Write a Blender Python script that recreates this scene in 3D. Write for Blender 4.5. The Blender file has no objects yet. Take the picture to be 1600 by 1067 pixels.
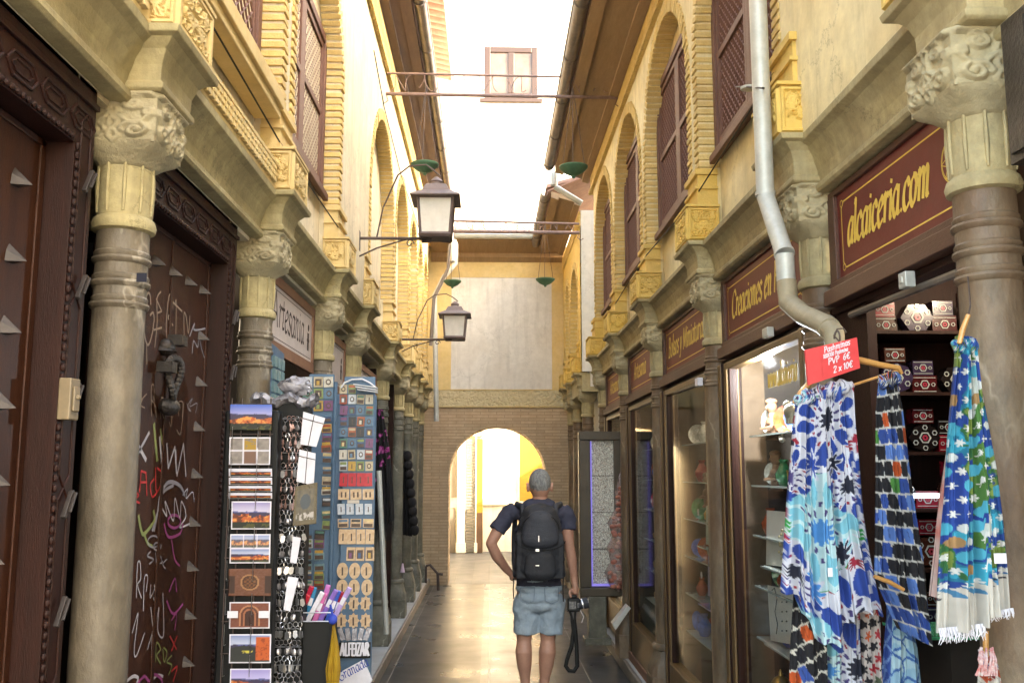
import bpy, math, random, colorsys
import numpy as np
from mathutils import Vector, Matrix
R = math.radians
random.seed(7)
scene = bpy.context.scene
# ---------------------------------------------------------------- camera
CAMH = 1.65
FPX = 1450.0
pitch = math.atan((735 - 533.5) / FPX)
yaw = math.atan(35.0 / FPX * math.cos(pitch))
cam_d = bpy.data.cameras.new("camera"); cam = bpy.data.objects.new("camera", cam_d)
scene.collection.objects.link(cam); scene.camera = cam
cam_d.sensor_width = 36; cam_d.lens = 36 * FPX / 1600; cam_d.clip_end = 500; cam_d.clip_start = 0.05
cam.location = (0, 0, CAMH); cam.rotation_euler = (R(90) + pitch, 0, -yaw)
# ---------------------------------------------------------------- light
TS = Vector((0.82, -0.38, 0.50)).normalized()      # direction to the sun
world = bpy.data.worlds.new("World"); scene.world = world; world.use_nodes = True
wn = world.node_tree
sky = wn.nodes.new("ShaderNodeTexSky"); sky.sky_type = 'NISHITA'; sky.sun_disc = False
sky.sun_elevation = math.asin(TS.z); sky.sun_rotation = math.atan2(TS.x, TS.y)
sky.air_density = 1.0; sky.dust_density = 3.5; sky.ozone_density = 1.0
bg = wn.nodes["Background"]; bg.inputs[1].default_value = 0.15
wb = wn.nodes.new("ShaderNodeMix"); wb.data_type = 'RGBA'; wb.blend_type = 'MULTIPLY'; wb.inputs[0].default_value = 1; wb.inputs[7].default_value = (1.14, 1.0, .78, 1)
wn.links.new(sky.outputs[0], wb.inputs[6]); wn.links.new(wb.outputs[2], bg.inputs[0])
sun_d = bpy.data.lights.new("sun", 'SUN'); sun_d.energy = 2.0; sun_d.angle = R(0.5); sun_d.color = (1, .94, .82)
sun = bpy.data.objects.new("sun", sun_d); scene.collection.objects.link(sun)
sun.rotation_euler = TS.to_track_quat('Z', 'Y').to_euler()
scene.view_settings.view_transform = 'Standard'; scene.view_settings.look = 'None'
scene.view_settings.exposure = 4.15; scene.view_settings.gamma = 1
scene.cycles.max_bounces = 10; scene.cycles.diffuse_bounces = 6
# ---------------------------------------------------------------- pixel helpers (photo 1600x1067)
_f = Vector((math.sin(yaw)*math.cos(pitch), math.cos(yaw)*math.cos(pitch), math.sin(pitch)))
_r = Vector((math.cos(yaw), -math.sin(yaw), 0)); _u = _r.cross(_f)
def ray(x, y): return _f + _r*((x-800)/FPX) - _u*((y-533.5)/FPX)
def atX(x, y, X): d = ray(x, y); t = X/d.x; return Vector((X, d.y*t, CAMH + d.z*t))
def atY(x, y, Y): d = ray(x, y); t = Y/d.y; return Vector((d.x*t, Y, CAMH + d.z*t))
# ---------------------------------------------------------------- objects
C = scene.collection
def wloc(o):
    v = Vector((0, 0, 0))
    while o is not None: v += o.location; o = o.parent
    return v
def tag(o, label=None, cat=None, group=None, kind=None):
    if label: o['label'] = label
    if cat: o['category'] = cat
    if group: o['group'] = group
    if kind: o['kind'] = kind
    return o
def thing(name, label, cat, loc=(0, 0, 0), group=None):
    o = bpy.data.objects.new(name, None); C.objects.link(o); o.location = loc
    o.empty_display_size = .1
    return tag(o, label, cat, group)
def copy_tree(o, parent=None):
    c = o.copy(); C.objects.link(c)
    if parent is not None: c.parent = parent
    for ch in list(o.children): copy_tree(ch, c)
    return c
class MB:
    def __init__(s): s.v = []; s.f = []; s.m = []; s.mi = 0
    def add(s, vs, fs):
        b = len(s.v); s.v += [tuple(v) for v in vs]
        s.f += [tuple(b+i for i in f) for f in fs]; s.m += [s.mi]*len(fs); return s
    def box(s, x0, x1, y0, y1, z0, z1):
        vs = [(x, y, z) for x in (x0, x1) for y in (y0, y1) for z in (z0, z1)]
        return s.add(vs, [(0,1,3,2),(4,6,7,5),(0,4,5,1),(2,3,7,6),(0,2,6,4),(1,5,7,3)])
    def obox(s, c, sz, rot=None):
        c = Vector(c); h = Vector(sz)/2; vs = []
        for a in (-1, 1):
            for b in (-1, 1):
                for d in (-1, 1):
                    p = Vector((a*h.x, b*h.y, d*h.z))
                    if rot is not None: p = rot @ p
                    vs.append(c+p)
        return s.add(vs, [(0,1,3,2),(4,6,7,5),(0,4,5,1),(2,3,7,6),(0,2,6,4),(1,5,7,3)])
    def tube(s, pts, r, n=8, cap=True, flat=1.0):
        pts = [Vector(p) for p in pts]; rs = r if isinstance(r, (list, tuple)) else [r]*len(pts)
        prev = None; vs = []
        for i, p in enumerate(pts):
            t = (pts[min(i+1, len(pts)-1)] - pts[max(i-1, 0)])
            if t.length < 1e-9: t = Vector((0, 0, 1))
            t.normalize()
            if prev is None:
                a = Vector((0, 0, 1)) if abs(t.z) < .9 else Vector((1, 0, 0)); n1 = t.cross(a).normalized()
            else:
                n1 = prev - t*prev.dot(t); n1.normalize()
            prev = n1; n2 = t.cross(n1)
            for k in range(n):
                a = 2*math.pi*k/n
                vs.append(p + n1*math.cos(a)*rs[i] + n2*math.sin(a)*rs[i]*flat)
        fs = [(i*n+k, i*n+(k+1) % n, (i+1)*n+(k+1) % n, (i+1)*n+k) for i in range(len(pts)-1) for k in range(n)]
        if cap: fs += [tuple(reversed(range(n))), tuple(range((len(pts)-1)*n, len(pts)*n))]
        return s.add(vs, fs)
    def lathe(s, prof, c=(0, 0, 0), n=24, sq=None):
        # prof: (radius, z); sq optional list of squareness per ring (0 round, 1 square)
        vs = []; c = Vector(c)
        for i, (r, z) in enumerate(prof):
            for k in range(n):
                a = 2*math.pi*(k+.5)/n; ca, sa = math.cos(a), math.sin(a)
                q = sq[i] if sq else 0
                rr = r*((1-q) + q/max(abs(ca), abs(sa)))
                vs.append(c + Vector((ca*rr, sa*rr, z)))
        m = len(prof)
        fs = [(i*n+k, i*n+(k+1) % n, (i+1)*n+(k+1) % n, (i+1)*n+k) for i in range(m-1) for k in range(n)]
        fs += [tuple(reversed(range(n))), tuple(range((m-1)*n, m*n))]
        return s.add(vs, fs)
    def sph(s, c, r, n=12, m=8):
        c = Vector(c); r = Vector(r) if not isinstance(r, (int, float)) else Vector((r, r, r)); vs = []; fs = []
        for i in range(m+1):
            ph = math.pi*i/m
            for k in range(n):
                a = 2*math.pi*k/n
                vs.append(c + Vector((r.x*math.sin(ph)*math.cos(a), r.y*math.sin(ph)*math.sin(a), r.z*math.cos(ph))))
        for i in range(m):
            for k in range(n): fs.append((i*n+k, (i+1)*n+k, (i+1)*n+(k+1) % n, i*n+(k+1) % n))
        return s.add(vs, fs)
    def poly(s, pts): return s.add(pts, [tuple(range(len(pts)))])
    def prism(s, poly, d):
        # poly: 3D points of a planar outline, d: extrusion vector
        d = Vector(d); n = len(poly); a = [Vector(p) for p in poly]; b = [p+d for p in a]
        return s.add(a+b, [tuple(range(n)), tuple(reversed(range(n, 2*n)))] + [(i, i+n, (i+1) % n+n, (i+1) % n) for i in range(n)])
    def grid(s, P):
        # P: list of rows of points
        n = len(P[0]); vs = [p for r_ in P for p in r_]
        return s.add(vs, [(i*n+k, i*n+k+1, (i+1)*n+k+1, (i+1)*n+k) for i in range(len(P)-1) for k in range(n-1)])
    def build(s, name, mats, parent=None, smooth=False, bevel=0, origin=None, auto=35, fixn=True):
        me = bpy.data.meshes.new(name)
        if parent is not None: off = wloc(parent)
        elif origin is not None: off = Vector(origin)
        else:
            a = np.array(s.v); off = Vector(((a[:,0].min()+a[:,0].max())/2, (a[:,1].min()+a[:,1].max())/2, a[:,2].min()))
        me.from_pydata([tuple(Vector(v)-off) for v in s.v], [], s.f)
        if not isinstance(mats, (list, tuple)): mats = [mats]
        for m in mats: me.materials.append(m)
        me.polygons.foreach_set('material_index', s.m)
        if fixn:
            import bmesh
            bm = bmesh.new(); bm.from_mesh(me)
            bmesh.ops.recalc_face_normals(bm, faces=bm.faces); bm.to_mesh(me); bm.free()
        if smooth:
            me.polygons.foreach_set('use_smooth', [True]*len(me.polygons))
            if auto < 180: me.set_sharp_from_angle(angle=R(auto))
        me.update()
        o = bpy.data.objects.new(name, me); C.objects.link(o)
        if parent is not None: o.parent = parent
        else: o.location = off
        if bevel:
            b = o.modifiers.new('bevel', 'BEVEL'); b.width = bevel; b.segments = 2; b.limit_method = 'ANGLE'; b.angle_limit = R(40)
        return o
# ---------------------------------------------------------------- materials
def rgb(h):
    h = h.lstrip('#'); c = [int(h[i:i+2], 16)/255 for i in (0, 2, 4)]
    return tuple(((x+.055)/1.055)**2.4 if x > .04045 else x/12.92 for x in c) + (1,)
def c4(c): return tuple(c)+(1,) if len(c) == 3 else tuple(c)
MATS = {}
def M(name, c1, c2=None, scale=6, rough=.7, bump=0., bscale=60, metal=0, stain=None, stain_scale=1.3, stain_amt=.5,
      vein=None, vscale=5, stretch=(1, 1, 1), coat=0, emit=0, alpha=None, spec=None, carve=0, brick=None, rvar=0, mott=.16, streak=0):
    m = bpy.data.materials.new(name); m.use_nodes = True; nt = m.node_tree; N = nt.nodes; L = nt.links
    b = N["Principled BSDF"]; b.inputs['Roughness'].default_value = rough; b.inputs['Metallic'].default_value = metal
    tc = N.new('ShaderNodeTexCoord'); mp = N.new('ShaderNodeMapping'); L.new(tc.outputs['Object'], mp.inputs[0])
    mp.inputs['Scale'].default_value = stretch; co = mp.outputs[0]
    col = None
    def noise(sc, det=4, r=.55, dist=0):
        n = N.new('ShaderNodeTexNoise'); n.inputs['Scale'].default_value = sc; n.inputs['Detail'].default_value = det
        n.inputs['Roughness'].default_value = r; n.inputs['Distortion'].default_value = dist
        L.new(co, n.inputs['Vector']); return n
    def ramp(fac, a, b_):
        r = N.new('ShaderNodeValToRGB'); L.new(fac, r.inputs[0])
        r.color_ramp.elements[0].position = a; r.color_ramp.elements[1].position = b_; return r
    def mix(fac, a, b_, mode='MIX'):
        x = N.new('ShaderNodeMix'); x.data_type = 'RGBA'; x.blend_type = mode
        for inp, val in ((0, fac), (6, a), (7, b_)):
            if hasattr(val, 'default_value') or hasattr(val, 'links'): L.new(val, x.inputs[inp])
            elif inp == 0: x.inputs[0].default_value = val
            else: x.inputs[inp].default_value = c4(val)
        return x.outputs[2]
    n1 = noise(scale, 6, .6)
    r1 = ramp(n1.outputs[0], .3, .7)
    col = mix(r1.outputs[0], c1, c2 if c2 else [x*.85 for x in c1[:3]])
    nf = noise(max(scale*4.3, 14), 8, .72); rf = ramp(nf.outputs[0], .28, .74)
    e0, e1 = rf.color_ramp.elements; q0, q1 = 1-mott, 1+mott*.35; e0.color = (q0, q0, q0, 1); e1.color = (q1, q1, q1, 1)
    if mott: col = mix(1.0, col, rf.outputs[0], 'MULTIPLY')
    if brick:
        bt = N.new('ShaderNodeTexBrick'); sw = N.new('ShaderNodeCombineXYZ'); sp = N.new('ShaderNodeSeparateXYZ'); L.new(co, sp.inputs[0])
        L.new(sp.outputs[brick[0]], sw.inputs[0]); L.new(sp.outputs[brick[1]], sw.inputs[1]); L.new(sw.outputs[0], bt.inputs['Vector'])
        bt.inputs['Scale'].default_value = 1; bt.inputs['Brick Width'].default_value = brick[2]; bt.inputs['Row Height'].default_value = brick[3]
        bt.inputs['Mortar Size'].default_value = brick[4]; bt.inputs['Color1'].default_value = (1, 1, 1, 1); bt.inputs['Color2'].default_value = (.78, .78, .78, 1)
        bt.inputs['Mortar'].default_value = c4(brick[5]); bt.inputs['Mortar Smooth'].default_value = .3
        col = mix(1.0, col, bt.outputs[0], 'MULTIPLY')
    if vein:
        v = N.new('ShaderNodeTexVoronoi'); v.feature = 'DISTANCE_TO_EDGE'; v.inputs['Scale'].default_value = vscale
        nn = noise(3.5, 4, .6); ad = N.new('ShaderNodeVectorMath'); ad.operation = 'MULTIPLY_ADD'
        L.new(nn.outputs[1], ad.inputs[0]); ad.inputs[1].default_value = (.32, .32, .32); L.new(co, ad.inputs[2]); L.new(ad.outputs[0], v.inputs['Vector'])
        rr = ramp(v.outputs[0], .0, .015); rr.color_ramp.elements[0].color = (1, 1, 1, 1); rr.color_ramp.elements[1].color = (0, 0, 0, 1)
        n3 = noise(2.2, 3); r3 = ramp(n3.outputs[0], .50, .62)
        mu = N.new('ShaderNodeMath'); mu.operation = 'MULTIPLY'; L.new(rr.outputs[0], mu.inputs[0]); L.new(r3.outputs[0], mu.inputs[1])
        col = mix(mu.outputs[0], col, vein)
    if stain:
        n2 = noise(stain_scale, 5, .65, .6); r2 = ramp(n2.outputs[0], .42, .72)
        mu = N.new('ShaderNodeMath'); mu.operation = 'MULTIPLY'; L.new(r2.outputs[0], mu.inputs[0]); mu.inputs[1].default_value = stain_amt
        col = mix(mu.outputs[0], col, stain)
    if streak:
        m2 = N.new('ShaderNodeMapping'); m2.inputs['Scale'].default_value = (7, 7, .55); L.new(tc.outputs['Object'], m2.inputs[0])
        ns = N.new('ShaderNodeTexNoise'); ns.inputs['Scale'].default_value = 1.6; ns.inputs['Detail'].default_value = 6; ns.inputs['Roughness'].default_value = .7; L.new(m2.outputs[0], ns.inputs['Vector'])
        rs = ramp(ns.outputs[0], .50, .74); sm = N.new('ShaderNodeMath'); sm.operation = 'MULTIPLY'; L.new(rs.outputs[0], sm.inputs[0]); sm.inputs[1].default_value = streak
        col = mix(sm.outputs[0], col, [x*.45 for x in c1[:3]])
        vk = N.new('ShaderNodeTexVoronoi'); vk.feature = 'DISTANCE_TO_EDGE'; vk.inputs['Scale'].default_value = 1.1; nk = noise(4, 6, .7); ak = N.new('ShaderNodeVectorMath'); ak.operation = 'MULTIPLY_ADD'
        L.new(nk.outputs[1], ak.inputs[0]); ak.inputs[1].default_value = (.5, .5, .5); L.new(co, ak.inputs[2]); L.new(ak.outputs[0], vk.inputs['Vector']); rk = ramp(vk.outputs[0], 0, .006); rk.color_ramp.elements[0].color = (streak,)*3+(1,); rk.color_ramp.elements[1].color = (0, 0, 0, 1)
        col = mix(rk.outputs[0], col, [x*.35 for x in c1[:3]])
    L.new(col, b.inputs['Base Color'])
    h = None
    if bump or carve:
        bn = N.new('ShaderNodeBump')
        if carve:
            v = N.new('ShaderNodeTexVoronoi'); v.feature = 'SMOOTH_F1'; v.inputs['Scale'].default_value = carve
            nn = noise(carve*.5, 2); ad = N.new('ShaderNodeVectorMath'); ad.operation = 'MULTIPLY_ADD'
            L.new(nn.outputs[1], ad.inputs[0]); ad.inputs[1].default_value = (2.2/carve,)*3; L.new(co, ad.inputs[2]); L.new(ad.outputs[0], v.inputs['Vector'])
            rr = ramp(v.outputs[0], .32, .5); L.new(rr.outputs[0], bn.inputs['Height']); bn.inputs['Distance'].default_value = .012; bn.inputs['Strength'].default_value = .9
        else:
            nb = noise(bscale, 6, .65); L.new(nb.outputs[0], bn.inputs['Height']); bn.inputs['Distance'].default_value = .01; bn.inputs['Strength'].default_value = bump
        L.new(bn.outputs[0], b.inputs['Normal'])
    if rvar:
        n4 = noise(scale*.7, 5, .6); mr = N.new('ShaderNodeMapRange'); L.new(n4.outputs[0], mr.inputs[0])
        mr.inputs[1].default_value = .3; mr.inputs[2].default_value = .7; mr.inputs[3].default_value = max(0, rough-rvar); mr.inputs[4].default_value = rough+rvar
        L.new(mr.outputs[0], b.inputs['Roughness'])
    if coat: b.inputs['Coat Weight'].default_value = coat; b.inputs['Coat Roughness'].default_value = .15
    if spec is not None: b.inputs['Specular IOR Level'].default_value = spec
    if emit: L.new(col, b.inputs['Emission Color']); b.inputs['Emission Strength'].default_value = emit
    if alpha is not None: b.inputs['Alpha'].default_value = alpha
    MATS[name] = m; return m
def VC(name, rough=.8, sheen=0, trans=0):
    m = bpy.data.materials.new(name); m.use_nodes = True; nt = m.node_tree; b = nt.nodes["Principled BSDF"]
    a = nt.nodes.new('ShaderNodeAttribute'); a.attribute_name = 'Col'
    nt.links.new(a.outputs['Color'], b.inputs['Base Color']); b.inputs['Roughness'].default_value = rough
    n = nt.nodes.new('ShaderNodeTexNoise'); n.inputs['Scale'].default_value = 120; bp = nt.nodes.new('ShaderNodeBump')
    bp.inputs['Distance'].default_value = .002; bp.inputs['Strength'].default_value = .3; nt.links.new(n.outputs[0], bp.inputs['Height']); nt.links.new(bp.outputs[0], b.inputs['Normal'])
    return m
def glass(name, tint=(.9, .92, .9), rough=.02, fac=.12):
    m = bpy.data.materials.new(name); m.use_nodes = True; nt = m.node_tree; N = nt.nodes; L = nt.links
    N.remove(N["Principled BSDF"]); o = N["Material Output"]
    t = N.new('ShaderNodeBsdfTransparent'); t.inputs[0].default_value = c4(tint); g = N.new('ShaderNodeBsdfGlossy'); g.inputs['Roughness'].default_value = rough
    fr = N.new('ShaderNodeFresnel'); gm = N.new('ShaderNodeNewGeometry'); mi_ = N.new('ShaderNodeMath'); mi_.operation = 'MULTIPLY_ADD'; L.new(gm.outputs['Backfacing'], mi_.inputs[0]); mi_.inputs[1].default_value = -.8333; mi_.inputs[2].default_value = 1.5; L.new(mi_.outputs[0], fr.inputs[0]); sc_ = N.new('ShaderNodeMath'); sc_.operation = 'MULTIPLY'; sc_.inputs[1].default_value = .4; L.new(fr.outputs[0], sc_.inputs[0]); ad = N.new('ShaderNodeMath'); ad.operation = 'ADD'; ad.inputs[1].default_value = fac
    L.new(sc_.outputs[0], ad.inputs[0]); mx = N.new('ShaderNodeMixShader'); L.new(ad.outputs[0], mx.inputs[0]); L.new(t.outputs[0], mx.inputs[1]); L.new(g.outputs[0], mx.inputs[2])
    L.new(mx.outputs[0], o.inputs[0]); return m
m_cream = M('cream_plaster', (.67,.59,.41), (.74,.67,.50), 3, .85, .25, 70, stain=(.46,.36,.20), stain_amt=.6, mott=.22, streak=.55)
m_creamR = M('warm_cream_plaster', (.78,.66,.36), (.84,.75,.48), 3, .85, .25, 70, stain=(.50,.37,.17), stain_amt=.6, mott=.22, streak=.55)
m_white = M('white_plaster', (.62,.60,.55), (.68,.66,.61), 2, .85, .2, 60, stain=(.45,.40,.32), stain_amt=.45, streak=.4)
m_yel = M('ochre_plaster', (.64,.43,.085), (.70,.50,.15), 5, .8, .3, 90, stain=(.45,.33,.14), stain_amt=.45)
m_yelL = M('pale_ochre_plaster', (.62,.45,.17), (.68,.53,.26), 5, .8, .3, 90, stain=(.42,.32,.16), stain_amt=.45)
m_yelC = M('carved_ochre', (.62,.44,.13), (.68,.51,.20), 5, .8, carve=34)
m_brk = M('painted_brick', (.62,.44,.14), (.70,.54,.24), 12, .85, .5, 120, stain=(.40,.28,.13), stain_amt=.5, stain_scale=4)
m_olive = M('olive_cream_paint', (.42,.35,.17), (.50,.43,.23), 5, .75, .35, 80, stain=(.18,.14,.07), stain_amt=.7, mott=.34, streak=.6)
m_oliveR = M('stone_cream_paint', (.42,.35,.18), (.50,.43,.25), 5, .75, .4, 80, stain=(.18,.135,.07), stain_amt=.7, mott=.34, streak=.6)
m_cap = M('capital_stone', (.40,.34,.20), (.48,.42,.27), 9, .8, .6, 90, stain=(.17,.15,.10), stain_amt=.6, stain_scale=5)
m_marbL = M('grey_marble', (.060,.046,.030), (.25,.205,.145), 4, .5, .4, 60, mott=.55, vein=(.42,.37,.29), vscale=3.3, stain=(.13,.11,.08), stain_amt=.6, stretch=(1,1,.5))
m_marbR = M('brown_marble', (.085,.060,.036), (.25,.19,.125), 4, .5, .4, 60, mott=.55, vein=(.44,.37,.28), vscale=3, stain=(.15,.07,.035), stain_amt=.7, stretch=(1,1,.5), stain_scale=3)
m_marbG = M('green_grey_marble', (.08,.08,.06), (.21,.20,.155), 7, .5, .3, 90, mott=.34, vein=(.34,.33,.28), vscale=3, stain=(.09,.09,.07), stain_amt=.5)
m_wood = M('dark_red_wood', (.018,.005,.0032), (.034,.010,.006), 6, .5, .25, 50, spec=.22, mott=.4, stretch=(8,8,.7), stain=(.015,.006,.004), stain_amt=.5)
m_leaf = M('door_leaf_wood', (.034,.010,.0042), (.058,.018,.0065), 5, .45, .25, 50, spec=.3, mott=.4, stretch=(8,8,.6), stain=(.03,.01,.006), stain_amt=.5)
m_fasc = M('fascia_wood', (.075,.030,.018), (.10,.042,.026), 6, .5, .2, 50, stretch=(2,1,6))
m_gold = M('golden_brown_wood', (.10,.055,.018), (.17,.10,.035), 5, .35, .2, 50, stretch=(10,10,.6))
m_win = M('window_wood', (.12,.052,.036), (.16,.075,.052), 6, .6, .3, 60, stretch=(4,4,1))
m_soff = M('soffit_brown', (.15,.105,.09), (.22,.15,.115), 4, .8, .3, 60, stretch=(4,.6,1), stain=(.10,.065,.05), stain_amt=.4)
m_soffR = M('soffit_ochre_brown', (.24,.155,.075), (.30,.20,.11), 4, .8, .3, 60, stretch=(4,.6,1), stain=(.16,.10,.06), stain_amt=.4)
m_gut = M('zinc_gutter', (.16,.135,.12), (.24,.21,.19), 8, .45, .1, 40, metal=.4)
m_pipe = M('galvanised_pipe', (.42,.43,.40), (.56,.57,.54), 8, .5, .1, 40, metal=.25, rvar=.1)
m_pipe2 = M('painted_pipe', (.26,.22,.14), (.34,.29,.20), 8, .6, .3, 50)
m_tile = M('clay_tile', (.20,.10,.07), (.30,.17,.12), 9, .85, .4, 60, stain=(.20,.14,.11), stain_amt=.6)
m_iron = M('wrought_iron', (.05,.035,.03), (.09,.06,.05), 20, .6, .3, 80)
m_lamp = M('lantern_metal', (.13,.095,.09), (.18,.135,.125), 12, .55, .2, 60)
m_frost = M('frosted_glass', (.62,.58,.52), (.70,.66,.60), 3, .35, .05, 30)
m_green = M('green_copper', (.05,.13,.08), (.09,.20,.12), 10, .6, .3, 60)
m_stud = M('steel_stud', (.035,.027,.023), (.058,.046,.040), 10, .5, .2, 60, metal=.3)
m_dkmet = M('dark_bronze', (.035,.032,.03), (.07,.06,.055), 14, .4, .4, 90, metal=.6)
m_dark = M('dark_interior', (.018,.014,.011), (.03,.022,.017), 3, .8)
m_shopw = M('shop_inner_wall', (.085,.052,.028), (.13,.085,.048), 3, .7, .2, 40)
m_floor2 = M('shop_floor', (.10,.08,.06), (.14,.11,.08), 5, .35)
m_endb = M('brown_brick', (.54,.39,.24), (.62,.47,.31), 14, .85, .4, 90, brick=(0, 2, .24, .045, .006, (.62,.60,.56)), stain=(.34,.23,.14), stain_amt=.4)
m_glass = glass('shop_glass', (.95,.96,.94), .06, .0)
m_winglass = glass('window_glass', (.55,.55,.52), .03, .30)
m_black = M('black_paint', (.004,.004,.0045), (.007,.007,.007), 9, .5, spec=.25)
m_blackc = M('black_cloth', (.006,.005,.006), (.010,.009,.011), 30, .9, .4, 150)
m_chrome = M('silver_metal', (.55,.54,.55), (.72,.71,.72), 30, .28, metal=.9)
m_blue = M('blue_display_board', (.075,.135,.22), (.095,.165,.26), 8, .55, .1, 60)
m_paper = M('white_card', (.66,.64,.70), (.74,.72,.78), 5, .6)
m_vc = VC('printed_surface', .35)
m_cloth = VC('printed_cloth', .85)
m_hang = M('hanger_wood', (.50,.24,.06), (.60,.32,.10), 5, .4, stretch=(1, 1, 8), coat=.3)
m_text = M('gilt_paint', (.70,.48,.07), (.76,.55,.10), 8, .5)
m_curb = M('kerb_marble', (.40,.42,.44), (.50,.52,.55), 4, .4, .1, 60, stain=(.30,.30,.30), stain_amt=.5, vein=(.6,.6,.6), vscale=2)
m_curbE = M('kerb_edge_stone', (.16,.14,.12), (.24,.21,.18), 8, .5, .3, 60)
# ================================================================ ground
def slab_mat(name, c1, c2, bw, bh, mortar, rough, offx=0):
    m = M(name, c1, c2, 3.5, rough, stain=(c1[0]*.6, c1[1]*.6, c1[2]*.58), stain_amt=.22, stain_scale=1.1, rvar=.07)
    nt = m.node_tree; N = nt.nodes; L = nt.links; b = N["Principled BSDF"]
    src = b.inputs['Base Color'].links[0].from_socket
    bt = N.new('ShaderNodeTexBrick'); tc = N.new('ShaderNodeTexCoord'); mp = N.new('ShaderNodeMapping'); mp.inputs['Location'].default_value = (offx, 0, 0)
    mp.inputs['Rotation'].default_value = (0, 0, R(90)); L.new(tc.outputs['Object'], mp.inputs[0]); L.new(mp.outputs[0], bt.inputs['Vector'])
    bt.inputs['Scale'].default_value = 1; bt.inputs['Brick Width'].default_value = bw; bt.inputs['Row Height'].default_value = bh
    bt.inputs['Mortar Size'].default_value = .004; bt.inputs['Mortar Smooth'].default_value = .3; bt.inputs['Mortar'].default_value = c4(mortar)
    bt.inputs['Color1'].default_value = (1, 1, 1, 1); bt.inputs['Color2'].default_value = (.66, .66, .66, 1)
    x = N.new('ShaderNodeMix'); x.data_type = 'RGBA'; x.blend_type = 'MULTIPLY'; x.inputs[0].default_value = 1
    L.new(src, x.inputs[6]); L.new(bt.outputs[0], x.inputs[7]); L.new(x.outputs[2], b.inputs['Base Color'])
    bp = N.new('ShaderNodeBump'); bp.inputs['Distance'].default_value = .004; bp.inputs['Strength'].default_value = .5; bp.invert = True
    L.new(bt.outputs['Fac'], bp.inputs['Height'])
    nz = N.new('ShaderNodeTexNoise'); nz.inputs['Scale'].default_value = 2.2; nz.inputs['Detail'].default_value = 3; L.new(tc.outputs['Object'], nz.inputs['Vector'])
    b2 = N.new('ShaderNodeBump'); b2.inputs['Distance'].default_value = .006; b2.inputs['Strength'].default_value = .14; L.new(nz.outputs[0], b2.inputs['Height']); L.new(bp.outputs[0], b2.inputs['Normal'])
    L.new(b2.outputs[0], b.inputs['Normal']); b.inputs['Specular IOR Level'].default_value = .25
    return m
m_flag = slab_mat('polished_flagstone', (.050,.055,.064), (.080,.086,.096), 1.05, .80, (2.8,2.8,2.8), .32)
m_flag2 = slab_mat('central_flagstone', (.075,.082,.092), (.110,.118,.130), .92, .60, (2.4,2.4,2.4), .30)
m_ground = M('street_ground', (.20,.185,.16), (.27,.25,.22), 2.5, .45, .1, 30, stain=(.13,.12,.10))
m_cob = slab_mat('sunlit_paving', (.075,.075,.078), (.11,.11,.113), .50, .26, (.35,.35,.35), .45)
def sheet(name, x0, x1, y0, y1, z, m, n=1):
    b = MB(); b.add([(x0,y0,z),(x1,y0,z),(x1,y1,z),(x0,y1,z)], [(0,1,2,3)]); return tag(b.build(name, m, origin=(0,0,0)), kind='structure')
sheet('ground', -60, 60, -60, 90, -.012, m_ground)
sheet('street_floor', -.87, 1.12, -1.5, 14.0, 0, m_flag)
sheet('central_paving_strip', -.07, .53, -1.5, 13.98, .004, m_flag2)
sheet('far_street_paving', -8, 8, 14.002, 19.6, -.004, m_cob)
b = MB(); b.box(-1.9, -.885, -1.5, 13.85, 0, .1); tag(b.build('pavement_left', m_curb), kind='structure')
b = MB(); b.box(-.885, -.86, -1.5, 13.85, 0, .096); tag(b.build('kerb_left', m_curbE, bevel=.006), kind='structure')
b = MB(); b.box(1.14, 3.2, -1.5, 13.85, 0, .1); tag(b.build('pavement_right', m_curb), kind='structure')
b = MB(); b.box(1.11, 1.14, -1.5, 13.85, 0, .096); tag(b.build('kerb_right', m_curbE, bevel=.006), kind='structure')
# ================================================================ relief carving height map
def spiral_pts(cx, cy, r, turns, a0, sgn):
    out = []
    for i in range(60):
        t = i/59; a = a0 + sgn*turns*2*math.pi*t; rr = r*(1-.9*t)
        out.append((cx+rr*math.cos(a), cy+rr*math.sin(a)))
    return out
def hmap_from(pts, n=72, w=.030, lo=0):
    P = np.array(pts); g = (np.arange(n)+.5)/n; X, Y = np.meshgrid(g, g)
    d = np.full((n, n), 9.)
    for i in range(0, len(P), 400):
        q = P[i:i+400]; dd = np.sqrt((X[..., None]-q[:, 0])**2 + (Y[..., None]-q[:, 1])**2).min(-1); d = np.minimum(d, dd)
    return np.clip(1-(d/w)**2, 0, 1)**.6
def arabesque(seed, n=72, k=9, sym=True, w=.03):
    rnd = random.Random(seed); pts = []
    for i in range(k):
        cx, cy = rnd.uniform(.08, .5), rnd.uniform(.08, .92); r_ = rnd.uniform(.09, .2)
        sp = spiral_pts(cx, cy, r_, rnd.uniform(.9, 1.7), rnd.uniform(0, 6.28), rnd.choice((-1, 1)))
        pts += sp
        if sym: pts += [(1-x, y) for x, y in sp]
        for j in range(2):
            a = rnd.uniform(0, 6.28); l = rnd.uniform(.06, .14)
            for t in range(10):
                q = (cx+r_*math.cos(a)+l*t/9*math.cos(a+1), cy+r_*math.sin(a)+l*t/9*math.sin(a+1)); pts.append(q)
                if sym: pts.append((1-q[0], q[1]))
    return hmap_from(pts, n, w)
HB = [arabesque(s, 64, 12, True, .032) for s in (3, 8, 21)]
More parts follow.
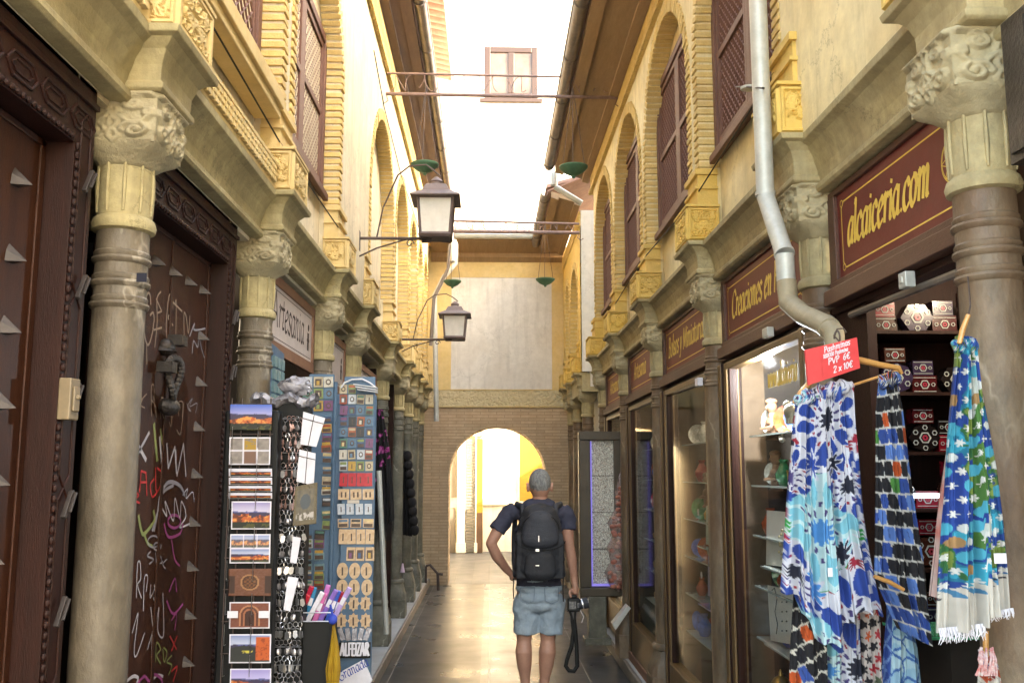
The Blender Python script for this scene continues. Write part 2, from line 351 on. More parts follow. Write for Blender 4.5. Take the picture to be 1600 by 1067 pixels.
def capmap():
    pts = []
    for sx in (.5,):
        for i, (cx, cy, r_, a0, sg) in enumerate(((.24,.30,.17,0,1), (.27,.78,.12,2,-1), (.10,.62,.07,1,1))):
            sp = spiral_pts(cx, cy, r_, 1.6, a0, sg); pts += sp + [(1-x, y) for x, y in sp]
        for t in range(40):
            u = t/39; pts.append((.5+.05*math.sin(u*12), .1+.85*u)); pts.append((.5-.05*math.sin(u*12), .1+.85*u))
        for t in range(60):
            u = t/59; pts.append((u, .96)); pts.append((u, .5+.10*math.cos(u*6.28*2)))
    return hmap_from(pts, 72, .042)
HC = capmap()
def samp(H, u, v):
    n = H.shape[0]; x = min(max(u*n-.5, 0), n-1.001); y = min(max(v*n-.5, 0), n-1.001); i, j = int(x), int(y); a, c = x-i, y-j
    return (H[j, i]*(1-a)+H[j, i+1]*a)*(1-c) + (H[j+1, i]*(1-a)+H[j+1, i+1]*a)*c
def relief(mb, o, du, dv, nrm, H, depth, n=30, border=.10):
    o, du, dv, nrm = map(Vector, (o, du, dv, nrm)); rows = []
    for j in range(n+1):
        row = []
        for i in range(n+1):
            u, v = i/n, j/n
            e = min(u, v, 1-u, 1-v)
            if e < border: h = 1.0 if e < border*.7 else .25
            else: h = samp(H, (u-border)/(1-2*border), (v-border)/(1-2*border))
            if i in (0, n) or j in (0, n): h = 0
            row.append(o + du*u + dv*v + nrm*(h*depth))
        rows.append(row)
    mb.grid(rows)
# ================================================================ columns
def column(name, label, X, Y, s, mshaft, mpaint, k, near=False, zc=2.67):
    """s = +1 right row, -1 left row"""
    r = .072
    t = thing(name, label, 'column', (X, Y, .1), 'marble columns of the %s arcade' % ('right' if s > 0 else 'left'))
    nn = 48 if near else 24
    b = MB(); b.box(X-.125, X+.125, Y-.125, Y+.125, .1, .29); b.build('plinth', mshaft, t, bevel=.006)
    b = MB(); b.lathe([(.122,.29),(.121,.33),(.113,.37),(.10,.42),(.095,.45)], (X, Y, 0), nn, [1,.9,.6,.25,0])
    b.lathe([(.095,.45),(.102,.455),(.104,.47),(.10,.485),(.09,.495)], (X, Y, 0), nn); b.build('base', mshaft, t, smooth=True)
    b = MB(); pr = [(r*1.04,.49),(r*1.03,.9),(r*1.0,1.5),(r*.96,2.02),(r*.955,2.08)]
    for z in (2.09, 2.15, 2.215):
        pr += [(r*.96, z-.006),(r*1.06, z),(r*1.09, z+.006),(r*1.06, z+.012),(r*.98, z+.014),(r*1.02, z+.020),(r*1.03,z+.026),(r*.97, z+.031)]
    pr += [(r*.96, 2.30)]
    b.lathe(pr, (X, Y, 0), nn); b.build('shaft', mshaft, t, smooth=True)
    b = MB(); b.lathe([(r*.96,2.30),(r*1.14,2.305),(r*1.19,2.32),(r*1.12,2.335),(r*1.0,2.342),(r*1.0,2.42),(r*1.0,2.53)], (X, Y, 0), nn)
    for j in range(10):   # fluted leaves on the neck
        a = 2*math.pi*j/10; dx, dy = math.cos(a), math.sin(a)
        b.tube([(X+dx*r*1.0, Y+dy*r*1.0, 2.35), (X+dx*r*1.03, Y+dy*r*1.03, 2.42), (X+dx*r*1.01, Y+dy*r*1.01, 2.50)], [.004, .006, .004], 6)
    b.build('neck', mpaint, t, smooth=True)
    # carved capital: a block with relief on its faces over a rounded necking
    b = MB(); h_ = .114; z0, zt_ = 2.478, zc-.004; n = 56 if near else (30 if k < 5 else 14)
    zb = 2.535
    b.lathe([(r*1.0, z0), (r*1.12, z0+.012), (h_*.80, z0+.028), (h_*.95, zb-.012), (h_*.99, zb)], (X, Y, 0), 64, [.0, .15, .55, .9, 1.0])
    b.box(X-h_+.004, X+h_-.004, Y-h_+.004, Y+h_-.004, zb-.005, zt_)
    for nx, ny in ((-1,0),(1,0),(0,-1),(0,1)):
        if nx == (1 if s > 0 else -1) or (ny == 1 and k > 2): continue
        o = Vector((X, Y, zb-.022)) + Vector((nx, ny, 0))*h_; du = Vector((-ny, nx, 0)); rows = []
        for jj in range(n+1):
            v = jj/n; row = []
            for ii in range(n+1):
                u = ii/n; hh = samp(HC, u, v)*.011 + (.006 if v > .9 else 0)
                e = min(1, min(u, 1-u)/.05)
                sag = -.020*math.sin(math.pi*u)**2*(1-v)**2*0 + .020*(abs(2*u-1)**3)*(1-v)**3
                bul = -.018*max(0, (.30-v)/.30)**1.6
                row.append(o + du*((u-.5)*2*(h_+.002+bul*.6)) + Vector((nx, ny, 0))*(hh*e + bul + .001) + Vector((0,0,(zt_-zb+.022)*v + sag)))
            rows.append(row)
        b.grid(rows)
    b.build('capital', m_cap, t, smooth=True, auto=60)
    return t
YL = [1.02, 2.54, 4.02, 5.58, 6.80, 8.70, 10.30, 11.50, 12.50, 13.45]
YR = [1.02, 2.12, 3.30, 4.85, 6.50, 8.12, 9.67, 11.45, 12.70, 13.55]
XCL, XCR = -1.02, 1.21
ordn = ['', 'nearest', 'second', 'third', 'fourth', 'fifth', 'sixth', 'seventh', 'eighth', 'ninth']
extraL = ['', 'pale veined, between the two studded wooden doors', 'behind the postcard rack, right of the graffitied door', 'beside the handwritten white shop sign', 'just beyond the short white shop sign',
          'grey, behind the blue magnet stand and black shawl', 'grey green, with the black fringed cloth on its far side', 'slim grey green, third from the end wall', 'slim grey green, second from the end wall', 'slim grey green, against the end wall at the arch']
extraR = ['', 'thick, carrying the large capital beside the hanging floral scarf', 'behind the red price card and drainpipe outlet', 'red stained, between two glass shop windows', 'veined brown, beyond the red stained one',
          'brown grey, standing in front of the lit jewellery case', 'brown grey, behind the lit jewellery case', 'pale, beyond the side street gap', 'slim pale, second from the end wall', 'slim pale, against the end wall at the arch']
for k in range(1, 10):
    column('stone_column', '%s column of the left row, %s' % (ordn[k], extraL[k]), XCL, YL[k], -1, m_marbL if k < 4 else m_marbG, m_olive, k, k < 3)
for k in range(1, 10):
    column('stone_column', '%s column of the right row, %s' % (ordn[k], extraR[k]), XCR if k > 1 else 1.178, YR[k], 1, m_marbR, m_oliveR, k, k < 4)
# ================================================================ building pieces
def corbel(root, X, Y, s, m, face):
    """flaring corbel on the capital, from z 2.67 to 2.83; s = outward (away from alley) sign"""
    b = MB(); prof = [(.128,2.665),(.136,2.672),(.136,2.688),(.126,2.695),(.128,2.74),(.142,2.78),(.165,2.805),(.185,2.81),(.190,2.83)]
    vs = []; 
    for (h, z) in prof:
        xf = X - s*h; xb = X + s*.13
        c = .3*h if z > 2.70 else 0.02
        ring = [(xf, Y-h+c*.0), (xf, Y+h), (xb, Y+h), (xb, Y-h)]
        vs += [(x, y, z) for x, y in ring]
    n = 4; fs = [(i*n+k, i*n+(k+1) % n, (i+1)*n+(k+1) % n, (i+1)*n+k) for i in range(len(prof)-1) for k in range(n)]
    fs += [(3,2,1,0), tuple(range((len(prof)-1)*n, len(prof)*n))]
    b.add(vs, fs); return b.build('corbel', m, root, bevel=.003)
def block(root, Xf, Xb, Y, s, m, near, seed, z0=2.832, z1=3.03, hw=.165):
    b = MB(); b.box(min(Xf+s*.016, Xb), max(Xf+s*.016, Xb), Y-hw+.016, Y+hw-.016, z0, z1-.012)
    H = HB[seed % 3]; n = 44 if near else 24
    zz0, zz1 = z0+.01, z1-.018
    d = .011
    relief(b, (Xf+s*.012, Y-hw+.012, zz0), (0, 2*hw-.024, 0), (0, 0, zz1-zz0), (-s, 0, 0), H, d, n)
    for yy, ny in ((Y-hw+.012, -1), (Y+hw-.012, 1)):
        relief(b, (Xf+s*.012, yy, zz0), (s*(abs(Xb-Xf)-.014), 0, 0), (0, 0, zz1-zz0), (0, ny, 0), H, d, n if ny < 0 else 12)
    b.box(min(Xf, Xb), max(Xf, Xb), Y-hw, Y+hw, z1-.012, z1)
    # stepped mouldings above
    for i, (w, za, zb) in enumerate(((.13, z1, z1+.09), (.142, z1+.09, z1+.105), (.125, z1+.105, z1+.17), (.14, z1+.17, z1+.20))):
        xa = Xf+s*(.075-(w-.125)); b.box(min(xa, Xb), max(xa, Xb), Y-w, Y+w, za+.0005, zb)
    return b.build('carved_block', m, root)
def bricks_arch(root, Xf, s, ya, yb, zbot, zsp, m, depth=.11, wband=.085, pitch_=.042, name='brick_arch'):
    """leg courses and radial voussoirs; opening between ya and yb"""
    b = MB(); rnd = random.Random(int(ya*100)); r = (yb-ya)/2; yc = (ya+yb)/2
    def brick(py, pz, ang, th):
        # py,pz point on opening edge; ang direction outwards (away from the opening)
        o = Vector((0, math.cos(ang), math.sin(ang))); t_ = Vector((0, -math.sin(ang), math.cos(ang)))
        pr = .010 + rnd.uniform(-.003, .003); L_ = wband + rnd.uniform(-.006, .006); e = .008+rnd.uniform(-.004, .004)
        x0, x1 = Xf - s*pr, Xf + s*(depth-.004)
        base = Vector((0, py, pz)) - o*e; vs = []
        for x in (x0, x1):
            for a, c in ((0, -1), (L_, -1), (L_, 1), (0, 1)):
                p = base + o*a + t_*(c*th/2); vs.append((x, p.y, p.z))
        b.add(vs, [(0,1,2,3),(7,6,5,4),(0,4,5,1),(1,5,6,2),(2,6,7,3),(3,7,4,0)])
    z = zbot + pitch_/2
    while z < zsp:
        for y, a in ((ya, math.pi), (yb, 0)): brick(y, z, a, pitch_*.68)
        z += pitch_
    n = int(math.pi*r/pitch_)
    for i in range(n):
        a = math.pi*(i+.5)/n; brick(yc+r*math.cos(a), zsp+r*math.sin(a), a, pitch_*.70)
    return b.build(name, m, root, bevel=.003 if ya < 5 else 0)
def arch_wall(root, Xf, s, y0, y1, ya, yb, zb, zsp, zt, m, depth=.11, hasarch=True):
    """wall face with an arched opening"""
    b = MB(); r = (yb-ya)/2; yc = (ya+yb)/2; n = 24
    arc = [(yc-r*math.cos(math.pi*i/n), zsp+r*math.sin(math.pi*i/n)) for i in range(n+1)] if hasarch else [(ya, zsp), (yb, zsp)]
    b.add([(Xf,y0,zb),(Xf,ya,zb),(Xf,ya,zt),(Xf,y0,zt)], [(0,1,2,3)]); b.add([(Xf,yb,zb),(Xf,y1,zb),(Xf,y1,zt),(Xf,yb,zt)], [(0,1,2,3)])
    for (a, c), (d, e) in zip(arc[:-1], arc[1:]): b.add([(Xf,a,c),(Xf,d,e),(Xf,d,zt),(Xf,a,zt)], [(0,1,2,3)])
    path = [(ya, zb)] + arc + [(yb, zb)]
    for (a, c), (d, e) in zip(path[:-1], path[1:]): b.add([(Xf,a,c),(Xf,d,e),(Xf+s*depth,d,e),(Xf+s*depth,a,c)], [(0,1,2,3)])
    return b.build('wall_bay', m, root)
def lattice_window(root, Xf, s, ya, yb, z0, z1, mw, near=True, style='dots'):
    """wooden window: outer frame, mullion, pierced lattice panels"""
    b = MB(); w = .055
    x0, x1 = sorted((Xf, Xf+s*.05)); 
    b.box(x0, x1, ya, ya+w, z0, z1); b.box(x0, x1, yb-w, yb, z0, z1); b.box(x0, x1, ya+w, yb-w, z1-w, z1); b.box(x0, x1, ya+w, yb-w, z0, z0+w)
    xs, xe = sorted((Xf-s*.03, Xf)); b.box(xs, xe, ya-.0, yb, z0-.03, z0+.012)
    f = b.build('window', mw, root, bevel=.004)
    b = MB(); ym = (ya+yb)/2; zm = z0+(z1-z0)*.5; xf = Xf+s*.012; x0, x1 = sorted((xf, xf+s*.03))
    b.box(x0, x1, ym-.028, ym+.028, z0+w, z1-w)
    for q in ((ya+w, ym-.028), (ym+.028, yb-w)):
        b.box(x0, x1, q[0], q[0]+.03, z0+w, z1-w); b.box(x0, x1, q[1]-.03, q[1], z0+w, z1-w)
        for zz in (z0+w, zm-.02, z1-w-.04): b.box(x0, x1, q[0]+.03, q[1]-.03, zz, zz+.04)
    b.build('sash', mw, f, bevel=.003)
    b = MB(); st = .052 if near else .075; bw = .012 if near else .02
    for q in ((ya+w+.03, ym-.058), (ym+.058, yb-w-.03)):
        for (c0, c1) in ((z0+w+.04, zm-.02), (zm+.02, z1-w-.04)):
            W, Hh = q[1]-q[0], c1-c0; xa = Xf+s*.030
            for sg in (1, -1):
                k = -W
                while k < Hh:
                    # diagonal line z = c0 + k + (y-q0) * 1 clipped
                    ta, tb = max(0, -k), min(W, Hh-k)
                    if tb-ta > .01:
                        ys = (q[0]+ta, q[0]+tb) if sg > 0 else (q[1]-ta, q[1]-tb)
                        b.tube([(xa, ys[0], c0+k+ta), (xa, ys[1], c0+k+tb)], bw*.62, 4, cap=False)
                    k += st
    b.build('lattice', mw, f)
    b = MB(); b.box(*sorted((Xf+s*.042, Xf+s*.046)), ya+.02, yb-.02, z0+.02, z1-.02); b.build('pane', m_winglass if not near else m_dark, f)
    return f
# ================================================================ LEFT BUILDING
WL, WRc = -.92, -1.03
BL = thing('arcade_building', 'long cream left arcade building with pale ochre brick arches over studded doors and shops', 'building', (-1.5, 3, 0))
EL = 5.45
b = MB(); b.box(-5.5, WRc, 0.8, 14.6, 2.62, EL-.02)                     # upper mass; its face is the recess wall
b.build('upper_wall', m_cream, BL)
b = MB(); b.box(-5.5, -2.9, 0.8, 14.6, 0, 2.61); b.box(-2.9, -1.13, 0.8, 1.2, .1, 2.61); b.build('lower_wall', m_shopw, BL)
b = MB()                                                             # beam over the columns
b.prism([(x, .8, z) for x, z in ((-1.03,2.635),(-.978,2.635),(-.970,2.645),(-.970,2.662),(-.985,2.672),(-.980,2.71),(-.962,2.755),(-.935,2.79),(-.912,2.803),(-.910,2.83),(-1.03,2.83))], (0, 13.05, 0))
b.build('beam', m_olive, BL, bevel=.003)
for k in range(0, 10):
    Y = YL[k]; near = k < 4
    corbel(BL, XCL, Y, -1, m_olive, -.84)
    block(BL, -.842, -1.0, Y, -1, m_yelL, near, k)
# bays
zt = 5.12
SP = lambda ya, yb: 4.62 - (yb-ya)/2
for k in range(0, 9):
    a, c = YL[k]+.12, YL[k+1]-.12
    if k == 3:
        b = MB(); b.box(WRc, WL, YL[3]+.0, YL[4], 2.83, zt); b.build('wall_bay', m_cream, BL); continue
    zsp = SP(a, c)
    arch_wall(BL, WL, -1, YL[k], YL[k+1], a, c, 2.83, zsp, zt, m_cream)
    bricks_arch(BL, WL, -1, a, c, 3.235, zsp, m_brk if k < 3 else m_brk, pitch_=.042 if k < 6 else .055)
    if k < 3: lattice_window(BL, -1.005, -1, a+.03, c-.03, 3.28, 4.28, m_win, near=(k == 2))
for k in (0, 1):   # ledge and brick cornice between the first piers
    a, c = YL[k]+.17, YL[k+1]-.17
    b = MB(); b.box(-1.02, -.905, a, c, 3.15, 3.19); b.box(-1.02, -.89, a, c, 3.19, 3.255); b.build('window_ledge', m_yelL, BL, bevel=.004)
    b = MB(); b.box(-1.0, -.912, a, c, 2.832, 2.845); b.box(-1.0, -.90, a, c, 2.925, 2.94); b.box(-1.0, -.916, a, c, 2.845, 2.925)
    y = a+.01; j = 0
    while y < c-.05:
        for i, z in enumerate((2.850, 2.875, 2.900)):
            yy = y + (.02 if i % 2 else 0)
            b.box(-.916, -.900, yy, min(yy+.030, c), z, z+.019)
        y += .042
    b.build('dentil_cornice', m_yelL, BL, bevel=.0015)
b = MB(); b.box(-1.02, -.90, 0.8, 14.5, zt, EL-.03); b.box(-1.0, -.885, 0.8, 14.5, zt-.02, zt+.015); b.build('frieze', m_yelC, BL)
# eave
def eave(root, s, xw, xg, y0, y1, z, msoff, gut=True, tiles=True, rise=.12):
    b = MB()
    # soffit boards, rising slightly to the gutter, fascia, mouldings
    b.prism([(xw, y0, z-.02), (xg+s*.02, y0, z+rise-.02), (xg+s*.02, y0, z+rise+.03), (xw, y0, z+.03)], (0, y1-y0, 0))
    b.prism([(xg+s*.11, y0, z+rise-.075), (xg+s*.02, y0, z+rise-.045), (xg+s*.02, y0, z+rise-.021), (xg+s*.11, y0, z+rise-.045)], (0, y1-y0, 0))
    b.prism([(xw, y0, z-.05), (xw-s*.07, y0, z-.03), (xw-s*.07, y0, z-.0), (xw, y0, z-.021)], (0, y1-y0, 0))
    b.build('eave_soffit', msoff, root)
    if gut:
        b = MB(); rows = []; n = 10
        for k in range(n+1):
            a = math.pi + math.pi*k/n; rows.append([(xg-s*.045+.055*math.cos(a), y, z+rise+.03+.055*math.sin(a)) for y in (y0, y1)])
        b.grid(rows); b.tube([(xg-s*.10, y0, z+rise+.03), (xg-s*.10, y1, z+rise+.03)], .009, 6)
        y = y0+.3
        while y < y1:
            rr = [(xg-s*.045+.06*math.cos(math.pi+math.pi*k/8), y, z+rise+.03+.06*math.sin(math.pi+math.pi*k/8)) for k in range(9)]
            b.tube(rr, .006, 4); y += .9
        b.build('gutter', m_gut, root, smooth=True)
    if tiles:
        b = MB(); slope = .42; y = y0+.09; n = 8
        b.prism([(xg-s*.02, y0, z+rise+.05), (xg+s*3.2, y0, z+rise+.05+slope*3.2), (xg+s*3.2, y0, z+rise+.01+slope*3.2), (xg-s*.02, y0, z+rise+.03)], (0, y1-y0, 0))
        while y < y1:
            for c in range(3 if y < 12 else 2):
                x0 = xg - s*.035 + s*c*.38; x1 = x0 + s*.42
                rows = []
                for k in range(n+1):
                    a = math.pi*k/n
                    rows.append([(x0, y+.085*math.cos(a), z+rise+.06+.07*math.sin(a)+slope*abs(x0-xg)), (x1, y+.07*math.cos(a), z+rise+.05+.055*math.sin(a)+slope*abs(x1-xg))])
                b.grid(rows)
            y += .19
        b.build('roof_tiles', m_tile, root, smooth=True)
eave(BL, -1, -.90, -.65, 0.8, 13.6, EL, m_soff, rise=.12)
# ================================================================ RIGHT BUILDING
WR_, WRr = 1.11, 1.22; ER = 4.87
BR = thing('arcade_building', 'yellow right arcade building with lattice windows and red shop fascias up to the side street', 'building', (1.6, 3, 0))
b = MB(); b.box(WRr, 5.5, -1.2, 9.86, 2.66, ER-.02); b.build('upper_wall', m_creamR, BR)
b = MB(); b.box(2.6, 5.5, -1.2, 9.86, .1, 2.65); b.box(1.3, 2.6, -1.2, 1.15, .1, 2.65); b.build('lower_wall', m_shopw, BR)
b = MB(); b.box(2.4, 5.5, -1.2, 9.80, ER+.3, 7.35); b.build('sun_block_storey', m_white, BR)  # unseen storey added to keep the sun off the left wall
b = MB()
b.prism([(x, -1.2, z) for x, z in ((1.24,2.63),(1.168,2.63),(1.160,2.64),(1.160,2.656),(1.172,2.666),(1.168,2.71),(1.152,2.755),(1.130,2.79),(1.102,2.803),(1.100,2.828),(1.24,2.828))], (0, 11.04, 0))
b.build('beam', m_oliveR, BR, bevel=.003)
for k in range(0, 7):
    corbel(BR, XCR, YR[k] - (.03 if k == 1 else 0), 1, m_oliveR, 1.02); block(BR, 1.022, 1.20, YR[k], 1, m_yel, k < 5, k+1)
zt = 4.66
for k in range(0, 6):
    a, c = YR[k]+.12, YR[k+1]-.12; zsp = 4.53-(c-a)/2
    if k == 1:     # short plain bay between the first two piers with a small square window
        b = MB(); b.box(WR_, WRr, YR[1], YR[2], 2.83, zt); b.build('wall_bay', m_creamR, BR)
        continue
    arch_wall(BR, WR_, 1, YR[k], YR[k+1], a, c, 2.83, zsp, zt, m_creamR)
    bricks_arch(BR, WR_, 1, a, c, 3.235, zsp, m_brk, pitch_=.042)
    lattice_window(BR, 1.185, 1, a+.03, c-.03, 3.28, 4.36, m_win, near=k < 5)
b = MB(); b.box(1.095, 1.2, -1.2, 9.84, zt, ER-.03); b.box(1.075, 1.15, -1.2, 9.84, zt-.02, zt+.012); b.build('frieze', m_yelC, BR)
eave(BR, 1, 1.09, .70, -1.2, 10.0, ER, m_soffR, rise=.12)
# second building on the right, beyond the side street
B2 = thing('corner_building', 'narrow yellow building on the right beyond the side street gap with two brick arches', 'building', (1.6, 12.5, 0))
b = MB(); b.box(WRr, 5.5, 11.19, 14.6, 2.66, ER-.02); b.box(1.12, 5.5, 11.17, 11.19, 2.84, ER-.02); b.build('upper_wall', m_white, B2)
b = MB(); b.box(1.32, 5.5, 11.2, 14.6, .1, 2.65); b.build('lower_wall', m_white, B2)
b = MB()
for z0, z1, x in ((2.60, 2.80, 1.118), (2.80, 2.828, 1.095)): b.box(x, 1.32, 11.2, 13.85, z0, z1-.0004)
b.build('beam', m_oliveR, B2)
for k in (7, 8, 9): corbel(B2, XCR, YR[k], 1, m_oliveR, 1.02); block(B2, 1.022, 1.20, YR[k], 1, m_yel, False, k)
for k in (7, 8):
    a, c = YR[k]+.12, YR[k+1]-.12; zsp = 4.3-(c-a)/2
    arch_wall(B2, WR_, 1, YR[k] - (.25 if k == 7 else 0), YR[k+1] + (.3 if k == 8 else 0), a, c, 2.83, zsp, 4.66, m_yel)
    bricks_arch(B2, WR_, 1, a, c, 3.235, zsp, m_brk, pitch_=.055)
b = MB(); b.box(1.095, 1.2, 11.2, 13.85, 4.66, ER-.03); b.build('frieze', m_yelC, B2)
eave(B2, 1, 1.09, .72, 10.95, 13.6, ER+.02, m_soffR, rise=.10)
# ================================================================ END BUILDING over the passage
BE = thing('passage_building', 'end building with white upper panel over a brown brick arched passage', 'building', (.1, 14, 0))
ya_, yb_ = 13.88, 14.55; xl, xr = -1.03, 1.32; ac, ar, zs = .115, .72, 1.58
b = MB(); n = 40
arc = [(ac-ar*math.cos(math.pi*i/n), zs+ar*math.sin(math.pi*i/n)) for i in range(n+1)]
for Y in (ya_, yb_):
    b.poly([(xl,Y,0),(ac-ar,Y,0),(ac-ar,Y,2.60),(xl,Y,2.60)]); b.poly([(ac+ar,Y,0),(xr,Y,0),(xr,Y,2.60),(ac+ar,Y,2.60)])
    for (a, c), (d, e) in zip(arc[:-1], arc[1:]): b.poly([(a,Y,c),(d,Y,e),(d,Y,2.60),(a,Y,2.60)])
path = [(ac-ar, 0)] + arc + [(ac+ar, 0)]
for (a, c), (d, e) in zip(path[:-1], path[1:]): b.poly([(a,ya_,c),(d,ya_,e),(d,yb_,e),(a,yb_,c)])
b.build('arch_wall', m_endb, BE, fixn=False)
b = MB(); b.box(xl-4, xr+4, 13.90, 14.55, 2.605, 5.05); b.build('upper_wall', m_yelL, BE)
m_ins = M('inscription_plaster', (.56,.46,.26), (.62,.53,.33), 5, .8, carve=26)
b = MB(); b.box(-.93, 1.12, 13.872, 13.90, 2.60, 2.84); b.build('inscription_band', m_ins, BE)
b = MB(); b.box(-.93, 1.12, 13.86, 13.90, 2.585, 2.60); b.box(-.93, 1.12, 13.865, 13.90, 2.84, 2.855); b.build('moulding', m_yelL, BE)
b = MB(); b.box(-.585, .935, 13.885, 13.90, 2.855, 4.56); b.build('white_panel', m_white, BE)
b = MB(); b.box(-.93, -.585, 13.878, 13.90, 2.856, 4.56); b.box(.935, 1.12, 13.878, 13.90, 2.856, 4.56); b.box(-.93, 1.12, 13.878, 13.90, 4.561, 4.80); b.build('ochre_surround', m_yelL, BE)
# its eave runs across the alley
b = MB(); b.prism([(-.9, 13.90, 4.90), (-.9, 13.42, 5.02), (-.9, 13.42, 5.06), (-.9, 13.90, 4.95)], (2.0, 0, 0)); b.prism([(-.9, 13.90, 4.78), (-.9, 13.80, 4.86), (-.9, 13.80, 4.93), (-.9, 13.90, 4.90)], (2.0, 0, 0)); b.build('eave_soffit', m_soffR, BE)
b = MB(); rows = []
for k in range(11):
    a = math.pi+math.pi*k/10; rows.append([(x, 13.36+.055*math.cos(a), 5.09+.055*math.sin(a)) for x in (-.56, .80)])
b.grid(rows); b.tube([(-.56,13.305,5.09),(.80,13.305,5.09)], .009, 6); b.build('gutter', m_pipe, BE, smooth=True)
b = MB(); x = -.88
b.prism([(-1.0,13.40,5.09),(-1.0,14.6,5.5),(-1.0,14.6,5.45),(-1.0,13.40,5.07)], (2.1,0,0))
while x < 1.0:
    for c in range(2):
        y0 = 13.37+c*.38; rows = []
        for k in range(9):
            a = math.pi*k/8; rows.append([(x+.085*math.cos(a), y0, 5.12+.07*math.sin(a)+.38*(y0-13.37)), (x+.07*math.cos(a), y0+.42, 5.11+.055*math.sin(a)+.38*(y0+.42-13.37))])
        b.grid(rows)
    x += .19
b.build('roof_tiles', m_tile, BE, smooth=True)
# ================================================================ beyond the passage
BW = thing('tall_white_building', 'tall sunlit white building behind the end roof with one brown window', 'building', (0, 20, 0))
b = MB(); b.box(-.13, 9, 19.5, 26, 0, 16); b.box(-9, -.131, 20.2, 26, 4, 16); b.build('wall', m_white, BW)
wl, wr_, wz0, wz1 = -.14, 1.03, 9.72, 10.92
b = MB()
for x0, x1, z0, z1 in ((wl, wl+.13, wz0, wz1), (wr_-.13, wr_, wz0, wz1), (wl+.13, wr_-.13, wz1-.13, wz1), (wl+.13, wr_-.13, wz0, wz0+.13), ((wl+wr_)/2-.07, (wl+wr_)/2+.07, wz0+.13, wz1-.13)):
    b.box(x0, x1, 19.42, 19.51, z0, z1)
m_wf = M('varnished_window_frame', (.016,.005,.0025), (.022,.007,.004), 5, .5); w_ = b.build('window', m_wf, BW, bevel=.01)
b = MB(); b.box(wl+.13, wr_-.13, 19.45, 19.495, wz0+.13, wz1-.13); b.build('pane', M('curtained_glass', (.03,.02,.015), (.12,.09,.07), 1.5, .1), w_)
b = MB(); b.box(wl-.1, wr_+.1, 19.40, 19.5, wz0-.07, wz0); b.build('sill', m_wf, w_)
b = MB(); b.box(-.135, 9, 19.44, 19.5, .95, 1.02); b.build('ledge', m_white, BW)
m_ydoor = M('yellow_panel', (.27,.15,.008), (.31,.18,.012), 4, .6); m_bdoor = M('brown_dado', (.06,.03,.014), (.08,.04,.02), 4, .6)
b = MB(); b.box(.62, 1.6, 19.44, 19.5, 1.03, 2.42); b.build('yellow_shutter', m_ydoor, BW)
b = MB(); b.box(.60, 1.62, 19.42, 19.5, 2.42, 2.50); b.box(.585,.62,19.42,19.5,0,2.42); b.build('lintel', m_cream, BW)
# left side of the far street: stone door frames and a yellow jamb
BS = thing('far_street_house', 'pale stone house with grey shutter and yellow panel seen through the left of the arch', 'building', (-1.2, 17.5, 0))
b = MB(); b.box(-6, -.95, 14.56, 20.19, 0, 2.9); b.build('wall', m_cream, BS)
b = MB(); b.box(-.95, -.132, 19.3, 20.19, 0, 3.6); b.box(-.99, -.12, 19.22, 19.3, 2.36, 2.46); b.box(-.99, -.12, 19.18, 19.3, 2.46, 2.52); b.build('far_wall', m_cream, BS)
for x0, x1 in ((-.66, -.50), (-.29, -.265)):
    b = MB(); b.box(x0, x1, 19.2, 19.3, 0, 2.36); b.box(x0-.02, x1+.02, 19.18, 19.31, 0, .2); b.build('pilaster', m_white, BS, bevel=.01)
b = MB(); b.box(-.95, -.66, 19.26, 19.3, 1.1, 2.2); b.box(-.90, -.70, 19.24, 19.3, .0, .9); b.build('recess_panel', M('grey_recess', (.10,.085,.065), (.14,.12,.09), 3, .8), BS)
b = MB(); z = .02
while z < 2.3: b.box(-.49, -.30, 19.24, 19.3, z, z+.05); z += .06
b.build('grey_shutter', M('grey_shutter', (.13,.12,.10), (.18,.17,.145), 6, .5), BS)
b = MB(); b.box(-.262, -.14, 19.2, 19.3, .80, 2.30); b.build('yellow_panel', m_ydoor, BS); b = MB(); b.box(-.262, -.14, 19.2, 19.3, 0, .80); b.build('brown_dado', m_bdoor, BS)
for i in range(7):
    pass
b = MB()
for i in range(9): b.sph((-.9+.09*i, 19.2, 2.66+.06*math.sin(i*1.9)), (.05,.04,.07), 8, 6)
b.build('carved_ornament', m_yelL, BS, smooth=True)
# higher roof at the far left, above the white wall
BH = thing('high_eave_house', 'taller house at far left whose tiled eave shows above the gutter', 'building', (-3, 19, 0))
b = MB(); b.box(-9, -1.6, 14.62, 19.4, 2.92, 11.2); b.build('wall', m_white, BH)
b = MB()
b.box(-3, -.86, 14.5, 18.1, 9.72, 9.80)
y = 14.4
while y < 18.1:
    for c in range(3):
        x0 = -.80 - c*.5; rows = []
        for k in range(7):
            a = math.pi*k/6; rows.append([(x0, y+.10*math.cos(a), 9.60+.5*0-.10*math.sin(a)+c*.10), (x0-.55, y+.09*math.cos(a), 9.72-.09*math.sin(a)+c*.10)])
        b.grid(rows)
    y += .24
b.build('tiled_eave', m_tile, BH, smooth=True)
b = MB(); b.box(2.5, 6, 15.2, 19.4, 0, 2.67); tag(b.build('low_house', m_cream), 'low cream house to the right of the far street behind the passage', 'building')
# side-street house closing the gap on the right; alley behind the camera
b = MB(); b.box(6.5, 9, 3.5, 10.8, 0, 9.8); b.box(6.5, 9, 10.81, 14, 0, 4.2); tag(b.build('side_street_house', m_white), 'white house closing the side street on the right, heightened to block the sun', 'building')  # unseen; taller box raised to keep sun off the far left walls
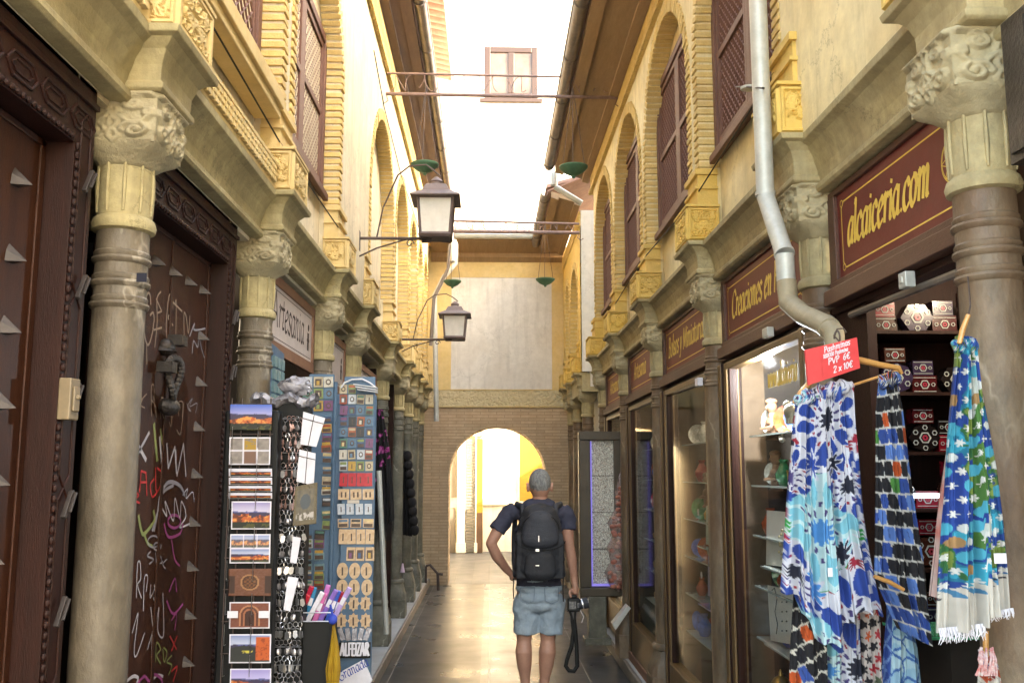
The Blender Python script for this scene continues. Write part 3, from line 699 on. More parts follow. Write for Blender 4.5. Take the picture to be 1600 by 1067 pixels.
# ================================================================ stroke lettering
def cr(pts, n=7):
    """Catmull-Rom through points"""
    P = [pts[0]] + list(pts) + [pts[-1]]; out = []
    for i in range(1, len(P)-2):
        for k in range(n):
            t = k/n; a, b_, c, d = P[i-1], P[i], P[i+1], P[i+2]
            out.append(tuple(.5*((2*b_[j]) + (-a[j]+c[j])*t + (2*a[j]-5*b_[j]+4*c[j]-d[j])*t*t + (-a[j]+3*b_[j]-3*c[j]+d[j])*t**3) for j in (0, 1)))
    out.append(tuple(pts[-1])); return out
G = {  # advance, strokes (x-height .5, cap .75)
 'a': (.44, [[(.34,.45),(.2,.5),(.06,.33),(.07,.1),(.17,0),(.28,.1),(.34,.3)], [(.36,.5),(.34,.2),(.35,.04),(.42,.03)]]),
 'b': (.44, [[(.08,.78),(.08,.3),(.09,.05)], [(.08,.3),(.2,.48),(.33,.42),(.36,.2),(.24,.01),(.09,.05)]]),
 'c': (.38, [[(.33,.4),(.25,.5),(.12,.44),(.05,.24),(.1,.05),(.22,0),(.34,.08)]]),
 'd': (.46, [[(.34,.4),(.2,.5),(.06,.33),(.07,.1),(.17,0),(.3,.1),(.35,.3)], [(.37,.78),(.36,.3),(.37,.04),(.43,.03)]]),
 'e': (.38, [[(.06,.24),(.2,.28),(.32,.38),(.25,.5),(.12,.42),(.05,.22),(.12,.02),(.22,0),(.34,.09)]]),
 'i': (.22, [[(.04,.44),(.11,.49),(.1,.2),(.11,.03),(.19,.04)], [(.115,.66),(.125,.69)]]),
 'j': (.22, [[(.06,.46),(.13,.48),(.12,0),(.05,-.2),(-.04,-.2)], [(.13,.66),(.14,.69)]]),
 'k': (.42, [[(.08,.78),(.08,.02)], [(.34,.48),(.1,.24)], [(.16,.28),(.36,.02)]]),
 'l': (.21, [[(.04,.74),(.11,.79),(.1,.3),(.11,.03),(.19,.04)]]),
 'm': (.66, [[(.03,.45),(.1,.49),(.09,.02)], [(.1,.34),(.22,.49),(.31,.42),(.3,.02)], [(.31,.34),(.44,.49),(.52,.42),(.51,.05),(.6,.03)]]),
 'n': (.46, [[(.03,.45),(.1,.49),(.09,.02)], [(.1,.34),(.23,.49),(.33,.42),(.32,.05),(.41,.03)]]),
 'o': (.42, [[(.2,.5),(.07,.38),(.05,.15),(.17,0),(.3,.08),(.36,.32),(.3,.46),(.2,.5)]]),
 'r': (.33, [[(.03,.45),(.1,.49),(.09,.02)], [(.1,.32),(.2,.48),(.3,.46)]]),
 's': (.34, [[(.3,.43),(.18,.5),(.07,.4),(.14,.27),(.27,.16),(.2,.0),(.05,.05)]]),
 't': (.28, [[(.13,.66),(.11,.25),(.12,.04),(.24,.05)], [(.02,.47),(.25,.49)]]),
 'u': (.46, [[(.03,.46),(.09,.48),(.08,.12),(.15,.0),(.28,.08),(.34,.3)], [(.35,.5),(.34,.1),(.42,.03)]]),
 'y': (.40, [[(.03,.47),(.09,.46),(.18,.05)], [(.34,.5),(.2,.05),(.1,-.2),(.0,-.2)]]),
 'C': (.56, [[(.5,.62),(.38,.76),(.2,.72),(.07,.5),(.07,.22),(.2,.02),(.38,0),(.52,.12)]]),
 'B': (.50, [[(.1,.75),(.1,.0)], [(.03,.75),(.25,.76),(.38,.65),(.33,.46),(.12,.4)], [(.12,.4),(.36,.38),(.44,.2),(.34,.02),(.03,0)]]),
 'M': (.72, [[(.06,0),(.12,.74)], [(.12,.74),(.34,.08)], [(.34,.08),(.58,.75)], [(.58,.75),(.62,.0)]]),
 'A': (.60, [[(.02,0),(.28,.76)], [(.28,.76),(.5,0)], [(.13,.27),(.42,.27)]]),
 'R': (.52, [[(.1,.75),(.1,0)], [(.03,.75),(.28,.76),(.4,.6),(.3,.42),(.12,.4)], [(.2,.4),(.48,0)]]),
 'P': (.46, [[(.1,.75),(.1,0)], [(.03,.75),(.28,.76),(.4,.6),(.3,.42),(.12,.4)]]),
 'F': (.44, [[(.1,.75),(.1,0)], [(.1,.75),(.42,.75)], [(.1,.4),(.34,.4)]]),
 'E': (.46, [[(.1,.75),(.1,0)], [(.1,.75),(.42,.75)], [(.1,.4),(.36,.4)], [(.1,0),(.42,0)]]),
 'L': (.44, [[(.1,.75),(.1,0)], [(.1,0),(.4,0)]]),
 'I': (.22, [[(.1,.75),(.1,0)]]), 'Z': (.46, [[(.04,.75),(.42,.75)], [(.42,.75),(.04,0)], [(.04,0),(.44,0)]]),
 'G': (.58, [[(.5,.62),(.38,.76),(.2,.72),(.07,.5),(.07,.22),(.2,.02),(.4,.0),(.5,.1),(.5,.34)], [(.34,.34),(.52,.34)]]),
 'T': (.5, [[(.25,.75),(.25,0)], [(.02,.75),(.48,.75)]]), 'N': (.58, [[(.1,0),(.1,.75)], [(.1,.75),(.46,0)], [(.46,0),(.46,.75)]]),
 'O': (.6, [[(.3,.76),(.1,.62),(.06,.3),(.2,.02),(.42,.06),(.52,.4),(.45,.68),(.3,.76)]]),
 'D': (.56, [[(.1,.75),(.1,0)], [(.04,.75),(.3,.74),(.48,.5),(.44,.2),(.28,.01),(.04,0)]]),
 'S': (.46, [[(.4,.65),(.25,.76),(.08,.62),(.18,.42),(.38,.3),(.36,.06),(.2,0),(.04,.1)]]),
 'K': (.5, [[(.1,.75),(.1,0)], [(.44,.75),(.12,.34)], [(.2,.42),(.46,0)]]),
 'g': (.44, [[(.34,.42),(.2,.5),(.07,.36),(.1,.12),(.22,.06),(.34,.2)], [(.36,.5),(.35,0),(.25,-.2),(.06,-.16)]]),
 '2': (.44, [[(.06,.58),(.16,.74),(.32,.7),(.34,.52),(.06,.0)], [(.06,0),(.38,0)]]),
 '1': (.3, [[(.05,.6),(.17,.75)], [(.17,.75),(.17,0)]]), '0': (.44, [[(.2,.75),(.07,.5),(.08,.15),(.2,0),(.33,.15),(.34,.55),(.2,.75)]]),
 '6': (.44, [[(.32,.74),(.14,.55),(.06,.2),(.2,0),(.34,.12),(.3,.36),(.1,.32)]]), 'x': (.4, [[(.05,.48),(.34,0)], [(.34,.48),(.05,0)]]),
 'X': (.5, [[(.05,.75),(.44,0)], [(.44,.75),(.05,0)]]), '€': (.5, [[(.44,.65),(.3,.75),(.12,.5),(.14,.15),(.3,0),(.46,.08)], [(.02,.46),(.34,.46)], [(.02,.3),(.32,.3)]]),
 '.': (.18, [[(.07,.02),(.1,.05)]]), ' ': (.24, []), ':': (.18, [[(.07,.05),(.1,.08)], [(.07,.4),(.1,.43)]]), "'": (.15, [[(.08,.78),(.05,.62)]]),
 'h': (.46, [[(.08,.78),(.08,.02)], [(.08,.34),(.22,.49),(.33,.42),(.33,.02)]]), 'p': (.44, [[(.08,.48),(.08,-.22)], [(.08,.3),(.2,.49),(.33,.42),(.36,.2),(.24,.01),(.09,.08)]]),
 'V': (.56, [[(.03,.75),(.27,0)], [(.27,0),(.52,.75)]]), 'v': (.4, [[(.03,.48),(.19,.02)], [(.19,.02),(.36,.48)]]), 'f': (.28, [[(.26,.72),(.17,.78),(.12,.6),(.12,0)], [(.02,.46),(.24,.46)]]),
 'w': (.6, [[(.03,.48),(.15,.02)], [(.15,.02),(.28,.45)], [(.28,.45),(.4,.02)], [(.4,.02),(.54,.5)]]),
}
def stroke(b, pts, o, du, dv, nrm, w, nib=None, k0=0):
    """sweep a flat pen along 2D pts on the plane (o, du, dv); tiny lift per segment so that overlaps never share a plane"""
    o, du, dv, nrm = Vector(o), Vector(du), Vector(dv), Vector(nrm)
    k = k0
    for (p, q) in zip(pts[:-1], pts[1:]):
        d = Vector((q[0]-p[0], q[1]-p[1]))
        if d.length < 1e-6: continue
        d.normalize(); nn = Vector((-d.y, d.x))
        if nib is not None:
            nb = Vector((math.cos(nib), math.sin(nib))); th = abs(nb.dot(nn)); h = w*(.28+.72*th)/2
        else: h = w/2
        e = d*h*.5; lift = nrm*(.0006 + (k % 40)*.00003)
        P = [(p[0]-e.x+nn.x*h, p[1]-e.y+nn.y*h), (q[0]+e.x+nn.x*h, q[1]+e.y+nn.y*h), (q[0]+e.x-nn.x*h, q[1]+e.y-nn.y*h), (p[0]-e.x-nn.x*h, p[1]-e.y-nn.y*h)]
        b.add([o + du*x + dv*y + lift for x, y in P], [(0,1,2,3)]); k += 1
    return k
def write(b, text, o, du, dv, nrm, size, w=.1, nib=R(35), shear=.18, squeeze=1, track=.0, curve=True):
    x = 0; k = 0
    for ch in text:
        adv, sts = G.get(ch, G[' '])
        for st in sts:
            pts = cr(st) if (curve and len(st) > 2) else st
            pts = [((x + px*1.0)*squeeze*size + py*shear*size, py*size) for px, py in pts]
            k = stroke(b, pts, o, du, dv, nrm, w*size, nib, k)
        x += adv+track
    return x*squeeze*size
def twidth(text, size, squeeze=1, track=0): return sum(G.get(c, G[' '])[0]+track for c in text)*squeeze*size
# ================================================================ LEFT GROUND FLOOR
XJ, XLF = -1.03, -1.10
m_graf = [M('graffiti_%s' % n, c, None, 8, .6) for n, c in (('cream', (.32,.24,.18)), ('white', (.46,.44,.48)), ('red', (.50,.03,.03)), ('purple', (.32,.06,.22)), ('green', (.24,.28,.09)), ('grey', (.30,.29,.33)))]
def studded_door(y0, y1, label, zt=2.455):
    """y0..y1 clear opening; frame, lintel, leaf, studs"""
    d = thing('studded_door', label, 'door', (XJ, (y0+y1)/2, .1), 'studded wooden doors on the left')
    b = MB(); jw = .11
    b.box(-1.14, XJ, y0-jw, y0, .1, 2.634); b.box(-1.14, XJ, y1, y1+jw, .1, 2.634); b.box(-1.14, XJ, y0, y1, zt, 2.634)
    b.box(-1.10, XJ+.010, y0-jw, y1+jw, 2.575, 2.590)
    # carved elongated panels of the lintel: raised ribs
    y = y0-.02; L_ = .145
    while y < y1+.0:
        c = y+L_/2; o = [(y+.004, 2.522), (y+.03, 2.550), (y+L_-.03, 2.550), (y+L_-.004, 2.522), (y+L_-.03, 2.494), (y+.03, 2.494), (y+.004, 2.522)]
        for p, q in zip(o[:-1], o[1:]): b.tube([(XJ+.001, p[0], p[1]), (XJ+.001, q[0], q[1])], .0045, 6)
        i = [(c+(py-c)*.68, 2.522+(pz-2.522)*.5) for py, pz in o]
        for p, q in zip(i[:-1], i[1:]): b.tube([(XJ+.001, p[0], p[1]), (XJ+.001, q[0], q[1])], .003, 6)
        y += L_+.008
    # elongated panels on the far jamb
    z = .2
    while z < 2.3:
        for (yy) in (y1+.03, y1+.085): b.tube([(XJ+.001, yy, z+.03), (XJ+.001, yy, z+.44)], .004, 6)
        for a in (0, 1): b.tube([(XJ+.001, y1+.03, z+.03+.41*a), (XJ+.001, y1+.0575, z+.0+.47*a), (XJ+.001, y1+.085, z+.03+.41*a)], .004, 6)
        z += .47
    b.build('door_frame', m_wood, d, bevel=.003)
    # beaded moulding round the opening
    b = MB(); z = .12
    while z < zt: b.sph((XJ+.003, y1+.010, z), (.007, .008, .010), 8, 5); z += .024
    y = y0
    while y < y1: b.sph((XJ+.003, y, zt+.010), (.007, .010, .008), 8, 5); y += .024
    z = .12
    b.build('bead_moulding', m_wood, d, smooth=True)
    b = MB(); b.box(XLF-.03, XLF, y0, y1, .1, zt)
    for yy in (y0+.02, (y0+y1)/2, y1-.02): b.box(XLF, XLF+.006, yy-.012, yy+.012, .1, zt)
    b.box(XLF, XLF+.006, y0+.01, y1-.01, zt-.02, zt-.003)
    leaf = b.build('door_leaf', m_leaf, d, bevel=.002)
    return d, leaf
def stud(parent, y, z, h=.05):
    b = MB(); X = XLF+.0005
    a = h*.62
    b.add([(X, y-a*.62, z-a*.5), (X, y+a*.62, z-a*.5), (X, y+a*.5, z+a*.4), (X, y-a*.1, z+a), (X, y-a*.5, z+a*.4), (X+.042, y, z-.012)], [(0,1,5),(1,2,5),(2,3,5),(3,4,5),(4,0,5),(4,3,2,1,0)])
    return b.build('stud', m_stud, parent)
d0, leaf0 = studded_door(1.30, 2.235, 'nearest dark wooden studded double door without graffiti')
for z in (2.315, 2.135, 1.97, 1.80, 1.63, 1.46):
    stud(leaf0, 2.10, z, .047); stud(leaf0, 1.93, z, .047)
b = MB(); b.tube([(XLF+.002, 1.96, 1.93), (XLF+.002, 2.03, 1.905), (XLF+.002, 1.99, 1.86), (XLF+.002, 2.09, 1.80), (XLF+.002, 2.04, 1.74)], .0015, 4); b.build('scratch', m_graf[0], leaf0)
b = MB(); b.sph((XLF+.015, 2.085, 1.345), .014, 10, 8); b.lathe([(.012, 0), (.02, .004), (.012, .008)], (XLF+.004, 2.085, 1.34), 12); b.build('door_knob', m_dkmet, leaf0, smooth=True)
d1, leaf1 = studded_door(2.74, 3.60, 'dark wooden studded door covered in coloured graffiti')
for y in (2.83, 2.996, 3.161, 3.325, 3.49): stud(leaf1, y, 2.325, .042)
for z in (2.15, 1.976, 1.808, 1.635, 1.46, 1.30, 1.13, .965, .80, .63): stud(leaf1, 3.50, z, .042)
# forged clips on the jambs and the frame
for fr, cy, zz in ((d0, 2.285, (2.37, 2.10, 1.83, 1.57, 1.32, 1.06)), (d1, 3.66, (2.25, 2.03, 1.80, 1.55))):
    for z in zz:
        b = MB(); b.obox((XJ+.018, cy, z), (.012, .012, .075), Matrix.Rotation(R(-32), 3, 'X')); b.obox((XJ+.028, cy+.004, z+.004), (.008, .006, .055), Matrix.Rotation(R(-32), 3, 'X')); b.build('iron_clip', m_stud, fr, bevel=.002)
b = MB(); b.box(XJ, XJ+.03, 2.235, 2.285, 1.77, 1.87); b.box(XJ+.03, XJ+.036, 2.245, 2.275, 1.79, 1.85); b.lathe([(.008,0),(.008,.01)], (XJ+.036,2.26,1.82), 8); tag(b.build('door_bell', M('aged_cream_plastic', (.19,.145,.085), (.24,.185,.11), 9, .5), bevel=.004), 'small aged cream door bell box on the jamb of the nearest studded door', 'door bell')
# knocker
b = MB(); kx = XLF+.012; ky, kz = 3.12, 1.965
b.sph((kx, ky, kz+.095), (.03, .035, .03), 14, 10); b.lathe([(.045, 0), (.03, .02), (.01, .03)], (kx-.01, ky, kz+.08), 14)
ring = [(kx+.03+.010*math.sin(2*t), ky+.050*math.sin(t), kz-.01+.068*math.cos(t)) for t in [2*math.pi*i/28 for i in range(29)]]
b.tube(ring, .010, 8)
for i in range(28): b.sph(ring[i], .0135, 7, 5)
b.obox((kx+.03, ky-.07, kz+.02), (.05, .05, .035)); b.obox((kx+.03, ky+.02, kz+.12), (.05, .055, .035)); b.sph((kx+.02, ky, kz-.105), (.03, .07, .03), 12, 8)
b.build('knocker', m_dkmet, leaf1, smooth=True)
# graffiti: freehand strokes on the leaf plane, given as photo outlines transferred to the door plane
b = MB(); XG = XLF+.001
def gstroke(mi, pts, w=.006, smooth=True):
    b.mi = mi; p3 = [atX(x, y, XG) for x, y in pts]; p2 = [(p.y, p.z) for p in p3]
    stroke(b, cr(p2, 6) if (smooth and len(p2) > 2) else p2, (XG, 0, 0), (0, 1, 0), (0, 0, 1), (1, 0, 0), w*1.15)
g = gstroke
# 'GERIT' style capitals in cream (zoom box 200,440 scale 4.106)
def Z1(pts): return [(200+x/4.106, 440+y/4.106) for x, y in pts]
g(0, Z1([(145,145),(140,90),(125,75),(105,140),(100,300),(118,400),(140,380),(165,260),(160,200),(140,215)]), .007)
g(0, Z1([(118,400),(120,530)]), .005); g(0, Z1([(210,65),(185,110),(185,260),(170,420)]), .006); g(0, Z1([(180,110),(215,190)]), .006); g(0, Z1([(165,310),(215,295)]), .006); g(0, Z1([(190,200),(215,190)]), .006)
g(0, Z1([(245,370),(245,250),(262,90),(285,110),(280,190),(255,230),(285,280)]), .006); g(0, Z1([(305,380),(308,130),(300,150)]), .005); g(0, Z1([(285,130),(345,190)]), .006)
g(0, Z1([(360,400),(358,210),(372,230),(385,330),(395,220)]), .006); g(5, Z1([(395,350),(425,270),(425,310),(500,300)]), .006); g(5, Z1([(410,460),(420,380),(445,420),(455,360),(470,430),(495,490),(505,310)]), .005)
g(0, Z1([(65,780),(90,750),(118,720),(95,745),(80,790),(105,810)]), .004); g(0, Z1([(150,860),(148,680),(165,670),(165,760),(178,860)]), .004); g(0, Z1([(150,760),(175,800),(180,870)]), .004)
g(0, Z1([(208,880),(210,760),(222,750),(225,800),(212,820),(240,920)]), .004); g(0, Z1([(265,780),(260,830),(290,820),(285,770),(275,920),(262,900)]), .004); g(0, Z1([(325,860),(320,780),(350,775),(345,870),(355,780),(335,970),(310,950)]), .004)
g(5, Z1([(375,780),(400,830),(380,800),(410,750),(395,800),(440,780),(430,840)]), .003)
# block of thick white / yellow tag
def Z2(pts): return [(x/1.9975, 533+y/1.998) for x, y in pts]
g(4, Z2([(480,260),(490,370)]), .016, False); g(1, Z2([(428,320),(455,370)]), .013, False); g(1, Z2([(465,285),(430,350)]), .010, False); g(1, Z2([(498,300),(505,390)]), .013, False)
g(1, Z2([(520,320),(525,395),(545,330),(550,410)]), .009, False); g(1, Z2([(548,340),(552,420),(572,320),(580,420)]), .007, False); g(4, Z2([(500,275),(512,360)]), .010, False)
# red
g(2, Z2([(435,470),(440,405),(455,410),(458,480)]), .006, False); g(2, Z2([(437,440),(458,440)]), .006, False); g(2, Z2([(480,430),(468,450),(475,485),(490,470)]), .006); g(2, Z2([(485,395),(488,470),(508,420),(490,395)]), .006); g(2, Z2([(418,470),(432,480),(420,495),(435,505)]), .006)
# white scribble
g(1, Z2([(505,520),(520,545),(515,500),(540,560),(545,490),(560,550),(565,500),(580,545),(560,580),(590,570)]), .006); g(1, Z2([(570,480),(585,460),(580,490),(600,470),(605,500)]), .004)
# grey swash and yellow one
g(5, Z2([(480,590),(490,540),(500,480),(525,440),(560,450),(575,480)]), .012); g(5, Z2([(475,590),(495,520),(510,470),(540,450)]), .010); g(4, Z2([(432,545),(440,590),(450,600),(480,560),(478,530)]), .012); g(4, Z2([(450,600),(460,630),(475,640)]), .010)
for cx, cy, rr in ((478,625,18),(490,640,12)): g(5, Z2([(cx+rr*math.cos(t), cy+rr*math.sin(t)) for t in [i*.7 for i in range(10)]]), .005)
g(5, Z2([(470,655),(460,670),(478,680),(465,695)]), .005); g(5, Z2([(485,660),(487,700)]), .004); g(5, Z2([(497,670),(492,690),(505,690),(500,670)]), .004); g(5, Z2([(520,680),(508,695),(515,710)]), .004)
# purple symbols down the leaf
g(3, Z2([(512,570),(525,610),(560,600),(570,570)]), .009)
for cx, cy, rr in ((543,562,20),): g(3, Z2([(cx+rr*math.cos(t), cy+rr*math.sin(t)) for t in [i*.6 for i in range(12)]]), .009)
g(3, Z2([(535,620),(545,680),(560,700)]), .007); g(3, Z2([(528,780),(545,740),(550,780)]), .007); g(3, Z2([(520,810),(540,850),(570,820)]), .008); g(3, Z2([(535,870),(550,850),(545,900)]), .006); g(2, Z2([(530,920),(550,960)]), .006); g(2, Z2([(552,920),(535,965)]), .006); g(2, Z2([(535,1030),(552,1015),(540,1060)]), .006)
# tall white writing
g(1, Z2([(425,800),(428,700),(436,690),(438,740),(428,760),(440,800)]), .005); g(1, Z2([(447,840),(450,740),(460,735),(455,780)]), .005); g(1, Z2([(470,760),(468,800),(482,770),(480,760)]), .005); g(1, Z2([(470,830),(478,890),(490,850),(478,800)]), .005); g(1, Z2([(508,785),(510,915),(492,905),(495,830)]), .005)
g(1, Z2([(412,910),(430,850),(418,960),(425,980),(450,910)]), .005); g(1, Z2([(475,905),(470,1040)]), .005); g(1, Z2([(460,960),(476,905)]), .005)
g(4, Z2([(485,1000),(488,940),(500,960),(488,980),(500,1005)]), .005); g(4, Z2([(508,960),(512,1000),(520,970),(510,955)]), .005); g(4, Z2([(535,980),(520,1000),(535,1010),(525,1040)]), .005)
g(1, Z2([(395,1060),(415,1045),(430,1050),(425,1067)]), .009); g(3, Z2([(430,1066),(450,1045),(465,1060),(480,1040),(500,1050),(505,1066)]), .009); g(1, Z2([(470,1062),(490,1042),(508,1045)]), .008)
go = b.build('graffiti', m_graf, leaf1, fixn=False)
# open shops: L2-L3, L3-L4 ... dark recesses, fascias, jambs
def part(root, name, m, boxes, bevel=0, smooth=False):
    b = MB()
    for bx in boxes: b.box(*bx)
    return b.build(name, m, root, bevel=bevel)
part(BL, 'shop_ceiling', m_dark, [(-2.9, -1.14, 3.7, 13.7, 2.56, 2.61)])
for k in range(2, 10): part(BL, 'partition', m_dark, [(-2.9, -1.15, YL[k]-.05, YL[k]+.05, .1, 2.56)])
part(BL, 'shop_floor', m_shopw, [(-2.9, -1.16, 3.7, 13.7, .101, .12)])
for k in range(5, 9): part(BL, 'sill_board', m_wood, [(-1.12, -1.04, YL[k]+.13, YL[k+1]-.13, .1, .22)])
for k in range(3, 10):
    for q in (-1, 1): part(BL, 'jamb', m_wood, [(-1.13, -1.05, YL[k]+q*.13-.03, YL[k]+q*.13+.03, .1, 2.58)])
m_red = M('oxblood_fascia', (.125,.016,.013), (.155,.022,.018), 3, .5, .1, 40, stain=(.08,.015,.01), stain_amt=.3)
m_sfr = M('terracotta_frame', (.20,.10,.06), (.25,.13,.08), 6, .6)
m_sgn = M('aged_white_sign', (.50,.44,.42), (.56,.50,.48), 3, .5)
m_ink = M('dark_lettering', (.035,.02,.02), None, 5, .6)
def sign_left(y0, y1, z0, z1, label, text, size, figure=True):
    t = thing('shop_sign', label, 'sign', (-1.04, (y0+y1)/2, z0))
    part(t, 'surround', m_sfr, [(-1.06, -1.035, y0-.05, y1+.05, z1, z1+.05), (-1.06, -1.035, y0-.05, y1+.05, z0-.06, z0), (-1.06, -1.035, y1, y1+.05, z0, z1), (-1.06, -1.035, y0-.05, y0, z0, z1)], .003)
    p = part(t, 'board', m_sgn, [(-1.06, -1.045, y0, y1, z0, z1)])
    b = MB(); 
    for a in (.02,): 
        q = [(y0+a, z0+a), (y1-a, z0+a), (y1-a, z1-a), (y0+a, z1-a), (y0+a, z0+a)]
        stroke(b, q, (-1.045, 0, 0), (0,1,0), (0,0,1), (1,0,0), .004)
    w = twidth(text, size); write(b, text, (-1.045, y0+(.22 if y0 < 5 else .16), z0+.08), (0,1,0), (0,0,1), (1,0,0), size, .09, R(50), .05, min(1, (y1-y0-.44)/max(w, .01)))
    if figure:
        fy = y1-.10
        b.box(-1.0445, -1.043, fy-.02, fy+.02, z0+.06, z0+.16); b.sph((-1.043, fy, z0+.19), (.002, .018, .02), 10, 6); b.box(-1.0445, -1.0425, fy-.03, fy+.03, z0+.11, z0+.125)
    b.build('lettering', m_ink, t, fixn=False)
    return t
sign_left(4.20, 5.40, 2.27, 2.545, 'white shop sign with handwritten dark word Artesania in a terracotta frame', 'Artesania', .22)
sign_left(5.74, 6.60, 2.22, 2.50, 'short pale shop sign between the third and fourth left columns', 'Ar', .2)
sign_left(6.98, 8.45, 2.22, 2.46, 'long pale shop sign with thin capital letters between the fourth and fifth left columns', 'ARTESANIA', .14, False)
# ================================================================ RIGHT GROUND FLOOR
XS = 1.20
def fascia(y0, y1, label, text, size, sq, off, logo=False):
    t = thing('fascia_sign', label, 'sign', (XS, (y0+y1)/2, 2.22))
    z0, z1 = 2.30, 2.60
    part(t, 'surround', m_fasc, [(XS, XS+.04, y0-.06, y1+.06, z1, z1+.022), (XS-.006, XS+.04, y0-.06, y1+.06, z0-.03, z0), (XS-.03, XS+.04, y0-.06, y1+.06, 2.215, z0-.031), (XS-.002, XS+.04, y0-.06, y0, z0, z1), (XS-.002, XS+.04, y1, y1+.06, z0, z1)], .003)
    part(t, 'board', m_red, [(XS+.012, XS+.03, y0, y1, z0, z1)])
    b = MB(); O = (XS+.012, y1, z0); du = (0, -1, 0); W = y1-y0; H_ = z1-z0
    a, c = .035, .022
    q = [(a+c, a), (W-a-c, a), (W-a, a+c), (W-a, H_-a-c), (W-a-c, H_-a), (a+c, H_-a), (a, H_-a-c), (a, a+c), (a+c, a)]
    stroke(b, q, O, du, (0,0,1), (-1,0,0), .005)
    for (cx, cy) in ((a+.004, a+.004), (a+.004, H_-a-.004), (W-a-.004, a+.004), (W-a-.004, H_-a-.004)):
        stroke(b, [(cx+.012*math.cos(k*.8), cy+.012*math.sin(k*.8)) for k in range(9)], O, du, (0,0,1), (-1,0,0), .003)
    write(b, text, (XS+.012, y1-off, z0+.105), du, (0,0,1), (-1,0,0), size, .125, R(28), .20, sq)
    if logo:
        cx, cy, rr = W-.155, H_/2+.01, .062
        for r2 in (rr, rr*.93): stroke(b, [(cx+r2*math.cos(k*math.pi/16), cy+r2*math.sin(k*math.pi/16)) for k in range(33)], O, du, (0,0,1), (-1,0,0), .003)
        for j in range(8):
            a1 = j*math.pi/4
            for st in (3,):
                a2 = (j+st)*math.pi/4
                stroke(b, [(cx+rr*math.cos(a1), cy+rr*math.sin(a1)), (cx+rr*math.cos(a2), cy+rr*math.sin(a2))], O, du, (0,0,1), (-1,0,0), .0025, None, j*3)
    b.build('lettering', m_text, t, fixn=False)
    # faint woven ornament on the board
    if y0 < 6:
        b = MB(); yy = 0
        while yy < W-.02:
            zz = 0.01
            while zz < H_-.03:
                stroke(b, [(yy+.013+.012*math.cos(k*1.05), zz+.014+.012*math.sin(k*1.05)) for k in range(7)], (XS+.0122, y1, z0), du, (0,0,1), (-1,0,0), .0018); zz += .029
            yy += .029
        b.build('ornament', m_orn, t, fixn=False)
    return t
m_orn = M('fascia_ornament', (.175,.035,.028), None, 5, .6)
fascia(2.16, 3.12, 'dark red fascia sign with gilt letters alcaiceria.com and a round star emblem', 'alcaiceria.com', .165, .71, .075, True)
fascia(3.48, 4.66, 'dark red fascia sign with gilt letters Creaciones en Plata, crossed by the drainpipe', 'Creaciones en Plata', .165, .80, .10)
fascia(5.02, 6.32, 'dark red fascia sign with gilt letters Bolsos y Miniaturas', 'Bolsos y Miniaturas', .165, .92, .10)
fascia(6.68, 7.94, 'dark red fascia sign with faint gilt letters, fourth along the right side', 'Artesania', .17, 1.0, .2)
fascia(8.30, 9.50, 'dark red fascia sign farthest along the right side, before the side street', 'Artesania', .17, 1.0, .2)
# shop windows
def shopfront(y0, y1, open_=False):
    """recess behind; far side golden jamb, glass, dark posts"""
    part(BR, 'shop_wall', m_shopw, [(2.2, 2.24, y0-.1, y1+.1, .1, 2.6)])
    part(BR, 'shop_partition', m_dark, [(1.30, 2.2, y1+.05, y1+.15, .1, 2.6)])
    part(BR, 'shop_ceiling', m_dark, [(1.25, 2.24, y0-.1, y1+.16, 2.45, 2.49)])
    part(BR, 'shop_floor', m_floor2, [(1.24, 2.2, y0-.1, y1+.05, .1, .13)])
    for bx in ((1.21, 1.30, y1+.02, y1+.10, .1, 2.215), (1.21, 1.30, y0-.10, y0-.02, .1, 2.215)): part(BR, 'jamb', m_wood, [bx], .004)
    part(BR, 'door_head', m_wood, [(1.21, 1.27, y0-.02, y1+.02, 2.19, 2.214)], .004)
    if open_: return
    w = part(BR, 'shop_window', m_gold, [(1.17, 1.25, y1-.05, y1+.01, .14, 2.185), (1.18, 1.245, y1-.13, y1-.075, .14, 2.185), (1.17, 1.25, y0, y0+.05, .14, 2.185), (1.17, 1.25, y0+.05, y1-.13, .14, .42), (1.18, 1.24, y0+.05, y1-.13, 2.15, 2.185)], .006)
    part(w, 'inner_bead', m_wood, [(1.175, 1.235, y1-.075, y1-.05, .14, 2.185), (1.19, 1.23, y1-.155, y1-.13, .14, 2.185)], .003)
    part(w, 'glass_pane', m_glass, [(1.205, 1.209, y0+.05, y1-.13, .42, 2.15)])
    return w
m_bulbw = M('warm_fill_bulb', (1,.80,.5), None, 1, .5, emit=1.5)
def shop_fill_lamp(x, y, z, e, lab):  # bulbs added to brighten the shop interiors
    t = thing('shop_fill_lamp', lab, 'lamp', (x, y, z)); b = MB(); b.sph((x, y, z), .028, 12, 8); b.build('bulb', m_bulbw, t, smooth=True); b = MB(); b.tube([(x, y, z+.025), (x, y, 2.46)], .008, 8); b.lathe([(.03,-.0),(.03,.02),(.012,.04)], (x, y, z+.02), 14); b.build('fitting', m_iron, t)
    l_ = bpy.data.lights.new('shop_fill_light', 'POINT'); l_.energy = e; l_.color = (1, .80, .55); l_.shadow_soft_size = .05; q = bpy.data.objects.new('shop_fill_light', l_); C.objects.link(q); q.location = (x, y, z-.06)
shop_fill_lamp(1.62, 2.62, 2.36, 1.1, 'small warm fill bulb added inside the open shop under the alcaiceria sign'); shop_fill_lamp(1.75, 4.05, 2.34, 1.15, 'warm fill bulb added behind the glass of the nearest shop window')
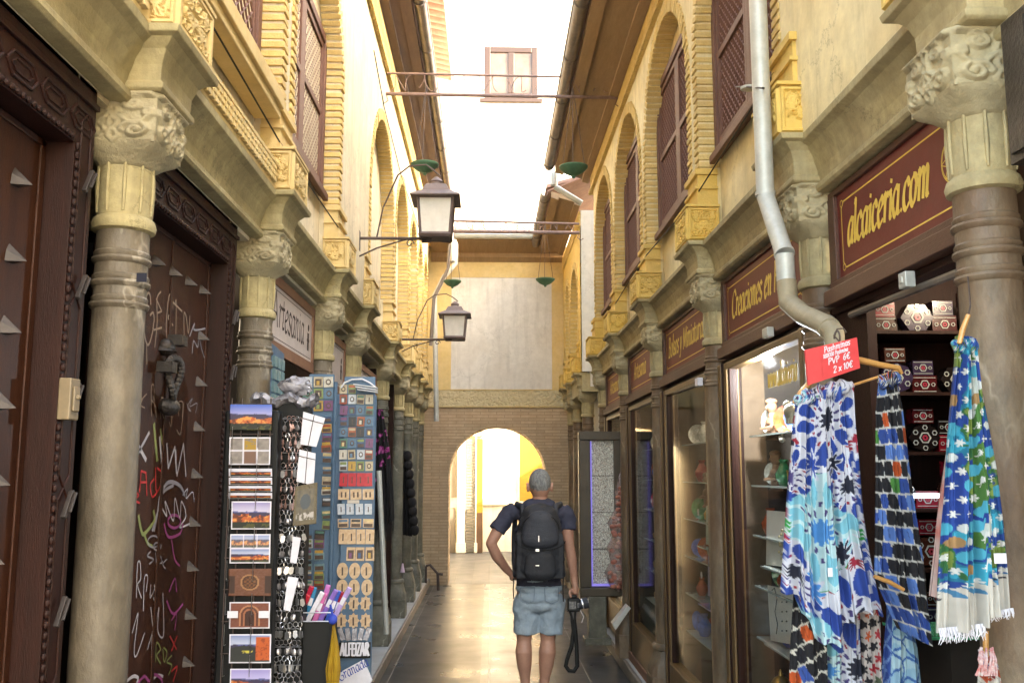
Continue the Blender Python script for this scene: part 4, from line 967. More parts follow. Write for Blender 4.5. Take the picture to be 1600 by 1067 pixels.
shop_fill_lamp(1.75, 5.70, 2.34, 1.15, 'warm fill bulb added behind the glass of the second shop window'); shop_fill_lamp(1.75, 7.35, 2.34, 1.15, 'warm fill bulb added behind the glass of the third shop window'); shop_fill_lamp(-1.6, 4.7, 2.44, .7, 'small fill bulb added inside the left shop under the Artesania sign')
shopfront(2.36, 3.20, True)
shopfront(3.42, 4.72); shopfront(4.98, 6.36); shopfront(6.62, 7.98); shopfront(8.26, 9.50)
for k in range(1, 7): part(BR, 'pier', m_shopw, [(1.28, 1.42, YR[k]-.09, YR[k]+.09, .1, 2.62)])
part(BR, 'side_street_wall', m_white, [(1.26, 5.5, 9.72, 9.86, .1, 2.655)])
for y0, y1 in ((3.42, 4.72), (4.98, 6.36), (6.62, 7.98)): part(BR, 'threshold', m_sfr, [(1.16, 1.22, y0, y1, .1, .17)], .004)
# ================================================================ painted meshes (printed pictures, patterned cloth)
rng = np.random.default_rng(5)
def colmesh(name, P, colr, parent=None, mat=None, origin=None, smooth=True, closed=False):
    """P: (n,m,3) grid, colr: (n,m,3) linear colours"""
    n, m = P.shape[:2]; me = bpy.data.meshes.new(name)
    off = np.array(wloc(parent) if parent is not None else (origin if origin is not None else (P[...,0].mean(), P[...,1].mean(), P[...,2].min())))
    V = (P.reshape(-1, 3)-off)
    i, j = np.meshgrid(np.arange(n-1), np.arange(m-1), indexing='ij'); a = (i*m+j).ravel(); F = np.stack([a, a+1, a+m+1, a+m], 1)
    if closed:
        i = np.arange(n-1); a = i*m+m-1; F = np.concatenate([F, np.stack([a, i*m, (i+1)*m, (i+1)*m+m-1], 1)])
    me.vertices.add(n*m); me.vertices.foreach_set('co', V.ravel()); me.loops.add(F.size); me.loops.foreach_set('vertex_index', F.ravel())
    me.polygons.add(len(F)); me.polygons.foreach_set('loop_start', np.arange(0, F.size, 4)); me.polygons.foreach_set('loop_total', np.full(len(F), 4))
    me.update(); me.validate()
    at = me.color_attributes.new('Col', 'FLOAT_COLOR', 'POINT'); c = np.ones((n*m, 4)); c[:, :3] = colr.reshape(-1, 3); at.data.foreach_set('color', c.ravel())
    if smooth: me.polygons.foreach_set('use_smooth', np.ones(len(F), bool))
    me.materials.append(mat or m_cloth); o = bpy.data.objects.new(name, me); C.objects.link(o)
    if parent is not None: o.parent = parent
    else: o.location = off
    return o
def L3(h): return np.array(rgb(h)[:3])
def vn(U, V, sc, seed=0):
    """smooth value noise 0..1"""
    r_ = np.random.default_rng(seed); T = r_.random((64, 64)); x = U*sc % 63; y = V*sc % 63; i = x.astype(int); j = y.astype(int); a = x-i; c = y-j; a = a*a*(3-2*a); c = c*c*(3-2*c)
    return (T[j % 64, i % 64]*(1-a)+T[j % 64, (i+1) % 64]*a)*(1-c)+(T[(j+1) % 64, i % 64]*(1-a)+T[(j+1) % 64, (i+1) % 64]*a)*c
def fbm(U, V, sc, seed=0): return (vn(U, V, sc, seed)+.5*vn(U, V, sc*2.1, seed+1)+.25*vn(U, V, sc*4.3, seed+2))/1.75
def put(c, mask, col): c[mask] = col; return c
# ---- postcards
def card_picture(kind, U, V):
    """V up 0..1"""
    c = np.zeros(U.shape+(3,)); n = fbm(U, V, 9, kind); hz = .50+.12*fbm(U, V*0, 3, kind+4)
    sky = [('#3f66c8','#b9b4dd'), ('#8c80b8','#e6dff0'), ('#9a8fd0','#cfc6ee'), ('#6e80b8','#dfe3ef'), ('#7f93cc','#c5cbe6')][kind % 5]
    t = np.clip((V-.5)*2, 0, 1)[..., None]; c[:] = L3(sky[0])*t+L3(sky[1])*(1-t)
    put(c, V < hz+.06, L3('#5a5f9a')); put(c, V < hz-.02+.1*fbm(U, V*0, 8, kind+9), L3('#3c3452'))
    tow = (vn(np.floor(U*14)/14*3.1, V*0, 5, kind+2) > .45) & (V < .56+.0*U) & (V > .30)
    blk = (V < .40+.18*vn(np.floor(U*16)*.37, V*0, 1, kind+3)) & (V > .22)
    put(c, blk, L3('#c2602f')); put(c, blk & (n > .55), L3('#e39a4c')); put(c, blk & (n < .38), L3('#6b3320')); put(c, V < .24+.06*n, L3('#1d2218')); put(c, (V < .2) & (n > .6), L3('#4a4a22'))
    return c
def card(kind, w, h, n=52):
    V, U = np.meshgrid(np.linspace(0, 1, int(n*.72)), np.linspace(0, 1, n), indexing='ij')
    if kind == 'castle': c = card_picture(0, U, V)
    elif kind == 'dusk': c = card_picture(1, U, V)
    elif kind == 'multi2':
        c = card_picture(3, U, np.clip(V*2, 0, 1)); top = V > .52; c2 = card_picture(4, (U*3) % 1, np.clip(V*2-1, 0, 1)); c[top] = c2[top]*.8+.08
        put(c, (np.abs(V-.52) < .03) | (top & (np.abs(((U*3) % 1)-.0) < .05)), L3('#e8e4f0'))
    elif kind == 'grid6':
        cx = np.floor(U*3); cy = np.floor(V*2); n_ = fbm(U, V, 12, 5); base = np.stack([.16+.2*n_, .14+.17*n_, .13+.15*n_], -1); c = base
        put(c, (cx == 1) & (cy == 1) & (n_ > .3), L3('#a9862c')); put(c, (cx == 1) & (cy == 0), L3('#7a5a4a')); put(c, ((U*3) % 1 < .07) | ((V*2) % 1 < .1), L3('#dcd8e4'))
    elif kind == 'window':
        c = np.zeros(U.shape+(3,)); c[:] = L3('#6e4430'); c += (fbm(U, V, 25, 3)[..., None]-.5)*.06; r_ = np.hypot((U-.5)*1.35, V-.5); put(c, (r_ < .30), L3('#a97b52')); put(c, r_ < .25, L3('#4a2a18')); put(c, (r_ < .2) & (np.sin(U*60)*np.sin(V*45) > 0), L3('#7a4c28'))
        put(c, ((U < .14) | (U > .86)) & (V < .75) & (V > .1), L3('#3a2218')); c = np.clip(c, 0, 1)
    elif kind == 'arch':
        c = np.zeros(U.shape+(3,)); c[:] = L3('#7c4636'); c += (fbm(U, V, 25, 8)[..., None]-.5)*.05
        for k, col in ((.34, '#b9805c'), (.29, '#5c3024'), (.22, '#a86a4a'), (.16, '#3c1e16')):
            a = (np.abs(U-.5) < k*.75) & (V < .5) & (V > .1); a |= (np.hypot((U-.5)/.75, (V-.5)*.9) < k); put(c, a, L3(col))
    elif kind == 'orange':
        c = card_picture(3, U, V); put(c, (V < .62-.3*np.abs(U-.35)), L3('#2c2e2c')); put(c, (V < .42) & (V > .34) & (U > .3) & (U < .55) & (fbm(U, V, 20, 1) > .5), L3('#d8c74a')); put(c, (U > .64) & (V > .1) & (V < .9), L3('#c45a22')); put(c, (U > .64) & (V > .1) & (V < .88) & (fbm(U, V, 18, 2) > .62), L3('#9a3e14'))
    else: c = card_picture(2, U, V)
    b_ = .035
    if kind not in ('castle', 'window'): put(c, (U < b_) | (U > 1-b_) | (V < b_*1.5) | (V > 1-b_*1.5), L3('#ece8f2'))
    return U, V, np.clip(c, 0, 1)
CY = 3.25
rack = thing('postcard_rack', 'black wire postcard rack holding a column of view cards', 'postcard rack', (-.84, 3.27, .1))
a = atY(358, 1067, CY); c_ = atY(425, 632, CY)
b = MB()
for x in (-.90, -.865, -.80, -.765): b.tube([(x, CY+.012, .15), (x, CY+.012, 1.90)], .0025, 6)
for z in np.arange(.2, 1.9, .105): b.tube([(-.905, CY+.014, z), (-.755, CY+.014, z)], .002, 5)
b.build('wire_grid', m_iron, rack)
b = MB(); b.box(-.93, -.74, CY+.03, CY+.10, .12, 1.86); b.build('dark_body', m_black, rack, bevel=.01)
b = MB(); b.tube([(-.84, CY+.065, .1), (-.84, CY+.065, .14)], .09, 20); b.build('foot', m_iron, rack)
cards = [('castle', 358, 632, 425, 672, 'postcard of an orange hilltop fortress under a deep blue sky, topmost on the rack'),
 ('grid6', 357, 683, 423, 726, 'postcard with six small framed views in two rows, second from the top'),
 ('dusk', 357, 732, 425, 744, 'upper strip of the overlapping panorama postcards'), ('dusk', 357, 746, 425, 757, 'second strip of the overlapping panorama postcards'),
 ('dusk', 357, 759, 425, 768, 'third strip of the overlapping panorama postcards'), ('pano', 357, 770, 425, 779, 'lowest strip of the overlapping panorama postcards'),
 ('dusk', 360, 783, 424, 827, 'white bordered postcard of a floodlit fortress under a violet sky'), ('multi2', 358, 834, 423, 880, 'white bordered postcard with small views above a wide fortress view'),
 ('window', 356, 888, 424, 931, 'brown postcard of a carved plaster wall with a round eight sided opening'), ('arch', 357, 940, 422, 982, 'white bordered postcard of nested red brown arches'),
 ('orange', 357, 990, 424, 1036, 'postcard of a dark hill beside an orange wall, near the bottom of the rack'), ('pano', 358, 1044, 424, 1085, 'pale postcard with mostly white sky at the bottom edge of the rack')]
for i, (kd, x0, y0, x1, y1, lab) in enumerate(cards):
    p0 = atY(x0, y1, CY-.004); p1 = atY(x1, y0, CY-.004); U, V, cc = card(kd, 1, 1)
    if y1-y0 < 20: cc = np.clip(cc, 0, 1); cc[V > .6] = L3('#e8e6f4')
    cc *= .85
    P = np.stack([p0.x+(p1.x-p0.x)*U, np.full(U.shape, CY-.004-.002*i % .003)+.006*(1-V), p0.z+(p1.z-p0.z)*V], -1)
    o = colmesh('postcard', P, cc, None, m_vc); o.modifiers.new('thickness', 'SOLIDIFY').thickness = .0015; tag(o, lab, 'postcard', 'postcards on the wire rack')
b = MB()
for x in (-.888, -.80): 
    for z in (1.0, 1.10, 1.20, 1.31, 1.42, 1.55, 1.65, 1.76): b.tube([(x, CY-.012, z+.04), (x, CY-.012, z-.03), (x, CY+.01, z-.03)], .0011, 4)
b.build('card_holder', m_chrome, rack)
for x0 in (355, 404):
    p0 = atY(x0, 965, CY-.016); p1 = atY(x0+17, 954, CY-.016); b = MB(); b.box(p0.x, p1.x, CY-.017, CY-.015, p0.z, p1.z); tag(b.build('price_tag', m_paper), 'small white price tag on the %s edge of the arch postcard' % ('left' if x0 < 380 else 'right'), 'price tag')
# ---- keyring rack
KY = 3.42
krk = thing('keyring_rack', 'tall dark rack with a silver plastic wrapped top hung full of metal keyrings', 'keyring rack', (-.73, KY+.05, .1))
b = MB(); b.box(-.80, -.665, KY+.012, KY+.09, .14, 1.90); b.build('dark_board', m_black, krk, bevel=.004)
b = MB()
for z in np.arange(.35, 1.87, .062): b.tube([(-.80, KY+.004, z), (-.665, KY+.004, z)], .0016, 5)
b.build('hook_rail', m_chrome, krk)
b = MB(); b.tube([(-.73, KY+.05, .1), (-.73, KY+.05, .14)], .08, 20); b.build('foot', m_iron, krk)
m_film = M('crumpled_clear_film', (.30,.29,.32), (.42,.41,.45), 22, .22, .9, 30, metal=.35)
b = MB(); rows = []
for i in range(16):
    u = i/15; row = []
    for j in range(14):
        a_ = 2*math.pi*j/13; rr = .03+.006*math.sin(7*a_+i*1.9)+.006*math.sin(i*2.3)
        row.append((-.875+.235*u, KY+.03+rr*1.6*math.cos(a_), 1.905+.012*math.sin(i*.9)+rr*.7*math.sin(a_)))
    rows.append(row)
b.grid(rows); rows = []
for i in range(14):
    row = []
    for j in range(16):
        a_ = 2*math.pi*j/15; p_ = math.pi*i/13; rr = 1+.22*math.sin(5*a_+i)+.15*math.sin(9*a_-2*i)
        row.append((-.725+.055*rr*math.sin(p_)*math.cos(a_), KY+.05+.045*rr*math.sin(p_)*math.sin(a_), 1.96+.032*rr*math.cos(p_)))
    rows.append(row)
b.grid(rows); tag(b.build('plastic_wrap', m_film, None, smooth=True, auto=60), 'crumpled clear plastic wrap bunched on top of the keyring rack', 'plastic wrap')
def keyring_mesh(v):
    b = MB(); b.tube([(.009*math.cos(t), 0, .010*math.sin(t)) for t in [2*math.pi*i/10 for i in range(11)]], .0013, 4, cap=False)
    b.tube([(0,0,-.010),(0,0,-.022)], .0012, 4)
    if v == 0: b.add([(-.006,-.003,-.022),(.006,-.003,-.022),(.009,-.003,-.042),(0,-.003,-.052),(-.009,-.003,-.042)], [(0,1,2,3,4)]); b.obox((0,0,-.036), (.015,.004,.022))
    elif v == 1: b.sph((0,0,-.034), (.010,.004,.013), 8, 6)
    else: b.tube([(0,0,-.022),(.003,-.002,-.036),(-.003,0,-.050)], [.004,.007,.002], 6)
    return b
m_kc = [m_chrome, M('dull_pewter', (.26,.24,.25), (.40,.38,.38), 40, .35, metal=.8), M('coppery_charm', (.30,.17,.14), (.42,.28,.25), 40, .4, metal=.6)]
protos = []
for v in range(3):
    o = keyring_mesh(v).build('keyring', m_kc[v], None, origin=(0, 0, 0)); tag(o, 'small metal keyring charm hanging on the dark rack', 'keyring', 'metal keyrings on the rack'); protos.append(o)
used = [False]*3
for i, z in enumerate(np.arange(.66, 1.86, .056)):
    for j in range(9):
        v = 2 if (z > 1.55 and (i+j) % 3) else (i+j*2) % 2 + (0 if z < 1.5 else 0)
        v = min(v, 2); o = protos[v] if not used[v] else protos[v].copy()
        if used[v]: C.objects.link(o)
        used[v] = True
        o.location = (-.795+.0155*j+random.uniform(-.003, .003), KY-.004-random.uniform(0, .012), z+random.uniform(-.004, .004)); o.rotation_euler = (random.uniform(-.2, .2), random.uniform(-.25, .25), random.uniform(-.9, .9)); o.scale = (.95,)*3
# ---- white cards in clips and the dark framed picture
def flat_item(name, pts, Y, m, lab, cat, th=.004, group=None, tilt=0):
    q = [atY(x, y, Y + tilt*k) for k, (x, y) in enumerate(pts)]; b = MB(); b.prism(q, (0, th, 0)); return tag(b.build(name, m), lab, cat, group)
for pts, lab in (([(474,643),(508,653),(494,698),(469,694)], 'upper white blank backed card tilted beside the keyring rack'), ([(468,702),(493,708),(490,758),(463,752)], 'lower white blank backed card tilted beside the keyring rack')):
    o = flat_item('blank_card', pts, 3.34, m_paper, lab, 'card', group='white cards in clips')
    q = [atY(x, y, 3.337) for x, y in pts]; b = MB(); b.tube([(q[0]+q[1])/2, (q[2]+q[3])/2], .0012, 4); b.tube([q[0].lerp(q[3], .2), q[1].lerp(q[2], .2)], .0012, 4); tag(b.build('wire_clip', m_iron), 'thin wire clip holding the %s white card' % lab.split()[0], 'wire clip')
for pts, lab in (([(458,838),(470,840),(463,880),(453,878)], 'white price strip above the lower one beside the fan bin'), ([(450,900),(466,903),(453,955),(443,952)], 'lowest white price strip just above the fan bin')):
    flat_item('price_strip', pts, 3.34, m_paper, lab, 'price strip')
q = [atY(x, y, 3.335) for x, y in ((461,760),(496,753),(494,818),(457,822))]; fp = thing('framed_picture', 'small dark gilt framed picture of a courtyard hanging beside the keyrings', 'picture', q[3])
b = MB(); b.prism(q, (0, .006, 0)); b.build('frame', M('dark_gilt', (.10,.075,.04), (.15,.115,.06), 30, .45, .5, 60), fp, bevel=.002)
U, V = np.meshgrid(np.linspace(0,1,24), np.linspace(0,1,36)); nn_ = fbm(U, V, 8, 3); cc = np.stack([.06+.1*nn_,.05+.08*nn_,.035+.05*nn_], -1); put(cc, (np.hypot(U-.5, (V-.6)*1.2) < .3), np.array((.05,.06,.07))); put(cc, (V < .25) & (nn_ > .55), np.array((.4,.36,.33)))
A_ = [np.array(v) for v in (q[3], q[2], q[1], q[0])]
def quadmap(A, U, V, inset=.1):
    U = inset+(1-2*inset)*U; V = inset+(1-2*inset)*V; U = U[..., None]; V = V[..., None]
    return (A[0]*(1-U)+A[1]*U)*(1-V)+(A[3]*(1-U)+A[2]*U)*V
Pq = quadmap(A_, U, V, .12); Pq[..., 1] -= .0015; colmesh('print', Pq, cc, fp, m_vc)
# ---- magnet stand
MY = 4.0
ms = thing('magnet_stand', 'tall blue two sided display stand covered in fridge magnets', 'display stand', (-.65, MY+.06, .1))
pL0, pL1 = atY(469, 1060, MY+.03), atY(522, 588, MY+.03); pR0, pR1 = atY(528, 1000, MY), atY(586, 594, MY)
b = MB(); b.box(pL0.x, pL1.x, MY+.03, MY+.05, .5, pL1.z+.01); b.build('left_board', m_blue, ms, bevel=.003)
b = MB(); b.box(pR0.x, pR1.x, MY, MY+.02, .62, pR1.z+.015); b.build('right_board', m_blue, ms, bevel=.003)
b = MB(); b.tube([(pL1.x+.009, MY+.02, .1), (pL1.x+.009, MY+.02, 2.03)], .009, 8); b.box(pL0.x+.01, pR1.x-.01, MY+.052, MY+.16, .12, 1.98); b.build('core', m_blue, ms)
b = MB(); b.box(pL0.x, pR1.x, MY+.0, MY+.2, .1, .118); b.build('foot', m_iron, ms)
hexs = ['#c9b89a','#b5623c','#3d5a86','#8a9b5c','#d8d2c4','#a44a2e','#caa24a','#5f7f9c','#333238','#cfd4dc','#7d4a78','#e0c890','#5d8a7a']
magm = [M('magnet_%02d' % i, rgb(h)[:3], tuple(x*.6 for x in rgb(h)[:3]), 60, .4) for i, h in enumerate(hexs)]
m_magred = M('magnet_red', rgb('#c8202c')[:3], rgb('#a31530')[:3], 60, .4); m_magterr = M('magnet_cream', rgb('#d6bf9f')[:3], rgb('#b8936c')[:3], 60, .5); m_maghouse = M('magnet_seagreen', rgb('#7f9aa0')[:3], rgb('#5f7f84')[:3], 60, .4)
m_motif = M('magnet_motif', (.05,.035,.03), (.12,.07,.05), 80, .5); m_motifw = M('magnet_motif_pale', (.6,.56,.5), (.5,.42,.35), 80, .5); m_rim = M('magnet_rim', (.62,.56,.46), None, 60, .5)
def magnet(px, py, w, h, Yp, shape, mi, motif, lab, cat='magnet'):
    p = atY(px, py, Yp); k = Yp/FPX; w *= k; h *= k; b = MB(); y0, y1 = Yp-.007, Yp-.0008
    if shape == 'rect': b.box(p.x-w/2, p.x+w/2, y0, y1, p.z-h/2, p.z+h/2)
    elif shape == 'oval': b.prism([(p.x+w/2*math.cos(t), y1, p.z+h/2*math.sin(t)) for t in [2*math.pi*i/20 for i in range(20)]], (0, -.006, 0))
    elif shape == 'star': b.prism([(p.x+w/2*(1 if i % 2 == 0 else .74)*math.cos(math.pi*i/8), y1, p.z+h/2*(1 if i % 2 == 0 else .74)*math.sin(math.pi*i/8)) for i in range(16)], (0, -.006, 0))
    else: b.prism([(p.x-w/2, y1, p.z-h/2), (p.x+w/2, y1, p.z-h/2), (p.x+w/2, y1, p.z+h*.15), (p.x+w*.2, y1, p.z+h*.3), (p.x, y1, p.z+h/2), (p.x-w*.2, y1, p.z+h*.3), (p.x-w/2, y1, p.z+h*.15)], (0, -.006, 0))
    b.mi = 1; ms_ = .3
    if motif == 'fig':
        for dx in ((-.18, .18) if w > h*.9 else (0,)): b.box(p.x+dx*w-w*.07, p.x+dx*w+w*.07, y0-.0015, y0, p.z-h*.28, p.z+h*.22)
    elif motif == 'ring':
        b.prism([(p.x+w*.30*math.cos(t), y0, p.z+h*.30*math.sin(t)) for t in [2*math.pi*i/8 for i in range(8)]], (0, -.001, 0)); b.mi = 0; b.prism([(p.x+w*.17*math.cos(t), y0-.001, p.z+h*.17*math.sin(t)) for t in [2*math.pi*i/8 for i in range(8)]], (0, -.001, 0))
    elif motif == 'frame':
        b.box(p.x-w*.34, p.x+w*.34, y0-.001, y0, p.z-h*.34, p.z+h*.30); b.mi = 2; b.box(p.x-w*.2, p.x+w*.12, y0-.002, y0-.001, p.z-h*.3, p.z+h*.1)
    elif motif == 'band': b.box(p.x-w*.42, p.x+w*.42, y0-.001, y0, p.z-h*.42, p.z-h*.05); b.mi = 2; b.box(p.x-w*.42, p.x+w*.42, y0-.0012, y0, p.z+h*.15, p.z+h*.42)
    o = b.build('fridge_magnet', [mi, m_motif if mi not in (m_motif,) else m_motifw, random.choice(magm)], None); o.rotation_euler = (0, random.gauss(0, .035), 0); o.location.x += random.gauss(0, .0008); return tag(o, lab, 'magnet', 'fridge magnets on the blue stand')
oc = ['first', 'second', 'third', 'fourth', 'fifth', 'sixth', 'seventh', 'eighth', 'ninth', 'tenth', 'eleventh', 'twelfth', 'thirteenth', 'fourteenth']
rr_ = 0; rows4 = [608, 624, 641, 658.5, 675, 692.5, 710, 728]
for i, y in enumerate(rows4):
    for j, x in enumerate((537, 550.5, 563.5, 577)):
        if i == 0 and j > 1: continue
        wch = 'patterned'; mm = magm[(i*5+j*3+i*j) % len(magm)]
        magnet(x, y, 11.5, 14.5, MY, 'rect', mm, ('ring', 'frame', 'fig', 'band')[(i+j*3) % 4], 'small patterned magnet on the right board, row %s from the top, %s from the left' % (oc[i], oc[j]))
for j, x in enumerate((537, 550.5, 563.5, 576)): magnet(x, 749, 12, 20, MY, 'rect' if j % 2 else 'rect', m_magred, 'fig', 'bright red magnet in the all red row, %s from the left' % oc[j])
def row3(y, xs, w, h, shape, mm, motif, desc):
    for j, x in enumerate(xs): magnet(x, y, w, h, MY, shape, mm, motif, desc % oc[j])
row3(772, (537, 557, 576), 17, 16, 'rect', m_magterr, 'fig', 'square cream magnet with dark figures, row just below the red magnets, %s from the left')
row3(795, (534, 548, 562, 576), 11, 16, 'rect', magm[9], 'fig', 'narrow grey blue magnet two rows below the red ones, %s from the left')
row3(817, (537, 556, 576), 16, 13, 'rect', m_magterr, 'band', 'low cream magnet three rows below the red ones, %s from the left')
row3(838, (536, 550, 564, 578), 13, 22, 'rect', m_magterr, 'fig', 'upright cream magnet four rows below the red ones, %s from the left')
row3(865, (548, 563, 578), 13, 20, 'rect', m_magterr, 'frame', 'upright cream magnet in the row above the ovals, %s from the left')
row3(891, (535, 554, 573), 17, 24, 'oval', m_magterr, 'fig', 'oval cream magnet in the upper oval row, %s from the left'); row3(917, (535, 554, 573), 17, 24, 'oval', m_magterr, 'fig', 'oval cream magnet in the lower oval row, %s from the left')
row3(942, (534, 553, 571), 18, 24, 'star', m_magterr, 'fig', 'star shaped cream magnet in the upper star row, %s from the left'); row3(969, (534, 553, 571), 18, 24, 'star', m_magterr, 'fig', 'star shaped cream magnet in the lower star row, %s from the left')
magnet(552, 783.5, 18, 5, MY, 'rect', m_motifw, '', 'thin white label strip under the cream square magnets')
for i, y in enumerate((597, 615, 634)):
    for j, x in enumerate((481, 498, 514)): magnet(x, y, 14.5, 16, MY+.03, 'rect', magm[(i*3+j*4+9) % 13], ('ring', 'frame', 'ring')[j], 'square magnet on the left board, row %s from the top, %s from the left' % (oc[i], oc[j]))
for i, y in enumerate((653, 669, 683, 698, 715, 735, 751, 766, 784, 804, 820)):
    magnet(511, y, 15, 13 if i not in (3,4) else 17, MY+.03, 'house' if i in (0, 3, 7) else 'rect', magm[(i*4+2) % 13] if i not in (4,5) else magm[7], 'band', 'magnet at the right edge of the left board, %s below the full rows' % oc[i])
for i, y in enumerate((835, 849, 866, 883, 898, 913)):
    for j, x in enumerate((481, 499)):
        magnet(x, y, 15, 13 if i not in (2,3) else 16, MY+.03, 'house' if i in (2, 3, 4) else 'rect', m_maghouse if i in (2, 3) else magm[(i*2+j+7) % 13], 'band', 'grey green magnet on the lower left board, row %s of six, %s of the pair' % (oc[i], 'left' if j == 0 else 'right'))
# plastic lid shaped white bracket on the stand top
b = MB(); pts = [atY(x, y, MY-.02) for x, y in ((533,606),(538,598),(550,593),(566,592),(578,598),(588,606))]; b.tube(pts, .004, 6)
for k in range(3):
    q0, q1 = atY(555+k*3, 601+k*4, MY-.03), atY(588, 606+k*3.5, MY-.06); b.obox((q0+q1)/2, ((q1-q0).length, .05, .004), Matrix.Rotation(R(8), 3, 'Y'))
tag(b.build('white_bracket', M('white_plastic', (.66,.66,.70), None, 9, .3)), 'white plastic bracket arched over the top of the magnet stand', 'bracket')
# sign plates low on the stand
q0, q1 = atY(529, 1028, MY-.02), atY(579, 1003, MY-.02); t = thing('name_plate', 'black plate with white capitals ALFEIZAR low on the magnet stand', 'sign', (q0.x, MY-.02, q0.z))
b = MB(); b.box(q0.x, q1.x, MY-.02, MY-.012, q0.z, q1.z); b.build('plate', m_black, t); b = MB(); tx = 'ALFEIZAR'; sz = .064; write(b, tx, (q0.x+.006, MY-.02, q0.z+.012), (1,0,0), (0,0,1), (0,-1,0), sz, .16, R(35), .0, (q1.x-q0.x-.012)/twidth(tx, sz)); b.build('lettering', m_paper, t, fixn=False)
q = [atY(x, y, MY-.05) for x, y in ((527,1052),(568,1030),(582,1062),(560,1090),(527,1090))]; t = thing('paper_bag', 'white paper sheet with the blue handwritten word Granada under the name plate', 'paper sheet', q[4])
b = MB(); b.prism(q, (0, .006, 0)); b.build('sheet', m_paper, t); b = MB(); o_ = atY(531, 1064, MY-.051); dd = (atY(560, 1048, MY-.051)-o_).normalized(); up = Vector((-dd.z, 0, dd.x)); write(b, 'Granada', o_, dd, up, (0,-1,0), .05, .09, R(40), .1, .85); b.build('lettering', M('blue_ink', (.03,.06,.35), None, 9, .5), t, fixn=False)
b = MB(); q0, q1 = atY(529, 1036, MY-.01), atY(578, 1000, MY-.01); 
for k in range(5): b.obox(atY(534+k*10, 990, MY-.008), (.02, .012, .05), Matrix.Rotation(R(10*k-20), 3, 'Y'))
tag(b.build('paper_bundle', m_film), 'crumpled clear bags tucked at the foot of the magnet stand', 'bags')
# blue edged far stand by the second column
t = thing('tile_display', 'narrow blue edged display panel of green tiles beside the second left column', 'display panel', (-.99, 4.45, 1.3))
A0, A1 = atY(415, 533, 4.3), atY(438, 552, 4.62)
b = MB(); b.prism([(A0.x, 4.3, 1.75), (A0.x, 4.3, A0.z), (A1.x+.0, 4.62, A0.z-.02), (A1.x, 4.62, 1.75)], (.02, 0, 0)); b.build('board', m_blue, t)
for k in range(7):
    z = A0.z-.06-.06*k
    for j in range(3): b = MB(); b.box(A1.x+.0+.02+.0, A1.x+.034, 4.36+.08*j, 4.42+.08*j, z-.05, z); b.build('tile', m_maghouse, t)
# ---- bin of fans
FY = 3.45
fb = thing('fan_bin', 'black bin with a wire rim in front of the magnet stand', 'bin', (-.665, FY+.07, .1))
q0, q1 = atY(441, 972, FY), atY(519, 972, FY); b = MB()
b.box(q0.x+.01, q1.x-.005, FY, FY+.006, .1, q0.z); b.box(q0.x+.01, q1.x-.005, FY+.14, FY+.146, .1, q0.z); b.box(q0.x+.01, q0.x+.016, FY+.006, FY+.14, .1, q0.z); b.box(q1.x-.011, q1.x-.005, FY+.006, FY+.14, .1, q0.z); b.build('bin_body', m_black, fb)
b = MB(); zr = q0.z+.035; loop = [(q0.x, FY-.01, zr), (q1.x, FY-.01, zr), (q1.x, FY+.15, zr), (q0.x, FY+.15, zr), (q0.x, FY-.01, zr)]; b.tube(loop, .0025, 6); b.tube([(x, y, z-.03) for x, y, z in loop], .0025, 6); b.build('wire_rim', m_chrome, fb)
fcol = [('red','#c8283c'),('crimson','#b81e44'),('teal blue','#3d87b4'),('white','#e6e2ea'),('rose pink','#d873b0'),('orchid pink','#c676bf'),('violet','#8e6cc4'),('blue','#3e5fc0'),('dark red','#a01c30'),('lilac','#b9a2dc')]
for i, (nm, h) in enumerate(fcol):
    x = q0.x+.012+(q1.x-q0.x-.03)*i/9; o = MB(); rot = Matrix.Rotation(R(-28+2*i), 3, 'Y') @ Matrix.Rotation(R(-14), 3, 'X')
    rot = Matrix.Rotation(R(28-2*(i % 3)*3), 3, 'Y') @ Matrix.Rotation(R(12), 3, 'X')
    ce = (x+.035, FY+.05+.012*(i % 3), q0.z+.02+.008*((i*3) % 4))
    o.obox(ce, (.018, .010, .17), rot); f = o.build('folded_fan', M('fan_%d' % i, rgb(h)[:3], tuple(v*.7 for v in rgb(h)[:3]), 60, .4, stretch=(1,1,.2)), None, bevel=.003); tag(f, '%s folded hand fan in the black bin, %s from the left' % (nm, oc[i]), 'hand fan', 'folded fans in the bin')
    o = MB(); o.obox(Vector(ce)+rot @ Vector((0, -.0065, .03)), (.014, .002, .03), rot); o.build('white_label', m_paper, f)
